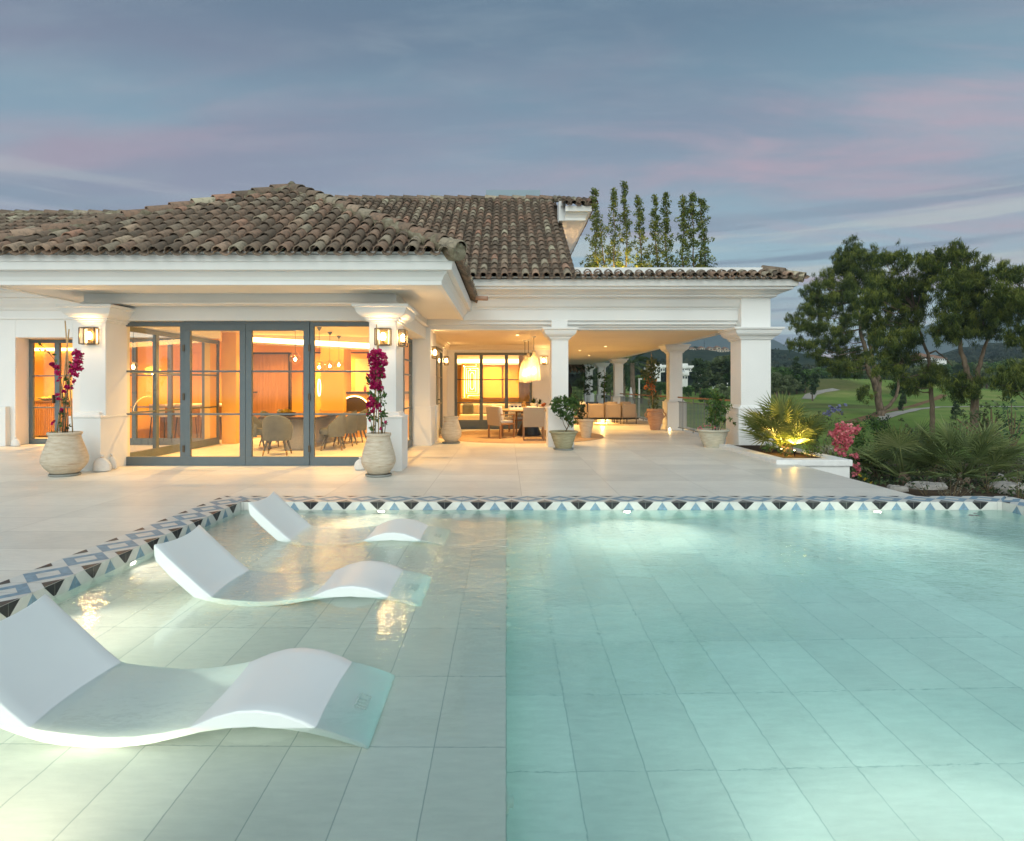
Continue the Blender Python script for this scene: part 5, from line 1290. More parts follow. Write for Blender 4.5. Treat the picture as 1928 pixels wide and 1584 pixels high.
def globe(x, y, z, r, label, zc=2.72, e=30):
    t_ = thing('globe_pendant', (x, y, z), label, 'pendant lamp', 'glass globe lamps in the dining room')
    b = MB(); b.lathe([(r * math.sin(math.pi * k / 16) + 1e-5, -r * math.cos(math.pi * k / 16)) for k in range(17)], n=28, cap=False); b.build('globe', LGLASS, t_)
    b = MB(); b.lathe([(0, .045), (r * .42, .04), (r * .45, .025), (.015, .0)], n=20, cap=False); b.build('reflector', BRASS, t_)
    b = MB(); b.lathe([(0, -.06), (.022, -.045), (.032, -.015), (.02, .01), (0, .015)], n=14, cap=False); b.build('bulb', BULB, t_)
    b = MB(); b.tube([(0, 0, r * .9), (0, 0, zc - z - .06)], .004, 5); b.build('cord', BLACK, t_)
    b = MB(); b.lathe([(.006, zc - z - .085), (.055, zc - z - .01), (.055, zc - z)], n=16, cap=False); b.build('ceiling_cone', FRAME, t_)
    light('globe_light', 'POINT', (0, 0, -.05), e, WARM, .03, t_)
for (px_, py_, Y, r, lb) in ((556, 675, 13.2, .125, 'glass globe lamp hanging alone behind the third glass leaf'), (601, 690, 13.6, .12, 'lowest left glass globe of the group of three'), (621, 688, 14.8, .12, 'middle glass globe of the group of three'), (638, 686, 15.9, .12, 'right glass globe of the group of three'), (251, 690, 12.6, .10, 'glass globe lamp seen through the leftmost glass leaf')):
    q = P(px_, py_, Y); globe(q.x, q.y, q.z, r, lb)
# pleated pendant, arc lamp shade
q = P(288, 702, 12.9); t_ = thing('pleated_pendant', (q.x, q.y, q.z), 'yellow pleated dome lamp seen through the leftmost glass leaf', 'pendant lamp')
b = MB(); n = 48; vs = []
for r_, z in ((.05, .13), (.10, .115), (.14, .06), (.155, -.03)):
    for k in range(n):
        a = 2 * math.pi * k / n; q_ = r_ * (1 + (.035 if k % 2 else -.035)); vs.append((q_ * math.cos(a), q_ * math.sin(a), z))
b.add(vs, [(i * n + k, i * n + (k + 1) % n, (i + 1) * n + (k + 1) % n, (i + 1) * n + k) for i in range(3) for k in range(n)])
m, tt = newmat('pleated_shade_fabric'); trn = tt.n('ShaderNodeBsdfTranslucent', {'Color': (1, .62, .16, 1)}).outputs[0]; df = pbsdf(tt, (.8, .48, .12, 1), .8)
PLEAT = finish(m, tt, tt.n('ShaderNodeMixShader', {0: .5, 1: trn, 2: df}).outputs[0])
b.build('shade', PLEAT, t_)
b = MB(); b.lathe([(0, -.05), (.025, -.03), (.03, 0), (.015, .03), (0, .035)], n=14, cap=False); b.build('bulb', BULB, t_)
b = MB(); b.tube([(0, 0, .13), (0, 0, 2.72 - q.z)], .004, 5); b.build('cord', BLACK, t_)
light('pleated_light', 'POINT', (0, 0, -.06), 25, (1, .5, .14), .035, t_)
# coves: recessed light slots, header beams
t_ = thing('cove_light', (-4.5, 16.8, 2.6), 'bright recessed light cove running along the dining room ceiling', 'cove light', world=True)
b = MB(); a0 = P(427, 637, 15.35); a1 = P(712, 652.5, 16.45)
for (p0, p1, h0, h1, mt, nm) in ((a0, a1, .055, .07, COVE, 'light_slot'),):
    b = MB(); b.add([(p0.x, p0.y, p0.z - h0), (p1.x, p1.y, p1.z - h1), (p1.x, p1.y, p1.z + h1), (p0.x, p0.y, p0.z + h0)], [(0, 1, 2, 3)]); b.build(nm, mt, t_)
    b = MB(); b.add([(p0.x, p0.y, p0.z + h0), (p1.x, p1.y, p1.z + h1), (p1.x, p1.y, 2.72), (p0.x, p0.y, 2.72)], [(0, 1, 2, 3)])
    d = Vector((p1.x - p0.x, p1.y - p0.y, 0)).normalized(); nv = Vector((-d.y, d.x, 0))
    b.add([(p0.x, p0.y, p0.z - h0), (p1.x, p1.y, p1.z - h1), (p1.x + nv.x * .05, p1.y + nv.y * .05, p1.z - h1 - .05), (p0.x + nv.x * .05, p0.y + nv.y * .05, p0.z - h0 - .05)], [(0, 1, 2, 3)])
    b.build('ceiling_drop', CEIL, t_)
light('cove_glow', 'AREA', (-5.2, 16.1, 2.3), 60, WARM, 0, t_, rot=(R(-60), 0, R(45)), shape='RECTANGLE', size=3.0, size_y=.08) if False else None
# wall pieces and joinery
WB = MATS['brown_panel_wood']
t_ = thing('sliding_panel', (-7.0, 16.9, 0), 'tall brown wooden sliding panel at the back of the dining room', 'door panel', world=True)
b = MB(); b.box(-7.45, -6.05, 17.0, 17.06, .05, 2.30); b.build('panel', WB, t_)
b = MB(); b.box(-7.5, -6.0, 16.96, 17.10, 2.30, 2.35); b.box(-7.5, -7.45, 16.96, 17.10, 0, 2.30); b.box(-6.05, -6.0, 16.96, 17.10, 0, 2.30); b.build('frame', BLACK, t_)
b = MB(); b.box(-7.4, -6.9, 16.9, 16.95, 1.22, 1.26); b.build('handle', BLACK, t_)
t_ = thing('wall_panel', (-5.2, 17.9, 0), 'amber lacquered wall panel behind the dining table', 'wall panel', world=True)
b = MB(); b.box(-5.95, -4.95, 18.12, 18.17, .05, 2.38); b.box(-4.93, -3.93, 18.12, 18.17, .05, 2.38); b.build('panel', M('amber_lacquer', (.85, .50, .11), .25, 0, .5, .1, 1, 0), t_)
b = MB(); b.box(-6.0, -3.9, 18.10, 18.18, 2.38, 2.42); b.box(-4.95, -4.93, 18.10, 18.18, .05, 2.38); b.build('trim', BLACK, t_)
t_ = thing('room_column', (-4.9, 17, 0), 'broad ochre column by the bar counter inside the dining room', 'column', world=True)
x0_ = P(604, 700, 16.6).x; x1_ = P(647, 700, 16.6).x
b = MB(); b.box(x0_, x1_, 16.6, 17.4, 0, 2.72); b.build('column_body', INNERO, t_)
t_ = thing('bar_counter', (-3.8, 17.2, 0), 'curved bar counter with a dark top and glasses at the right of the dining room', 'bar counter', world=True)
xa = P(647, 738, 16.9).x; b = MB(); b.box(xa, -2.6, 16.9, 17.5, 0, 1.20); b.build('counter_body', INNERO, t_)
b = MB(); b.box(xa - .05, -2.55, 16.82, 17.55, 1.20, 1.26); b.build('counter_top', M('dark_counter_stone', (.05, .03, .02), .3), t_)
b = MB(); r0 = .42; cxm = xa + .30
for k in range(18):
    a0_, a1_ = math.pi * k / 18, math.pi * (k + 1) / 18
    b.add([(cxm + math.cos(a) * r, 16.885, .70 + math.sin(a) * r) for a, r in ((a0_, r0), (a1_, r0), (a1_, r0 + .03), (a0_, r0 + .03))], [(0, 1, 2, 3)])
b.build('light_arc', COVE, t_)
b = MB(); b.add([(cxm + math.cos(math.pi * k / 18) * r0, 16.888, .70 + math.sin(math.pi * k / 18) * r0) for k in range(19)], [tuple(range(19))]); b.build('arch_recess', M('dark_recess', (.06, .04, .02), .6), t_)
for k, x in enumerate((-3.95, -3.65, -3.52)):
    b_ = thing('bottle', (x, 17.1, 1.261), ('red', 'tall clear', 'short clear')[k] + ' bottle standing on the bar counter', 'bottle', 'bottles on the bar counter')
    b = MB(); hh = (.17, .26, .18)[k]; b.lathe([(0, 0), (.035, 0), (.038, hh * .6), (.015, hh * .8), (.015, hh), (0, hh)], n=16, cap=False); b.build('bottle_body', (M('red_bottle', (.5, .05, .02), .3), LGLASS, LGLASS)[k], b_)
t_ = thing('bar_shelf', (-3.2, 18, 0), 'lit amber wall niche behind the bar counter', 'wall niche', world=True)
b = MB(); b.box(P(669, 700, 18.1).x, P(692, 700, 18.1).x + .5, 18.08, 18.17, .9, 2.22); b.build('niche_back', M('glowing_onyx', (.8, .48, .16), .4, emis=(1, .55, .15, 1), es=.5), t_)
t_ = thing('curved_mirror_lamp', (P(601, 720, 16.0).x, 16.0, 0), 'vertical glowing loop lamp beside the ochre column', 'wall lamp', world=True)
b = MB(); q0 = P(601, 730, 16.0); b.tube([(q0.x + math.sin(a) * .035, 16.0, q0.z + math.cos(a) * .22) for a in [2 * math.pi * k / 20 for k in range(21)]], .014, 7); b.build('light_loop', NEON, t_)
# kitchen island seen at the left
t_ = thing('kitchen_island', (-8.2, 16.5, 0), 'kitchen island with a pale worktop left of the dining table', 'kitchen island')
b = MB(); b.box(-.9, .9, -.45, .45, 0, .88); b.build('cabinet', WB, t_)
b = MB(); b.box(-.98, .98, -.52, .52, .88, .93); b.build('worktop', STONEW, t_)
for k in range(3):
    s = thing('bar_stool', (-8.9 + .65 * k, 15.75, 0), ('left', 'middle', 'right')[k] + ' bar stool in front of the kitchen island', 'bar stool', 'stools at the kitchen island')
    b = MB(); b.box(-.2, .2, -.18, .18, .62, .68); b.build('seat', CREAMF, s, bevel=.015)
    b = MB(); b.box(-.2, .2, -.2, -.16, .68, .95); b.build('backrest', CREAMF, s, bevel=.015)
    for sx in (-1, 1):
        for sy in (-1, 1):
            l = MB(); l.tube([(sx * .16, sy * .14, .62), (sx * .2, sy * .18, 0)], .014, 6); l.build('leg', BLACK, s)
for (x, y, e, lb) in ((-6.0, 12.2, 55, 'added front left downlight in the dining room ceiling'), (-3.2, 12.2, 55, 'added front right downlight in the dining room ceiling'), (-6.3, 15.9, 60, 'added rear left downlight in the dining room ceiling'), (-3.1, 16.2, 60, 'added rear right downlight in the dining room ceiling'), (-5.0, 17.5, 70, 'added back wall downlight in the dining room ceiling'), (-8.3, 16.6, 70, 'added downlight over the kitchen island')):
    spot(x, y, 2.72, e * 7.5, lb, group='added downlights in the dining room', ang=135)  # downlights added to give dining room and kitchen their warm light

# ================================================================ left wing room
t_ = thing('sideboard', (-11.6, 17.0, 0), 'ribbed brown sideboard behind the left wing door', 'sideboard')
b = MB(); b.box(-1.6, 1.9, -.25, .25, .06, .98)
for k in range(70): b.box(-1.6 + k * .05, -1.6 + k * .05 + .028, -.262, -.25, .06, .96)
b.build('cabinet', WB, t_)
b = MB(); b.box(-1.62, 1.92, -.28, .27, .98, 1.01); b.build('top', M('brown_top', (.16, .09, .05), .4), t_)
q = P(85, 747, 16.9); t_ = thing('fruit_bowl', (q.x, 16.95, 1.012), 'wide bowl of lemons on the ribbed sideboard', 'bowl')
b = MB(); b.lathe([(0, 0), (.08, 0), (.24, .075), (.235, .08), (.08, .015), (0, .012)], n=32, cap=False); b.build('bowl_body', CLAYG, t_)
for k in range(7):
    a = k * .9; l = thing('lemon', (q.x + math.cos(a) * .09, 16.95 + math.sin(a) * .09, 1.012 + .065 + (.03 if k == 0 else 0)), ('topmost', 'rightmost', 'second right', 'rear', 'left rear', 'leftmost', 'front')[k] + ' yellow lemon in the wide bowl', 'lemon', 'lemons in the bowl')
    b = MB(); b.lathe([(0, -.038), (.02, -.032), (.036, 0), (.02, .032), (0, .040)], n=12, cap=False); b.build('fruit', M('lemon_peel', (.75, .48, .05), .5) if 'lemon_peel' not in MATS else MATS['lemon_peel'], l)
t_ = thing('wall_panel', (-11.6, 17.5, 0), 'lit ochre wall panel with a dark screen behind the left wing door', 'wall panel', world=True)
b = MB(); b.box(-13.2, -12.62, 17.48, 17.56, 1.05, 2.5); b.box(-12.55, -10.2, 17.50, 17.56, 1.05, 2.5); b.build('panel', M('ochre_panel', (.70, .42, .14), .5), t_)
b = MB(); b.box(-12.30, -11.80, 17.44, 17.49, 1.25, 1.9); b.build('screen', M('dark_screen', (.05, .03, .02), .3), t_)
t_ = thing('cove_light', (-12, 17.3, 2.5), 'short light cove above the ribbed sideboard', 'cove light', world=True)
b = MB(); b.box(-14, -10.0, 17.42, 17.47, 2.42, 2.50); b.build('light_slot', COVE, t_)
spot(-12.6, 16.1, 2.72, 600, 'added left downlight in the wing room', group='added downlights in the wing room', ang=130)  # both wing room spots are added to light the room
spot(-11.2, 16.1, 2.72, 600, 'added right downlight in the wing room', group='added downlights in the wing room', ang=130)

# ================================================================ lounge behind the terrace
t_ = thing('neon_wall_art', (-1.2, 22.6, 1.5), 'maze-like glowing line artwork on the lounge wall', 'light artwork', world=True)
Yn = 22.6
def N(px_, py_): q = P(px_, py_, Yn); return (q.x, Yn, q.z)
def zx(a, b): return N(680 + a / 4.95, 560 + b / 4.95)
for ln in ([(1072, 622), (1072, 645), (962, 645), (962, 935)], [(1105, 625), (1105, 915), (995, 915), (995, 935)], [(1092, 662), (980, 662), (980, 895), (1090, 895), (1090, 662)], [(1072, 682), (998, 682), (998, 878), (1068, 878), (1068, 682)], [(1034, 700), (1022, 708), (1016, 722), (1016, 838), (1022, 852), (1034, 860), (1046, 852), (1052, 838), (1052, 722), (1046, 708), (1034, 700)]):
    b = MB(); b.tube([zx(*p) for p in ln], .010, 6); b.build('light_tube', NEON, t_)
b = MB(); b.box(N(869, 690)[0], N(907, 690)[0], 22.66, 22.70, N(880, 752)[2], N(880, 684)[2]); b.build('backing_panel', INNERO, t_)
t_ = thing('room_divider', (0, 22.9, 0), 'tall ochre wall screens behind the lounge sofa', 'room divider', world=True)
b = MB()
for xa_, xb_ in ((868, 945), (948, 980)): b.box(P(xa_, 700, 22.9).x, P(xb_, 700, 22.9).x, 22.9, 22.98, P(900, 749, 22.9).z, P(900, 686, 22.9).z)
b.build('screen_panel', INNERO, t_)
b = MB(); b.box(-1.7, 1.2, 22.92, 23.2, .95, 1.04); b.build('ledge', WB, t_)
t_ = thing('cove_light', (0, 22.5, 2.3), 'bright light cove across the lounge ceiling', 'cove light', world=True)
b = MB(); b.box(-2.0, P(985, 680, 22.7).x, 22.75, 22.79, P(900, 683.5, 22.75).z, P(900, 677, 22.75).z); b.build('light_slot', COVE, t_)
b = MB(); b.box(-2.2, 1.7, 22.80, 22.9, P(900, 684, 22.75).z - .06, 2.68); b.build('ceiling_drop', CEIL, t_)
t_ = thing('lounge_sofa', (-.8, 21.6, 0), 'cream lounge sofa with cushions behind the large window', 'sofa')
b = MB(); b.box(-.85, 1.35, -.45, .45, .08, .42); b.build('seat', CREAMF, t_, bevel=.06)
b = MB(); b.box(-.85, 1.35, .20, .48, .42, .78); b.build('backrest', CREAMF, t_, bevel=.06)
for k in range(4):
    pl = thing('lounge_cushion', (-1.35 + .5 * k, 21.62, .43), ('left olive', 'second cream', 'third white', 'right white')[k] + ' cushion on the lounge sofa', 'cushion', 'cushions on the lounge sofa')
    b = MB(); b.box(-.2, .2, -.06, .06, 0, .36); b.build('cushion_cover', (OLIVEF, CREAMF, WHITEF, WHITEF)[k], pl, bevel=.05)
t_ = thing('lounge_curtain', (.8, 20.6, 0), 'ochre floor-length curtain at the right of the lounge window', 'curtain', world=True)
b = MB(); b.cs = True; vs = []; n = 60
for i in range(n + 1):
    x = .42 + .42 * i / n; y = 20.55 + .035 * math.sin(i * 1.05); vs += [(x, y, .03), (x, y, 2.45)]
b.add(vs, [(2 * i, 2 * i + 2, 2 * i + 3, 2 * i + 1) for i in range(n)]); b.build('curtain_cloth', M('ochre_curtain', (.45, .30, .12), .85), t_)
for (x, y, lb) in ((-1.3, 21.4, 'added left lounge downlight'), (.2, 21.4, 'added right lounge downlight'), (-.5, 22.2, 'added lounge downlight by the artwork')):
    spot(x, y, 2.68, 300, lb + ' in the ceiling', group='added downlights in the lounge', ang=140)  # ceiling lights added for warm fill behind the lounge window
# ================================================================ pines
def rz_(x, y): return (1460 + x * .2903, 440 + y * .2903)
def limb(B, pts, Y, r0, r1, dys=None):
    q = []
    for i, (x, y) in enumerate(pts):
        a, c = rz_(x, y); q.append(P(a, c, Y + (dys[i] if dys else 0)))
    # subdivide with slight wobble
    o = []; 
    for i in range(len(q) - 1):
        for k in range(3):
            f = k / 3; o.append(q[i].lerp(q[i + 1], f) + Vector((random.uniform(-.05, .05), random.uniform(-.05, .05), 0)) * (1 if k else 0))
    o.append(q[-1]); B.tube(o, [(r0 + (r1 - r0) * i / (len(o) - 1)) * .46 for i in range(len(o))], 9)
def pine(label, base, Y, trunks, clumps, per=480, size=.20, depth=1.0, name='pine_tree'):
    a, c = rz_(*base); bp = P(a, c, Y); bp.z = gz(bp.x, bp.y)
    t_ = thing(name, tuple(bp), label, 'pine tree', world=True)
    B = MB()
    for i, (pts, r0, r1) in enumerate(trunks):
        limb(B, pts, Y, r0, r1)
    if trunks:
        x0, y0 = trunks[0][0][0]; a, c = rz_(x0, y0); p0 = P(a, c, Y); B.tube([bp + Vector((0, 0, -.3)), p0 + Vector((0, 0, .05))], [trunks[0][1] * .60, trunks[0][1] * .46], 9)
    w = []
    for (x, y, r) in clumps:
        a, c = rz_(x, y); rw = r * .2903 * Y / F; q = P(a, c, Y + random.uniform(-1, 1) * rw * 1.6 * depth)
        w.append((q.x, q.y, q.z, rw))
    # branches from the nearest limb point up to each clump
    lp = []
    for pts, r0, r1 in trunks:
        for i in range(len(pts) - 1):
            for k in range(4):
                f = k / 4; x = pts[i][0] * (1 - f) + pts[i + 1][0] * f; y = pts[i][1] * (1 - f) + pts[i + 1][1] * f
                a, c = rz_(x, y); lp.append(P(a, c, Y))
    for (x, y, z, r) in w:
        q = Vector((x, y, z)); best = min(lp, key=lambda p: (p - q).length + (3.0 if p.z > q.z else 0)) if lp else q
        mid = best.lerp(q, .5) + Vector((0, 0, -.12 * (q - best).length))
        B.tube([best, mid, q], [.07, .04, .015], 5)
    B.build('trunk', BARK, t_)
    # every clump splits into flat tiers of tufts
    cl_ = []
    for (x, y, z, r) in w:
        for k in range(24):
            d = rng.normal(size=3) * .52
            cl_.append((x + d[0] * r * 1.1, y + d[1] * r, z + d[2] * r * .95, r * rng.uniform(.16, .42)))
    p, v_ = clump_pts(cl_, per * 3.0, 1.15, .62); p += rng.normal(size=p.shape) * .07
    up = np.tile([0, 0, 1.0], (len(p), 1)) + rng.normal(size=p.shape) * .6
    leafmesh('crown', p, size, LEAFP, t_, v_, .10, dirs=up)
    return t_
pine('tall pine nearest the corner column with a forked trunk and a bare right limb', (680, 1180), 60,
     [([(680, 1150), (665, 1050), (640, 960), (600, 880), (590, 780), (560, 680), (545, 560), (520, 400), (510, 220)], .75, .16), ([(668, 1050), (675, 960), (640, 880), (615, 740), (600, 620), (600, 460)], .55, .15), ([(690, 1150), (745, 1110), (785, 1050), (798, 990), (785, 900)], .42, .2)],
     [(510, 110, 65), (430, 150, 65), (580, 150, 60), (400, 230, 75), (500, 220, 85), (600, 240, 75), (345, 320, 55), (270, 330, 42), (430, 330, 90), (540, 330, 85), (640, 330, 65), (225, 400, 50), (300, 430, 75), (400, 440, 85), (500, 440, 75), (205, 500, 50), (300, 520, 70), (112, 565, 38), (170, 590, 50), (260, 610, 65), (350, 610, 70), (450, 560, 70), (560, 520, 60), (100, 715, 32), (170, 725, 48), (250, 725, 60), (340, 720, 60), (440, 690, 60), (300, 830, 50), (370, 865, 52), (450, 870, 55), (520, 870, 55), (430, 800, 60), (540, 790, 50), (585, 1040, 46), (640, 620, 55), (660, 700, 50)], 400)
pine('middle pine with a slim pale trunk standing on the lawn', (1012, 1365), 45,
     [([(1012, 1340), (1015, 1240), (1018, 1120), (1008, 1000), (998, 860), (990, 780), (950, 680), (925, 600), (900, 460)], .42, .12), ([(990, 780), (1040, 760), (1090, 800), (1150, 860)], .16, .06), ([(1000, 800), (900, 820), (820, 850)], .14, .05), ([(1015, 1125), (1030, 1110)], .3, .25)],
     [(700, 150, 52), (765, 160, 50), (850, 175, 60), (640, 400, 70), (700, 330, 80), (620, 460, 72), (720, 450, 85), (800, 300, 80), (880, 330, 70), (950, 350, 60), (830, 430, 85), (920, 450, 75), (620, 570, 60), (720, 560, 85), (820, 560, 85), (900, 560, 70), (680, 690, 70), (780, 690, 85), (870, 690, 70), (660, 800, 70), (760, 800, 80), (860, 800, 60), (700, 890, 55), (800, 900, 50), (870, 970, 60), (950, 935, 65), (1040, 935, 60), (905, 1010, 40), (1085, 905, 42), (1000, 880, 50)], 420)
pine('right pine with a thick pale trunk forking into two limbs', (1295, 1395), 42,
     [([(1298, 1370), (1290, 1200), (1292, 1060), (1270, 960), (1240, 900), (1225, 820), (1200, 750), (1190, 600), (1180, 400), (1170, 200)], .62, .12), ([(1300, 1060), (1312, 960), (1315, 880), (1345, 780), (1375, 690), (1340, 560), (1320, 400)], .42, .10)],
     [(1180, 95, 42), (1130, 145, 60), (1220, 155, 60), (1045, 175, 60), (965, 175, 50), (1300, 235, 70), (1200, 235, 80), (1100, 245, 80), (1005, 245, 70), (1355, 280, 50), (1130, 345, 80), (1240, 345, 85), (1340, 355, 70), (1150, 445, 80), (1250, 445, 85), (1350, 455, 80), (1120, 555, 70), (1220, 560, 80), (1330, 550, 80), (1420, 520, 70), (1065, 640, 60), (1140, 660, 70), (1250, 630, 70), (1350, 625, 60), (1440, 640, 50), (1160, 980, 58), (1250, 960, 66), (1200, 1045, 58), (1290, 1020, 46), (1335, 960, 36), (1370, 165, 26), (1480, 460, 60)], 440)
pine('pine at the right edge of the photo with a low dark bough', (1700, 1500), 38,
     [([(1700, 1450), (1690, 1000), (1680, 600), (1660, 300)], .55, .12), ([(1690, 900), (1600, 900), (1500, 930)], .18, .06)],
     [(1500, 265, 65), (1580, 265, 70), (1480, 365, 65), (1560, 380, 80), (1610, 450, 80), (1520, 500, 70), (1590, 600, 70), (1535, 680, 48), (1610, 700, 60), (1435, 965, 52), (1500, 940, 75), (1580, 950, 80), (1610, 885, 60), (1545, 1010, 50), (1650, 940, 80)], 440)

# ================================================================ slender trees on the roof terrace
Yt = 15.7
for i, (bx, tx, ty, lb) in enumerate(((1126, 1119.5, 354, 'twin-stemmed slender tree, leftmost on the roof terrace beside the upper eave'), (1158, 1155.5, 356, 'second slender tree on the roof terrace, its foot lit golden'), (1182, 1175.5, 342, 'tallest slender tree on the roof terrace, third from the left'), (1209, 1202, 367, 'fourth slender tree from the left on the roof terrace'), (1238, 1233, 368, 'fifth and thin slender tree from the left on the roof terrace'), (1256, 1253, 363, 'sixth slender tree from the left on the roof terrace'), (1285, 1287, 369, 'seventh slender tree from the left on a pale cane'), (1309, 1302, 361, 'eighth slender tree from the left, dense at mid height'), (1334, 1318, 373, 'leaning slender tree at the right end of the roof terrace row'))):
    b0 = P(bx, 510, Yt); b0.z = 3.78; tp = P(tx, ty, Yt)
    t_ = thing('slender_tree', tuple(b0), lb, 'slender tree', 'slender trees on the roof terrace', world=True)
    n = 15; line = [b0.lerp(tp, k / n) + Vector((math.sin(k * .8 + i) * .025, math.cos(k * .7 + i) * .02, 0)) for k in range(n + 1)]
    B = MB(); B.tube(line, [.022 * (1 - k / n * .8) for k in range(n + 1)], 6); cl_ = []
    if i == 0:
        l2 = [b0 + Vector((.28, .05, 0)), b0.lerp(tp, .4) + Vector((.16, .05, 0)), b0.lerp(tp, .72) + Vector((.12, .05, 0))]; B.tube(l2, [.02, .014, .006], 6)
        for k in range(12): q = l2[0].lerp(l2[2], k / 12); cl_.append((q.x + random.uniform(-.06, .12), q.y, q.z + .2, .12))
        l3 = [b0 + Vector((-.25, 0, 0)), b0.lerp(tp, .35)]; 
        for k in range(8): q = l3[0].lerp(l3[1], k / 8); cl_.append((q.x + random.uniform(-.1, .06), q.y, q.z + .2, .13))
    for k in range(2, n * 2):
        f = k / (n * 2); q = b0.lerp(tp, f); wd = .215 * (1 - f) ** .85 * (1.25 if i in (0, 7, 8) else 1.0) + .022
        for s_ in range(3):
            e = q + Vector((random.gauss(0, wd * .62), random.gauss(0, wd * .6), random.uniform(-.03, .06)))
            cl_.append((e.x, e.y, e.z, random.uniform(.05, .10)))
            if random.random() < .4: B.tube([q, e], [.006, .002], 4)
    B.build('trunk', BARKS, t_)
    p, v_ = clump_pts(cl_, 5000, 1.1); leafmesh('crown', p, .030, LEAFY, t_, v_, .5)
for k, (px_, r, lb) in enumerate(((1110, .16, 'left'), (1222, .24, 'middle'), (1257, .20, 'right-hand'), (1330, .22, 'far right'))):
    q = P(px_, 500, Yt); t_ = thing('low_shrub', (q.x, Yt, 3.78), lb + ' low dark shrub between the slender roof terrace trees', 'shrub', 'low shrubs on the roof terrace')
    p, v_ = clump_pts([(random.uniform(-r, r) * 1.3, random.uniform(-.1, .1), .45 + random.uniform(0, .35), r * .6) for _ in range(7)], 2200); leafmesh('foliage', p, .035, LEAFD, t_, v_, .5)
    B = MB(); B.tube([(0, 0, 0), (0, 0, .5)], .02, 5); B.build('stem', BARKS, t_)
t_ = thing('grass_tuft', (P(1380, 500, Yt).x, Yt, 3.78), 'thin pale grass tuft at the right end of the roof parapet', 'grass tuft')
B = MB()
for k in range(110):
    x = random.gauss(0, .28); h = random.uniform(.35, .62) + (.35 if random.random() < .04 else 0); l = random.gauss(0, .12); B.ca = random.random(); B.add([(x, 0, 0), (x + .006, 0, 0), (x + l * .5 + .004, 0, h * .6), (x + l, .02, h), (x + l * .5, 0, h * .6)], [(0, 1, 2, 3, 4)])
B.build('blades', LEAFY, t_)
for k, px_ in enumerate((1152, 1186)):
    t_ = thing('garden_uplight', (P(px_, 500, Yt - .35).x, Yt - .35, 3.78), ('left', 'right')[k] + ' uplight among the slender roof terrace trees', 'garden light', 'uplights on the roof terrace')
    b = MB(); b.lathe([(.01, 0), (.03, .06), (.034, .11), (.026, .11), (0, .07)], n=14, cap=False); b.build('housing', BLACK, t_)
    light('uplight_beam', 'SPOT', (0, 0, .12), 60, (1, .62, .12), .02, t_, rot=(R(172), 0, 0), spot_size=R(100), spot_blend=.7)
    light('uplight_spill', 'POINT', (0, .05, .42), 38, (1, .60, .10), .04, t_)

# ================================================================ garden
def shrub(px_, pyb, clumps, label, mat, name='shrub', cat='shrub', per=900, size=.05, aspect=.42, Y=None, flowers=None, flat=.9, stem=None, group=None, dep=.7):
    b0 = hit(px_, pyb) if Y is None else P(px_, pyb, Y)
    if Y is not None: b0.z = gz(b0.x, b0.y)
    Yk = b0.y; k = Yk / F; stem = stem or .0006 * Yk
    t_ = thing(name, tuple(b0), label, cat, group, world=True)
    w = []
    for (a, c, r) in clumps:
        q = P(a, c, Yk + random.uniform(-1, 1) * r * k * dep); 
        for _ in range(4): 
            d = rng.normal(size=3) * r * k * .42; w.append((q.x + d[0], q.y + d[1], q.z + d[2], r * k * random.uniform(.42, .72)))
    B = MB()
    for (a, c, r) in clumps[:14]:
        q = P(a, c, Yk); B.tube([b0 + Vector((0, 0, -.05)), b0.lerp(q, .5) + Vector((random.uniform(-.1, .1) * r * k, 0, 0)), q], [stem, stem * .6, stem * .25], 5)
    B.build('stem', BARKS, t_)
    p, v_ = clump_pts(w, per, flat); leafmesh('foliage', p, size, mat, t_, v_, aspect)
    if flowers:
        fl, fm, fs, fp = flowers; w = []
        for (a, c, r) in fl: q = P(a, c, Yk - r * k * .6); w.append((q.x, q.y, q.z, r * k))
        p, v_ = clump_pts(w, fp, .9); leafmesh('flowers', p, fs, fm, t_, v_, .8)
    return t_
shrub(1598, 905, [(1585, 838, 10), (1600, 870, 9), (1606, 890, 8), (1590, 820, 8)], 'bright pink bougainvillea behind the white planter end', LEAFG, 'bougainvillea', 'bougainvillea', 500, .035, Y=13.2,
      flowers=([(1585, 803, 11), (1574, 810, 9), (1597, 806, 10), (1568, 818, 9), (1580, 820, 13), (1594, 818, 13), (1608, 812, 9), (1614, 806, 7), (1577, 832, 10), (1590, 832, 12), (1600, 828, 8), (1580, 846, 9), (1592, 844, 8), (1587, 855, 6), (1608, 857, 7), (1614, 862, 5), (1612, 878, 8), (1616, 886, 6), (1610, 892, 5)], PINKL, .035, 3600))
shrub(1650, 905, [(1650, 800, 18), (1635, 815, 20), (1660, 812, 20), (1678, 820, 16), (1628, 835, 22), (1650, 835, 25), (1672, 838, 22), (1635, 860, 25), (1660, 862, 26), (1682, 858, 18), (1622, 878, 20), (1645, 885, 24), (1670, 888, 20)], 'large loose green shrub right of the pink bougainvillea', LEAFG, per=1300, size=.045, Y=14.5)
shrub(1560, 870, [(1555, 808, 14), (1560, 825, 18), (1570, 845, 14), (1550, 840, 14), (1545, 790, 8), (1585, 790, 12), (1600, 795, 10)], 'yellow-green shrub behind the lit fan palm', LEAFO, per=520, size=.05, Y=17)
shrub(1537, 850, [(1537, 790, 12), (1536, 805, 14), (1538, 822, 14), (1534, 835, 12), (1530, 800, 8)], 'very dark clipped shrub between the fan palm and the lilac bush', LEAFD, per=900, size=.05, Y=19)
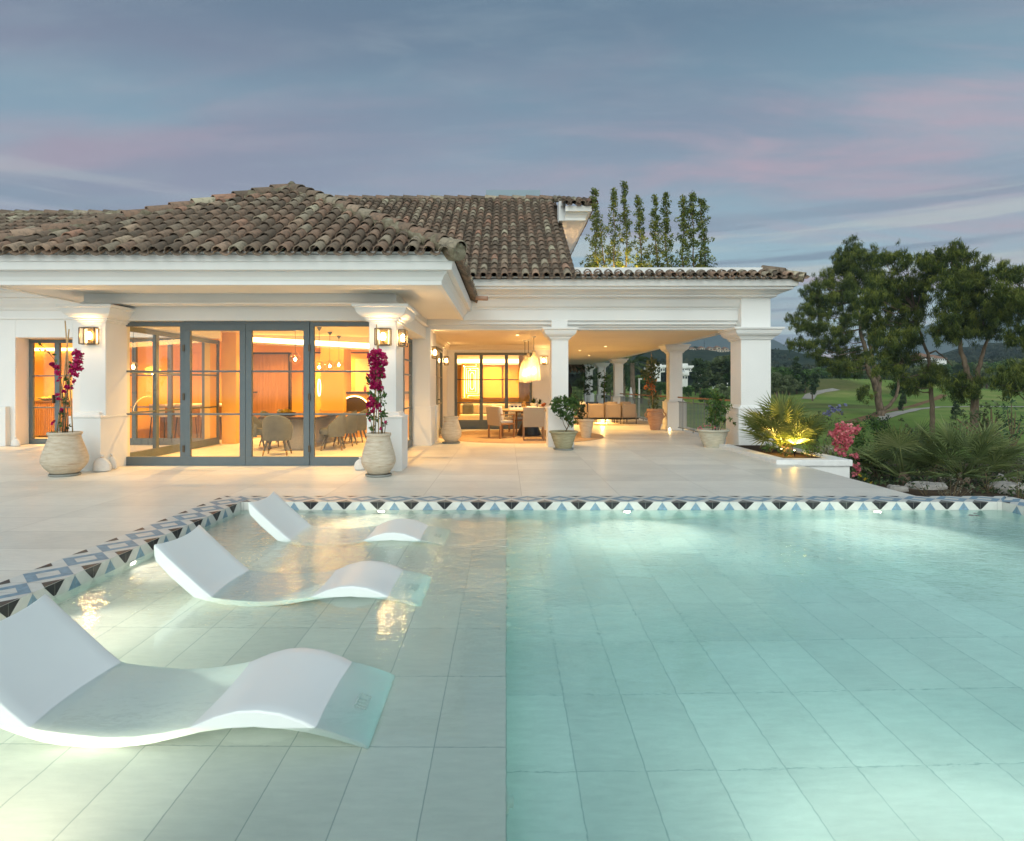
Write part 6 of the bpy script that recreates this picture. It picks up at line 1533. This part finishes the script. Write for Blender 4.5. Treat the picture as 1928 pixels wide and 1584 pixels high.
shrub(1570, 830, [(1565, 790, 12), (1575, 800, 12), (1555, 795, 8)], 'lilac-flowered bush behind the planter', LEAFO, per=420, size=.05, Y=22, flowers=([(1560, 778, 7), (1570, 772, 8), (1580, 768, 6), (1566, 766, 5), (1578, 776, 6), (1552, 782, 5), (1584, 778, 4), (1590, 762, 2.5)], LILAC, .06, 900))
shrub(1655, 820, [(1640, 790, 12), (1655, 786, 13), (1668, 792, 12), (1648, 800, 14), (1662, 802, 12)], 'dark rounded bush at the foot of the forked pine', LEAFD, per=300, size=.09, Y=38)
shrub(1705, 850, [(1706, 800, 8), (1700, 812, 10), (1710, 822, 11), (1704, 836, 12), (1697, 790, 4), (1714, 806, 6)], 'thin feathery grey-green sapling on the lawn edge', LEAFO, per=240, size=.07, Y=24)
shrub(1868, 862, [(1850, 775, 14), (1866, 768, 14), (1840, 788, 14), (1858, 788, 16), (1876, 785, 16), (1832, 800, 12), (1848, 804, 14), (1868, 806, 16), (1884, 800, 14), (1820, 796, 9), (1878, 818, 12), (1790, 800, 11), (1800, 788, 12), (1812, 800, 13), (1780, 808, 9), (1815, 782, 11)], 'spreading olive tree behind the thick pine trunk', LEAFO, 'olive_tree', 'olive tree', 160, .12, Y=34, stem=.12)
shrub(1905, 848, [(1896, 768, 12), (1904, 755, 10), (1912, 775, 14), (1898, 790, 14), (1912, 800, 16), (1896, 812, 14), (1910, 822, 14), (1922, 790, 12), (1880, 815, 12), (1926, 812, 14), (1887, 830, 12)], 'pale green young tree at the right edge of the lawn', leafmat('pale_leaf', [(0, (.03, .07, .035)), (1, (.10, .17, .08))]), 'young_tree', 'tree', 150, .10, Y=31, stem=.06)
shrub(1905, 925, [(1890, 855, 14), (1905, 848, 14), (1918, 855, 14), (1885, 872, 15), (1902, 870, 18), (1920, 872, 16), (1888, 888, 13), (1905, 890, 16), (1922, 890, 14), (1935, 870, 14)], 'round silvery shrub at the right edge of the garden', LEAFS, per=900, size=.035, Y=12.8)
shrub(1790, 935, [(1770, 905, 7), (1762, 915, 7), (1778, 915, 8), (1790, 900, 7), (1800, 908, 9), (1812, 912, 8), (1820, 903, 6), (1806, 895, 5), (1784, 925, 8), (1800, 925, 9), (1818, 924, 8), (1768, 926, 7), (1833, 918, 6)], 'spiky silver-white shrub just beyond the pool corner', LEAFS, per=3000, size=.022, aspect=.2, Y=9.6)
shrub(1745, 925, [(1730, 905, 9), (1718, 912, 9), (1745, 900, 9), (1705, 905, 9), (1738, 918, 8)], 'dark low shrub left of the silver shrub', LEAFD, per=1500, size=.03, Y=10.6)
shrub(1632, 912, [(1618, 902, 5), (1626, 900, 5), (1636, 906, 5), (1645, 910, 4), (1622, 893, 4)], 'small yellow-flowered plant at the edge of the terrace', LEAFG, per=2600, size=.025, Y=10.9, flowers=([(1620, 895, 4), (1630, 903, 4), (1640, 908, 3)], YELL, .02, 5000))
shrub(1860, 935, [(1850, 905, 9), (1862, 896, 9), (1872, 908, 8), (1845, 918, 8), (1868, 920, 8), (1856, 886, 6)], 'thin green stalks between the silver shrub and the pale rock', LEAFO, per=1100, size=.03, aspect=.2, Y=11)
shrub(1918, 945, [(1912, 905, 7), (1920, 895, 7), (1926, 910, 8), (1918, 922, 8), (1930, 925, 8), (1915, 885, 4)], 'upright grassy plant at the far right corner of the pool', LEAFO, per=2000, size=.03, aspect=.2, Y=9.4)
shrub(1760, 870, [(1740, 845, 12), (1760, 848, 12), (1780, 850, 12), (1800, 852, 12), (1728, 855, 11), (1850, 860, 14), (1870, 865, 12)], 'dark hedge-like bushes behind the garden palms', LEAFD, per=380, size=.07, Y=20)
GA = 'leafy garden shrubs beyond the pool'
shrub(1700, 890, [(1690, 835, 16), (1708, 828, 15), (1722, 840, 16), (1700, 852, 18), (1718, 862, 16), (1682, 858, 14)], 'mid-green leafy bush between the pink bougainvillea and the left garden palm', LEAFG, per=560, size=.05, Y=16.5, group=GA)
shrub(1755, 885, [(1742, 842, 15), (1758, 836, 16), (1774, 842, 14), (1750, 858, 16), (1768, 862, 16), (1735, 866, 12)], 'yellowish green bush between the two garden palms', leafmat('fresh_leaf', [(0, (.05, .085, .02)), (.5, (.13, .18, .04)), (1, (.26, .29, .08))]), per=560, size=.05, Y=16, group=GA)
shrub(1848, 890, [(1836, 846, 15), (1852, 842, 16), (1868, 848, 15), (1844, 862, 16), (1862, 868, 17), (1878, 862, 12)], 'loose olive-green bush left of the round silvery shrub', LEAFO, per=560, size=.05, Y=15.5, group=GA)
shrub(1790, 860, [(1776, 826, 12), (1792, 820, 13), (1806, 828, 13), (1784, 838, 13), (1800, 842, 12)], 'round green bush at the lawn edge behind the right garden palm', LEAFG, per=330, size=.07, Y=21, group=GA)
shrub(1725, 852, [(1716, 815, 11), (1728, 808, 12), (1740, 816, 11), (1722, 828, 12), (1736, 830, 12)], 'pale green bush at the lawn edge left of the slim pine trunk', LEAFO, per=330, size=.07, Y=22, group=GA)
shrub(1612, 880, [(1600, 806, 12), (1616, 800, 13), (1628, 808, 13), (1608, 822, 14), (1624, 830, 15), (1612, 850, 14)], 'fresh green bush rising directly behind the pink bougainvillea', MATS['fresh_leaf'], per=520, size=.05, Y=15.5, group=GA)
def rock(px_, pyb, w_, d_, h, label, seed):
    q = hit(px_, pyb); t_ = thing('rock', (q.x, q.y, q.z), label, 'rock', 'pale stones in the garden bed')
    rd = random.Random(seed); B = MB(); n = 14; vs = []
    for i, (r_, z) in enumerate(((.92, -.3), (1, .1), (.98, .55), (.80, .9), (.4, 1.0), (.02, 1.02))):
        for k in range(n):
            a = 2 * math.pi * k / n; g = 1 + .12 * math.sin(3 * a + seed) + rd.uniform(-.06, .06)
            vs.append((math.cos(a) * r_ * g * w_ / 2, math.sin(a) * r_ * g * d_ / 2, z * h + rd.uniform(-.02, .02)))
    B.add(vs, [(i * n + k, i * n + (k + 1) % n, (i + 1) * n + (k + 1) % n, (i + 1) * n + k) for i in range(5) for k in range(n)]); B.build('stone', ROCK, t_, bevel=.01)
rock(1745, 922, .75, .5, .12, 'flat pale stone behind the silver shrub', 1); rock(1905, 928, .70, .6, .17, 'long pale stone slab at the right edge of the garden', 2)
rock(1688, 925, .35, .3, .10, 'small pale stone near the terrace edge', 3); rock(1893, 905, .4, .4, .14, 'upper pale stone among the right-hand shrubs', 4)

# ================================================================ beyond the terrace: screens, palms, posts
lantern((1.475, 18.2, 4.5), R(90), 'added lamp on the upper floor wall, unseen behind the roof parapet', 240)  # unseen lamp added to throw warm light on the upper soffit
t_ = thing('lattice_screen', (3.3, 38.2, 0), 'dark lattice screen with an arched gate at the far end of the terrace', 'lattice screen', world=True)
b = MB()
for k in range(34): b.box(1.9 + k * .085, 1.9 + k * .085 + .03, 38.2, 38.23, 0, 2.2)
for k in range(26): b.box(1.88, 4.78, 38.235, 38.26, k * .085, k * .085 + .03)
b.build('lattice', BLACK, t_)
b = MB(); pts = [(-.55, 0), (.55, 0)] + [(math.cos(a) * .55, 1.25 + math.sin(a) * .55) for a in [math.pi * k / 12 for k in range(13)]]
b.add([(3.55 + x, 38.12, z) for x, z in pts], [tuple(range(len(pts)))]); b.build('arched_gate', M('dark_gate_wood', (.05, .035, .03), .7), t_)
tile_roof('roof_tiles', (1.8, 38.0, 2.28), (1, 0, 0), (0, 1, .6), 14, .22, .33, lambda x: 1.3, parent=t_)
shrub(1104, 752, [(1098, 692, 9), (1110, 692, 9), (1104, 702, 11), (1112, 712, 9), (1099, 714, 9), (1107, 724, 10), (1112, 735, 8), (1104, 740, 9), (1100, 728, 8)], 'dense dark climber with white blossoms beside the lattice screen', LEAFD, 'climbing_plant', 'climbing plant', 130, .14, Y=36.5, flowers=([(1104, 700, 8), (1108, 722, 8)], LEAFS, .05, 30))
for k in bpy.data.objects: pass
def palm(px_, pyb, pyt, Y, label, seed, fr=26, fl_=2.2):
    rd = random.Random(seed); b0 = P(px_, pyb, Y); b0.z = gz(b0.x, b0.y); tp = P(px_, pyt, Y)
    t_ = thing('palm_tree', tuple(b0), label, 'palm tree', world=True)
    B = MB(); B.tube([b0, b0.lerp(tp, .5) + Vector((.1, 0, 0)), tp], [.32, .26, .24], 10); B.build('trunk', BARK, t_)
    B = MB()
    for k in range(fr):
        az = rd.uniform(0, 6.28); e = rd.uniform(-.9, 1.2); d = Vector((math.cos(az) * math.cos(e), math.sin(az) * math.cos(e), math.sin(e)))
        B.ca = rd.random(); pts = [tp + d * fl_ * f + Vector((0, 0, -.9 * f * f * fl_ * .5)) for f in (0, .3, .6, 1)]
        s_ = d.cross(Vector((0, 0, 1))).normalized()
        for i in range(9):
            f = .35 + i * .07; c_ = tp + d * fl_ * f + Vector((0, 0, -.45 * f * f * fl_))
            for sg in (-1, 1):
                e_ = c_ + s_ * sg * .55 + d * .4 + Vector((0, 0, -.45)); B.add([c_ - d * .05, c_ + d * .07, e_], [(0, 1, 2)])
        B.tube(pts, [.03, .02, .015, .005], 4)
    B.build('crown', LEAFD, t_)
palm(1190, 760, 684, 62, 'shaggy palm just right of the third terrace column', 2)
palm(1172, 758, 690, 70, 'second shaggy palm, half behind the third terrace column', 4)
t_ = thing('white_post', (7.62, 35.0, gz(7.62, 35)), 'slim white post with a small head beyond the railing, left of the amphora plant', 'post')
h_ = 1.82 - gz(7.62, 35)
b = MB(); b.lathe([(.045, 0), (.045, h_), (0, h_)], n=12, cap=False); b.build('pole', WHITEF, t_); b = MB(); b.box(-.05, .15, -.07, .07, h_ - .03, h_ + .05); b.build('head', WHITEF, t_)
t_ = thing('closed_parasol', (7.45, 36.5, gz(7.45, 36.5)), 'folded white parasol beyond the railing', 'parasol')
h_ = 1.35 - gz(7.45, 36.5)
b = MB(); b.tube([(0, 0, 0), (0, 0, h_)], .03, 8); b.build('pole', WHITEF, t_); b = MB(); b.lathe([(.17, h_ - 1.5), (.20, h_ - 1.3), (.12, h_ - .5), (.03, h_), (0, h_)], n=14, cap=False); b.build('canopy', WHITEF, t_)

# ================================================================ far buildings
ROOFR = M('far_roof_tile', (.30, .17, .11), .9); WINK = M('far_window_dark', (.04, .05, .06), .3)
FARW = M('far_white_wall', (.78, .78, .74), .9, 0, .1, .04, .3, 0)
FARC = M('far_cream_wall', (.62, .54, .40), .9, 0, .1, .05, .3, 0)
def farhouse(px_, py_, Y, boxes, label, mat=FARW, name='hillside_villa', roof=False, group=None, cat='villa'):
    b0 = P(px_, py_, Y); t_ = thing(name, tuple(b0), label, cat, group, world=True); s = Y / F
    for i, (dx, dy, w_, h) in enumerate(boxes):
        x0 = b0.x + dx * s; z0 = b0.z + dy * s; W_ = w_ * s; H_ = h * s; y0 = Y + i * .4
        b = MB(); b.box(x0, x0 + W_, y0, y0 + 8, z0 - 1.6 if dy <= 0 else z0, z0 + H_); wl = b.build('wall', mat, t_)
        nw = max(1, int(w_ / 4))
        for k in range(nw):
            for fl_ in range(max(1, int(h / 5))):
                wx = x0 + W_ * (k + .3) / nw; wz = z0 + H_ * (fl_ + .25) / max(1, int(h / 5))
                b = MB(); b.box(wx, wx + W_ / nw * .45, y0 - .12, y0 - .02, wz, wz + H_ / max(1, int(h / 5)) * .5); b.build('window', WINK, t_)
        if roof:
            b = MB(); e = .3; b.add([(x0 - e, y0 - e, z0 + H_), (x0 + W_ + e, y0 - e, z0 + H_), (x0 + W_ + e, y0 + 8, z0 + H_), (x0 - e, y0 + 8, z0 + H_), (x0 + W_ * .3, y0 + 4, z0 + H_ + 1.3), (x0 + W_ * .7, y0 + 4, z0 + H_ + 1.3)], [(0, 1, 5, 4), (1, 2, 5), (2, 3, 4, 5), (3, 0, 4), (0, 3, 2, 1)]); b.build('roof', ROOFR, t_)
        else:
            b = MB(); b.box(x0 - .2, x0 + W_ + .2, y0 - .25, y0 + 8.2, z0 + H_, z0 + H_ + .5); b.build('roof', mat, t_)
farhouse(1232, 703, 120, [(0, 0, 12, 9), (12, 2, 9, 9), (4, 9, 9, 4)], 'white stepped villa on the slope left of the second column')
farhouse(1284, 701, 124, [(0, 0, 9, 8), (8, 1, 13, 7), (3, 8, 8, 4)], 'white terraced villa seen right of the second column, upper one')
farhouse(1284, 715, 118, [(0, 0, 5, 9), (6, 0, 6, 8), (9, 0, 4, 13)], 'small white pointed houses below the terraced villa')
farhouse(1352, 711, 128, [(0, 0, 9, 5), (9, 0, 6, 3)], 'low white house with a tiled roof left of the big column', roof=True)
farhouse(1332, 709, 126, [(0, 0, 6, 4)], 'tiny white house between the trees left of the big column')
farhouse(1362, 727, 150, [(0, 0, 8, 3)], 'small pale hut by the edge of the lawn')
for k, (x, wd, hh) in enumerate(((1297, 18, 6.5), (1316, 15, 8), (1333, 13, 7.5), (1347, 14, 9), (1362, 13, 7))):
    farhouse(x, 664, 395, [(0, 0, wd, hh * .6), (wd * .2, hh * .6, wd * .55, hh * .5)], ('leftmost cream apartment block on the ridge', 'second cream apartment block on the ridge', 'middle cream apartment block on the ridge', 'fourth cream apartment block on the ridge', 'rightmost cream apartment block on the ridge, nearest the big column')[k], FARC, 'apartment_building', True, 'apartment blocks along the ridge', 'apartments')
farhouse(1738, 680, 175, [(0, 2, 20, 6), (22, 0, 24, 5)], 'white villa with a tiled roof glimpsed between the pine trunks', roof=True)
0 and farhouse(1897, 672, 190, [(0, 0, 22, 5)], 'white villa at the far right behind the pines', roof=True)
t_ = thing('radio_mast', (P(1326, 662, 400).x, 400, P(1326, 662, 400).z), 'thin radio mast on the ridge above the apartments', 'mast')
b = MB(); b.tube([(0, 0, 0), (0, 0, 7.5)], [.18, .08], 5); b.box(-.7, .7, -.1, .1, 5.4, 5.55); b.build('mast', BLACK, t_)

# ================================================================ trees beyond the golf course
def protot(kind, seed):
    rd = random.Random(seed); t_ = bpy.data.objects.new(('round_tree', 'conifer', 'tall_tree')[kind], None); C.objects.link(t_); OFF[t_.name] = Vector((0, 0, 0))
    B = MB(); cl_ = []
    if kind == 0:
        B.tube([(0, 0, -1), (.1, 0, 2), (0, .1, 4)], [.3, .22, .1], 6)
        for k in range(26): a = rd.uniform(0, 6.28); rr_ = rd.uniform(0, 2.6); cl_.append((math.cos(a) * rr_, math.sin(a) * rr_, rd.uniform(2.2, 6.2) * (1 - rr_ * .08), rd.uniform(.7, 1.3)))
    elif kind == 1:
        B.tube([(0, 0, -1), (0, 0, 8.5)], [.25, .05], 6)
        for k in range(34): z = rd.uniform(1.2, 9); rr_ = (9.4 - z) * .27; a = rd.uniform(0, 6.28); cl_.append((math.cos(a) * rr_ * .7, math.sin(a) * rr_ * .7, z, .45 + rr_ * .32))
    else:
        B.tube([(0, 0, -1), (.2, 0, 4), (0, 0, 8)], [.3, .2, .08], 6)
        for k in range(30): z = rd.uniform(3, 10); rr_ = rd.uniform(0, 1.8) * math.sin((z - 2) / 9 * math.pi) ** .5; a = rd.uniform(0, 6.28); cl_.append((math.cos(a) * rr_, math.sin(a) * rr_, z, rd.uniform(.6, 1.1)))
    B.build('trunk', BARK, t_)
    p, v_ = clump_pts(cl_, 95, .85, .5); leafmesh('crown', p, .30, (LEAFG if seed % 2 else LEAFO) if kind == 0 else LEAFD, t_, v_, .6)
    return t_
protos = [protot(0, 1), protot(1, 2), protot(2, 3), protot(0, 4)]
TR = [  # px, base y, top y, proto
 (1100, 748, 700, 0), (1125, 750, 690, 2), (1150, 748, 700, 3), (1208, 760, 700, 0), (1222, 762, 712, 3), (1244, 750, 716, 0), (1265, 752, 708, 2), (1275, 748, 720, 0),
 (1296, 752, 724, 0), (1309, 745, 722, 3), (1318, 750, 672, 2), (1332, 742, 700, 3), (1343, 738, 690, 0), (1352, 742, 676, 2), (1366, 742, 668, 3), (1380, 745, 664, 2), (1395, 745, 680, 0),
 (1360, 770, 722, 3), (1332, 765, 728, 0), (1346, 758, 735, 3), (1462, 752, 700, 3), (1474, 742, 684, 0), (1486, 745, 705, 3), (1500, 742, 667, 1), (1515, 740, 690, 0), (1527, 735, 694, 3), (1545, 738, 686, 0), (1560, 734, 690, 3), (1575, 732, 694, 0),
 (1590, 732, 700, 2), (1605, 732, 690, 0), (1622, 732, 696, 3), (1640, 735, 690, 0), (1690, 735, 690, 3), (1705, 760, 700, 0), (1722, 740, 690, 3), (1740, 733, 695, 0), (1762, 730, 688, 3), (1782, 732, 690, 0), (1800, 732, 684, 2), (1822, 733, 690, 3),
 (1858, 733, 676, 0), (1872, 733, 690, 3), (1888, 735, 680, 2), (1905, 735, 676, 0), (1922, 738, 680, 3), (1735, 738, 680, 0), (1752, 736, 682, 3), (1772, 738, 679, 0), (1790, 736, 677, 3), (1812, 738, 676, 0), (1840, 736, 678, 2), (1896, 738, 672, 0), (1912, 736, 674, 3), (1930, 738, 668, 0), (1850, 738, 682, 3), (1800, 792, 752, 1), (1700, 775, 735, 1), (1530, 756, 700, 2)]
used_ = set()
ORD = ['first', 'second', 'third', 'fourth', 'fifth', 'sixth', 'seventh', 'eighth', 'ninth', 'tenth', 'eleventh', 'twelfth', 'thirteenth', 'fourteenth', 'fifteenth']
TR.sort(); cnt = {}
for i, (px_, pb, pt, pr) in enumerate(TR):
    b0 = hit(px_, pb) if pb > 738 else P(px_, pb, 150 + (i % 5) * 9)
    if b0.y > 230: b0 = P(px_, pb, 190)
    b0.z = gz(b0.x, b0.y) if pb > 738 else b0.z
    hgt = (pb - pt) * b0.y / F; H0 = (6.9, 9.6, 10.8, 6.9)[pr]; s = hgt / H0
    reg = 'left of the big column' if px_ < 1400 else ('just right of the big column' if px_ < 1600 else 'behind the pines')
    kd = ('broad dark', 'pointed dark', 'tall dark', 'rounded olive')[pr]; cnt[(reg, pr)] = cnt.get((reg, pr), 0) + 1
    lb = ORD[cnt[(reg, pr)] - 1] + ' ' + kd + ' far tree from the left, ' + reg; grp = 'far ' + kd + ' trees ' + reg
    src_ = protos[pr]
    if pr not in used_:
        used_.add(pr); o = src_; o.location = tuple(b0); o.scale = (s, s, s); o.rotation_euler = (0, 0, i * 1.3)
    else: o = copy_tree(src_, loc=tuple(b0), rz=i * 1.3, scale=(s * random.uniform(.9, 1.25), s, s))
    prop(o, lb, 'tree', grp)
# wooded slopes as one far-off mass of crowns
pts = []; vals = []; szs = []
def hillz(px_, Yd): return None
for (n_, Y0, Y1, prof) in ((900, 300, 415, [(900, 657), (1100, 652), (1195, 644), (1240, 650), (1300, 662), (1375, 664), (1420, 658), (1465, 662), (1500, 674), (1530, 692), (1580, 696), (1650, 692), (1760, 674), (1850, 652), (1980, 640)]), (1100, 205, 262, [(900, 694), (1100, 692), (1250, 687), (1330, 692), (1450, 702), (1600, 706), (1800, 692), (1980, 668)])):
    for _ in range(n_):
        Yq = random.uniform(Y0, Y1); px_ = random.uniform(1000, 1980); top = np.interp(px_, [p[0] for p in prof], [p[1] for p in prof])
        ztop = HC - (top - CY) * Y1 / F; f = (Yq - Y0) / (Y1 - Y0); x = (px_ - CX) * Yq / F
        z = 6 + (ztop - 6) * f ** .8; r = random.uniform(1.6, 3.4); vb = random.uniform(.1, .75)
        n = 44; d = rng.normal(size=(n, 3)); d /= np.linalg.norm(d, axis=1)[:, None]; q = d * r * rng.uniform(.5, 1, n)[:, None]; q[:, 2] *= .9
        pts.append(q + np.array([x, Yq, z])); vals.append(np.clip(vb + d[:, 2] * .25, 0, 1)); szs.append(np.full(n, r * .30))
WOODM = leafmat('far_wood_leaf', [(0, (.008, .018, .012)), (.5, (.022, .038, .024)), (1, (.07, .08, .045))], .8, .05)
o = leafmesh('woodland', np.concatenate(pts), 1.0, WOODM, None, np.concatenate(vals), .7, sizes=np.concatenate(szs)); prop(o, kind='stuff')
o['label'] = 'dense dark woodland covering the far slopes'; o['category'] = 'woodland'
# undergrowth near the garden edge
pts = []
for _ in range(420):
    x = random.uniform(6.6, 22); y = random.uniform(8.5, 29); 
    pts.append(np.array([x, y, gz(x, y) + .03]) + rng.normal(size=(46, 3)) * np.array([.22, .22, .07]))
p = np.concatenate(pts); o = leafmesh('ground_plants', p, .045, LEAFD, None, None, .4); prop(o, 'low dark ground cover between the garden shrubs', 'ground cover', kind='stuff')
# ================================================================ evening haze
HAZE = True
if HAZE:
    b = MB(); b.box(-1500, 2250, -70, 1800, -11.5, 262)
    m, t = newmat('evening_haze')
    pv = t.n('ShaderNodeVolumePrincipled', {'Color': (.62, .80, .90, 1), 'Density': .00034, 'Anisotropy': 0.0}).outputs[0]
    finish(m, t, None, pv)
    hz = b.build('haze', m); prop(hz, kind='stuff')
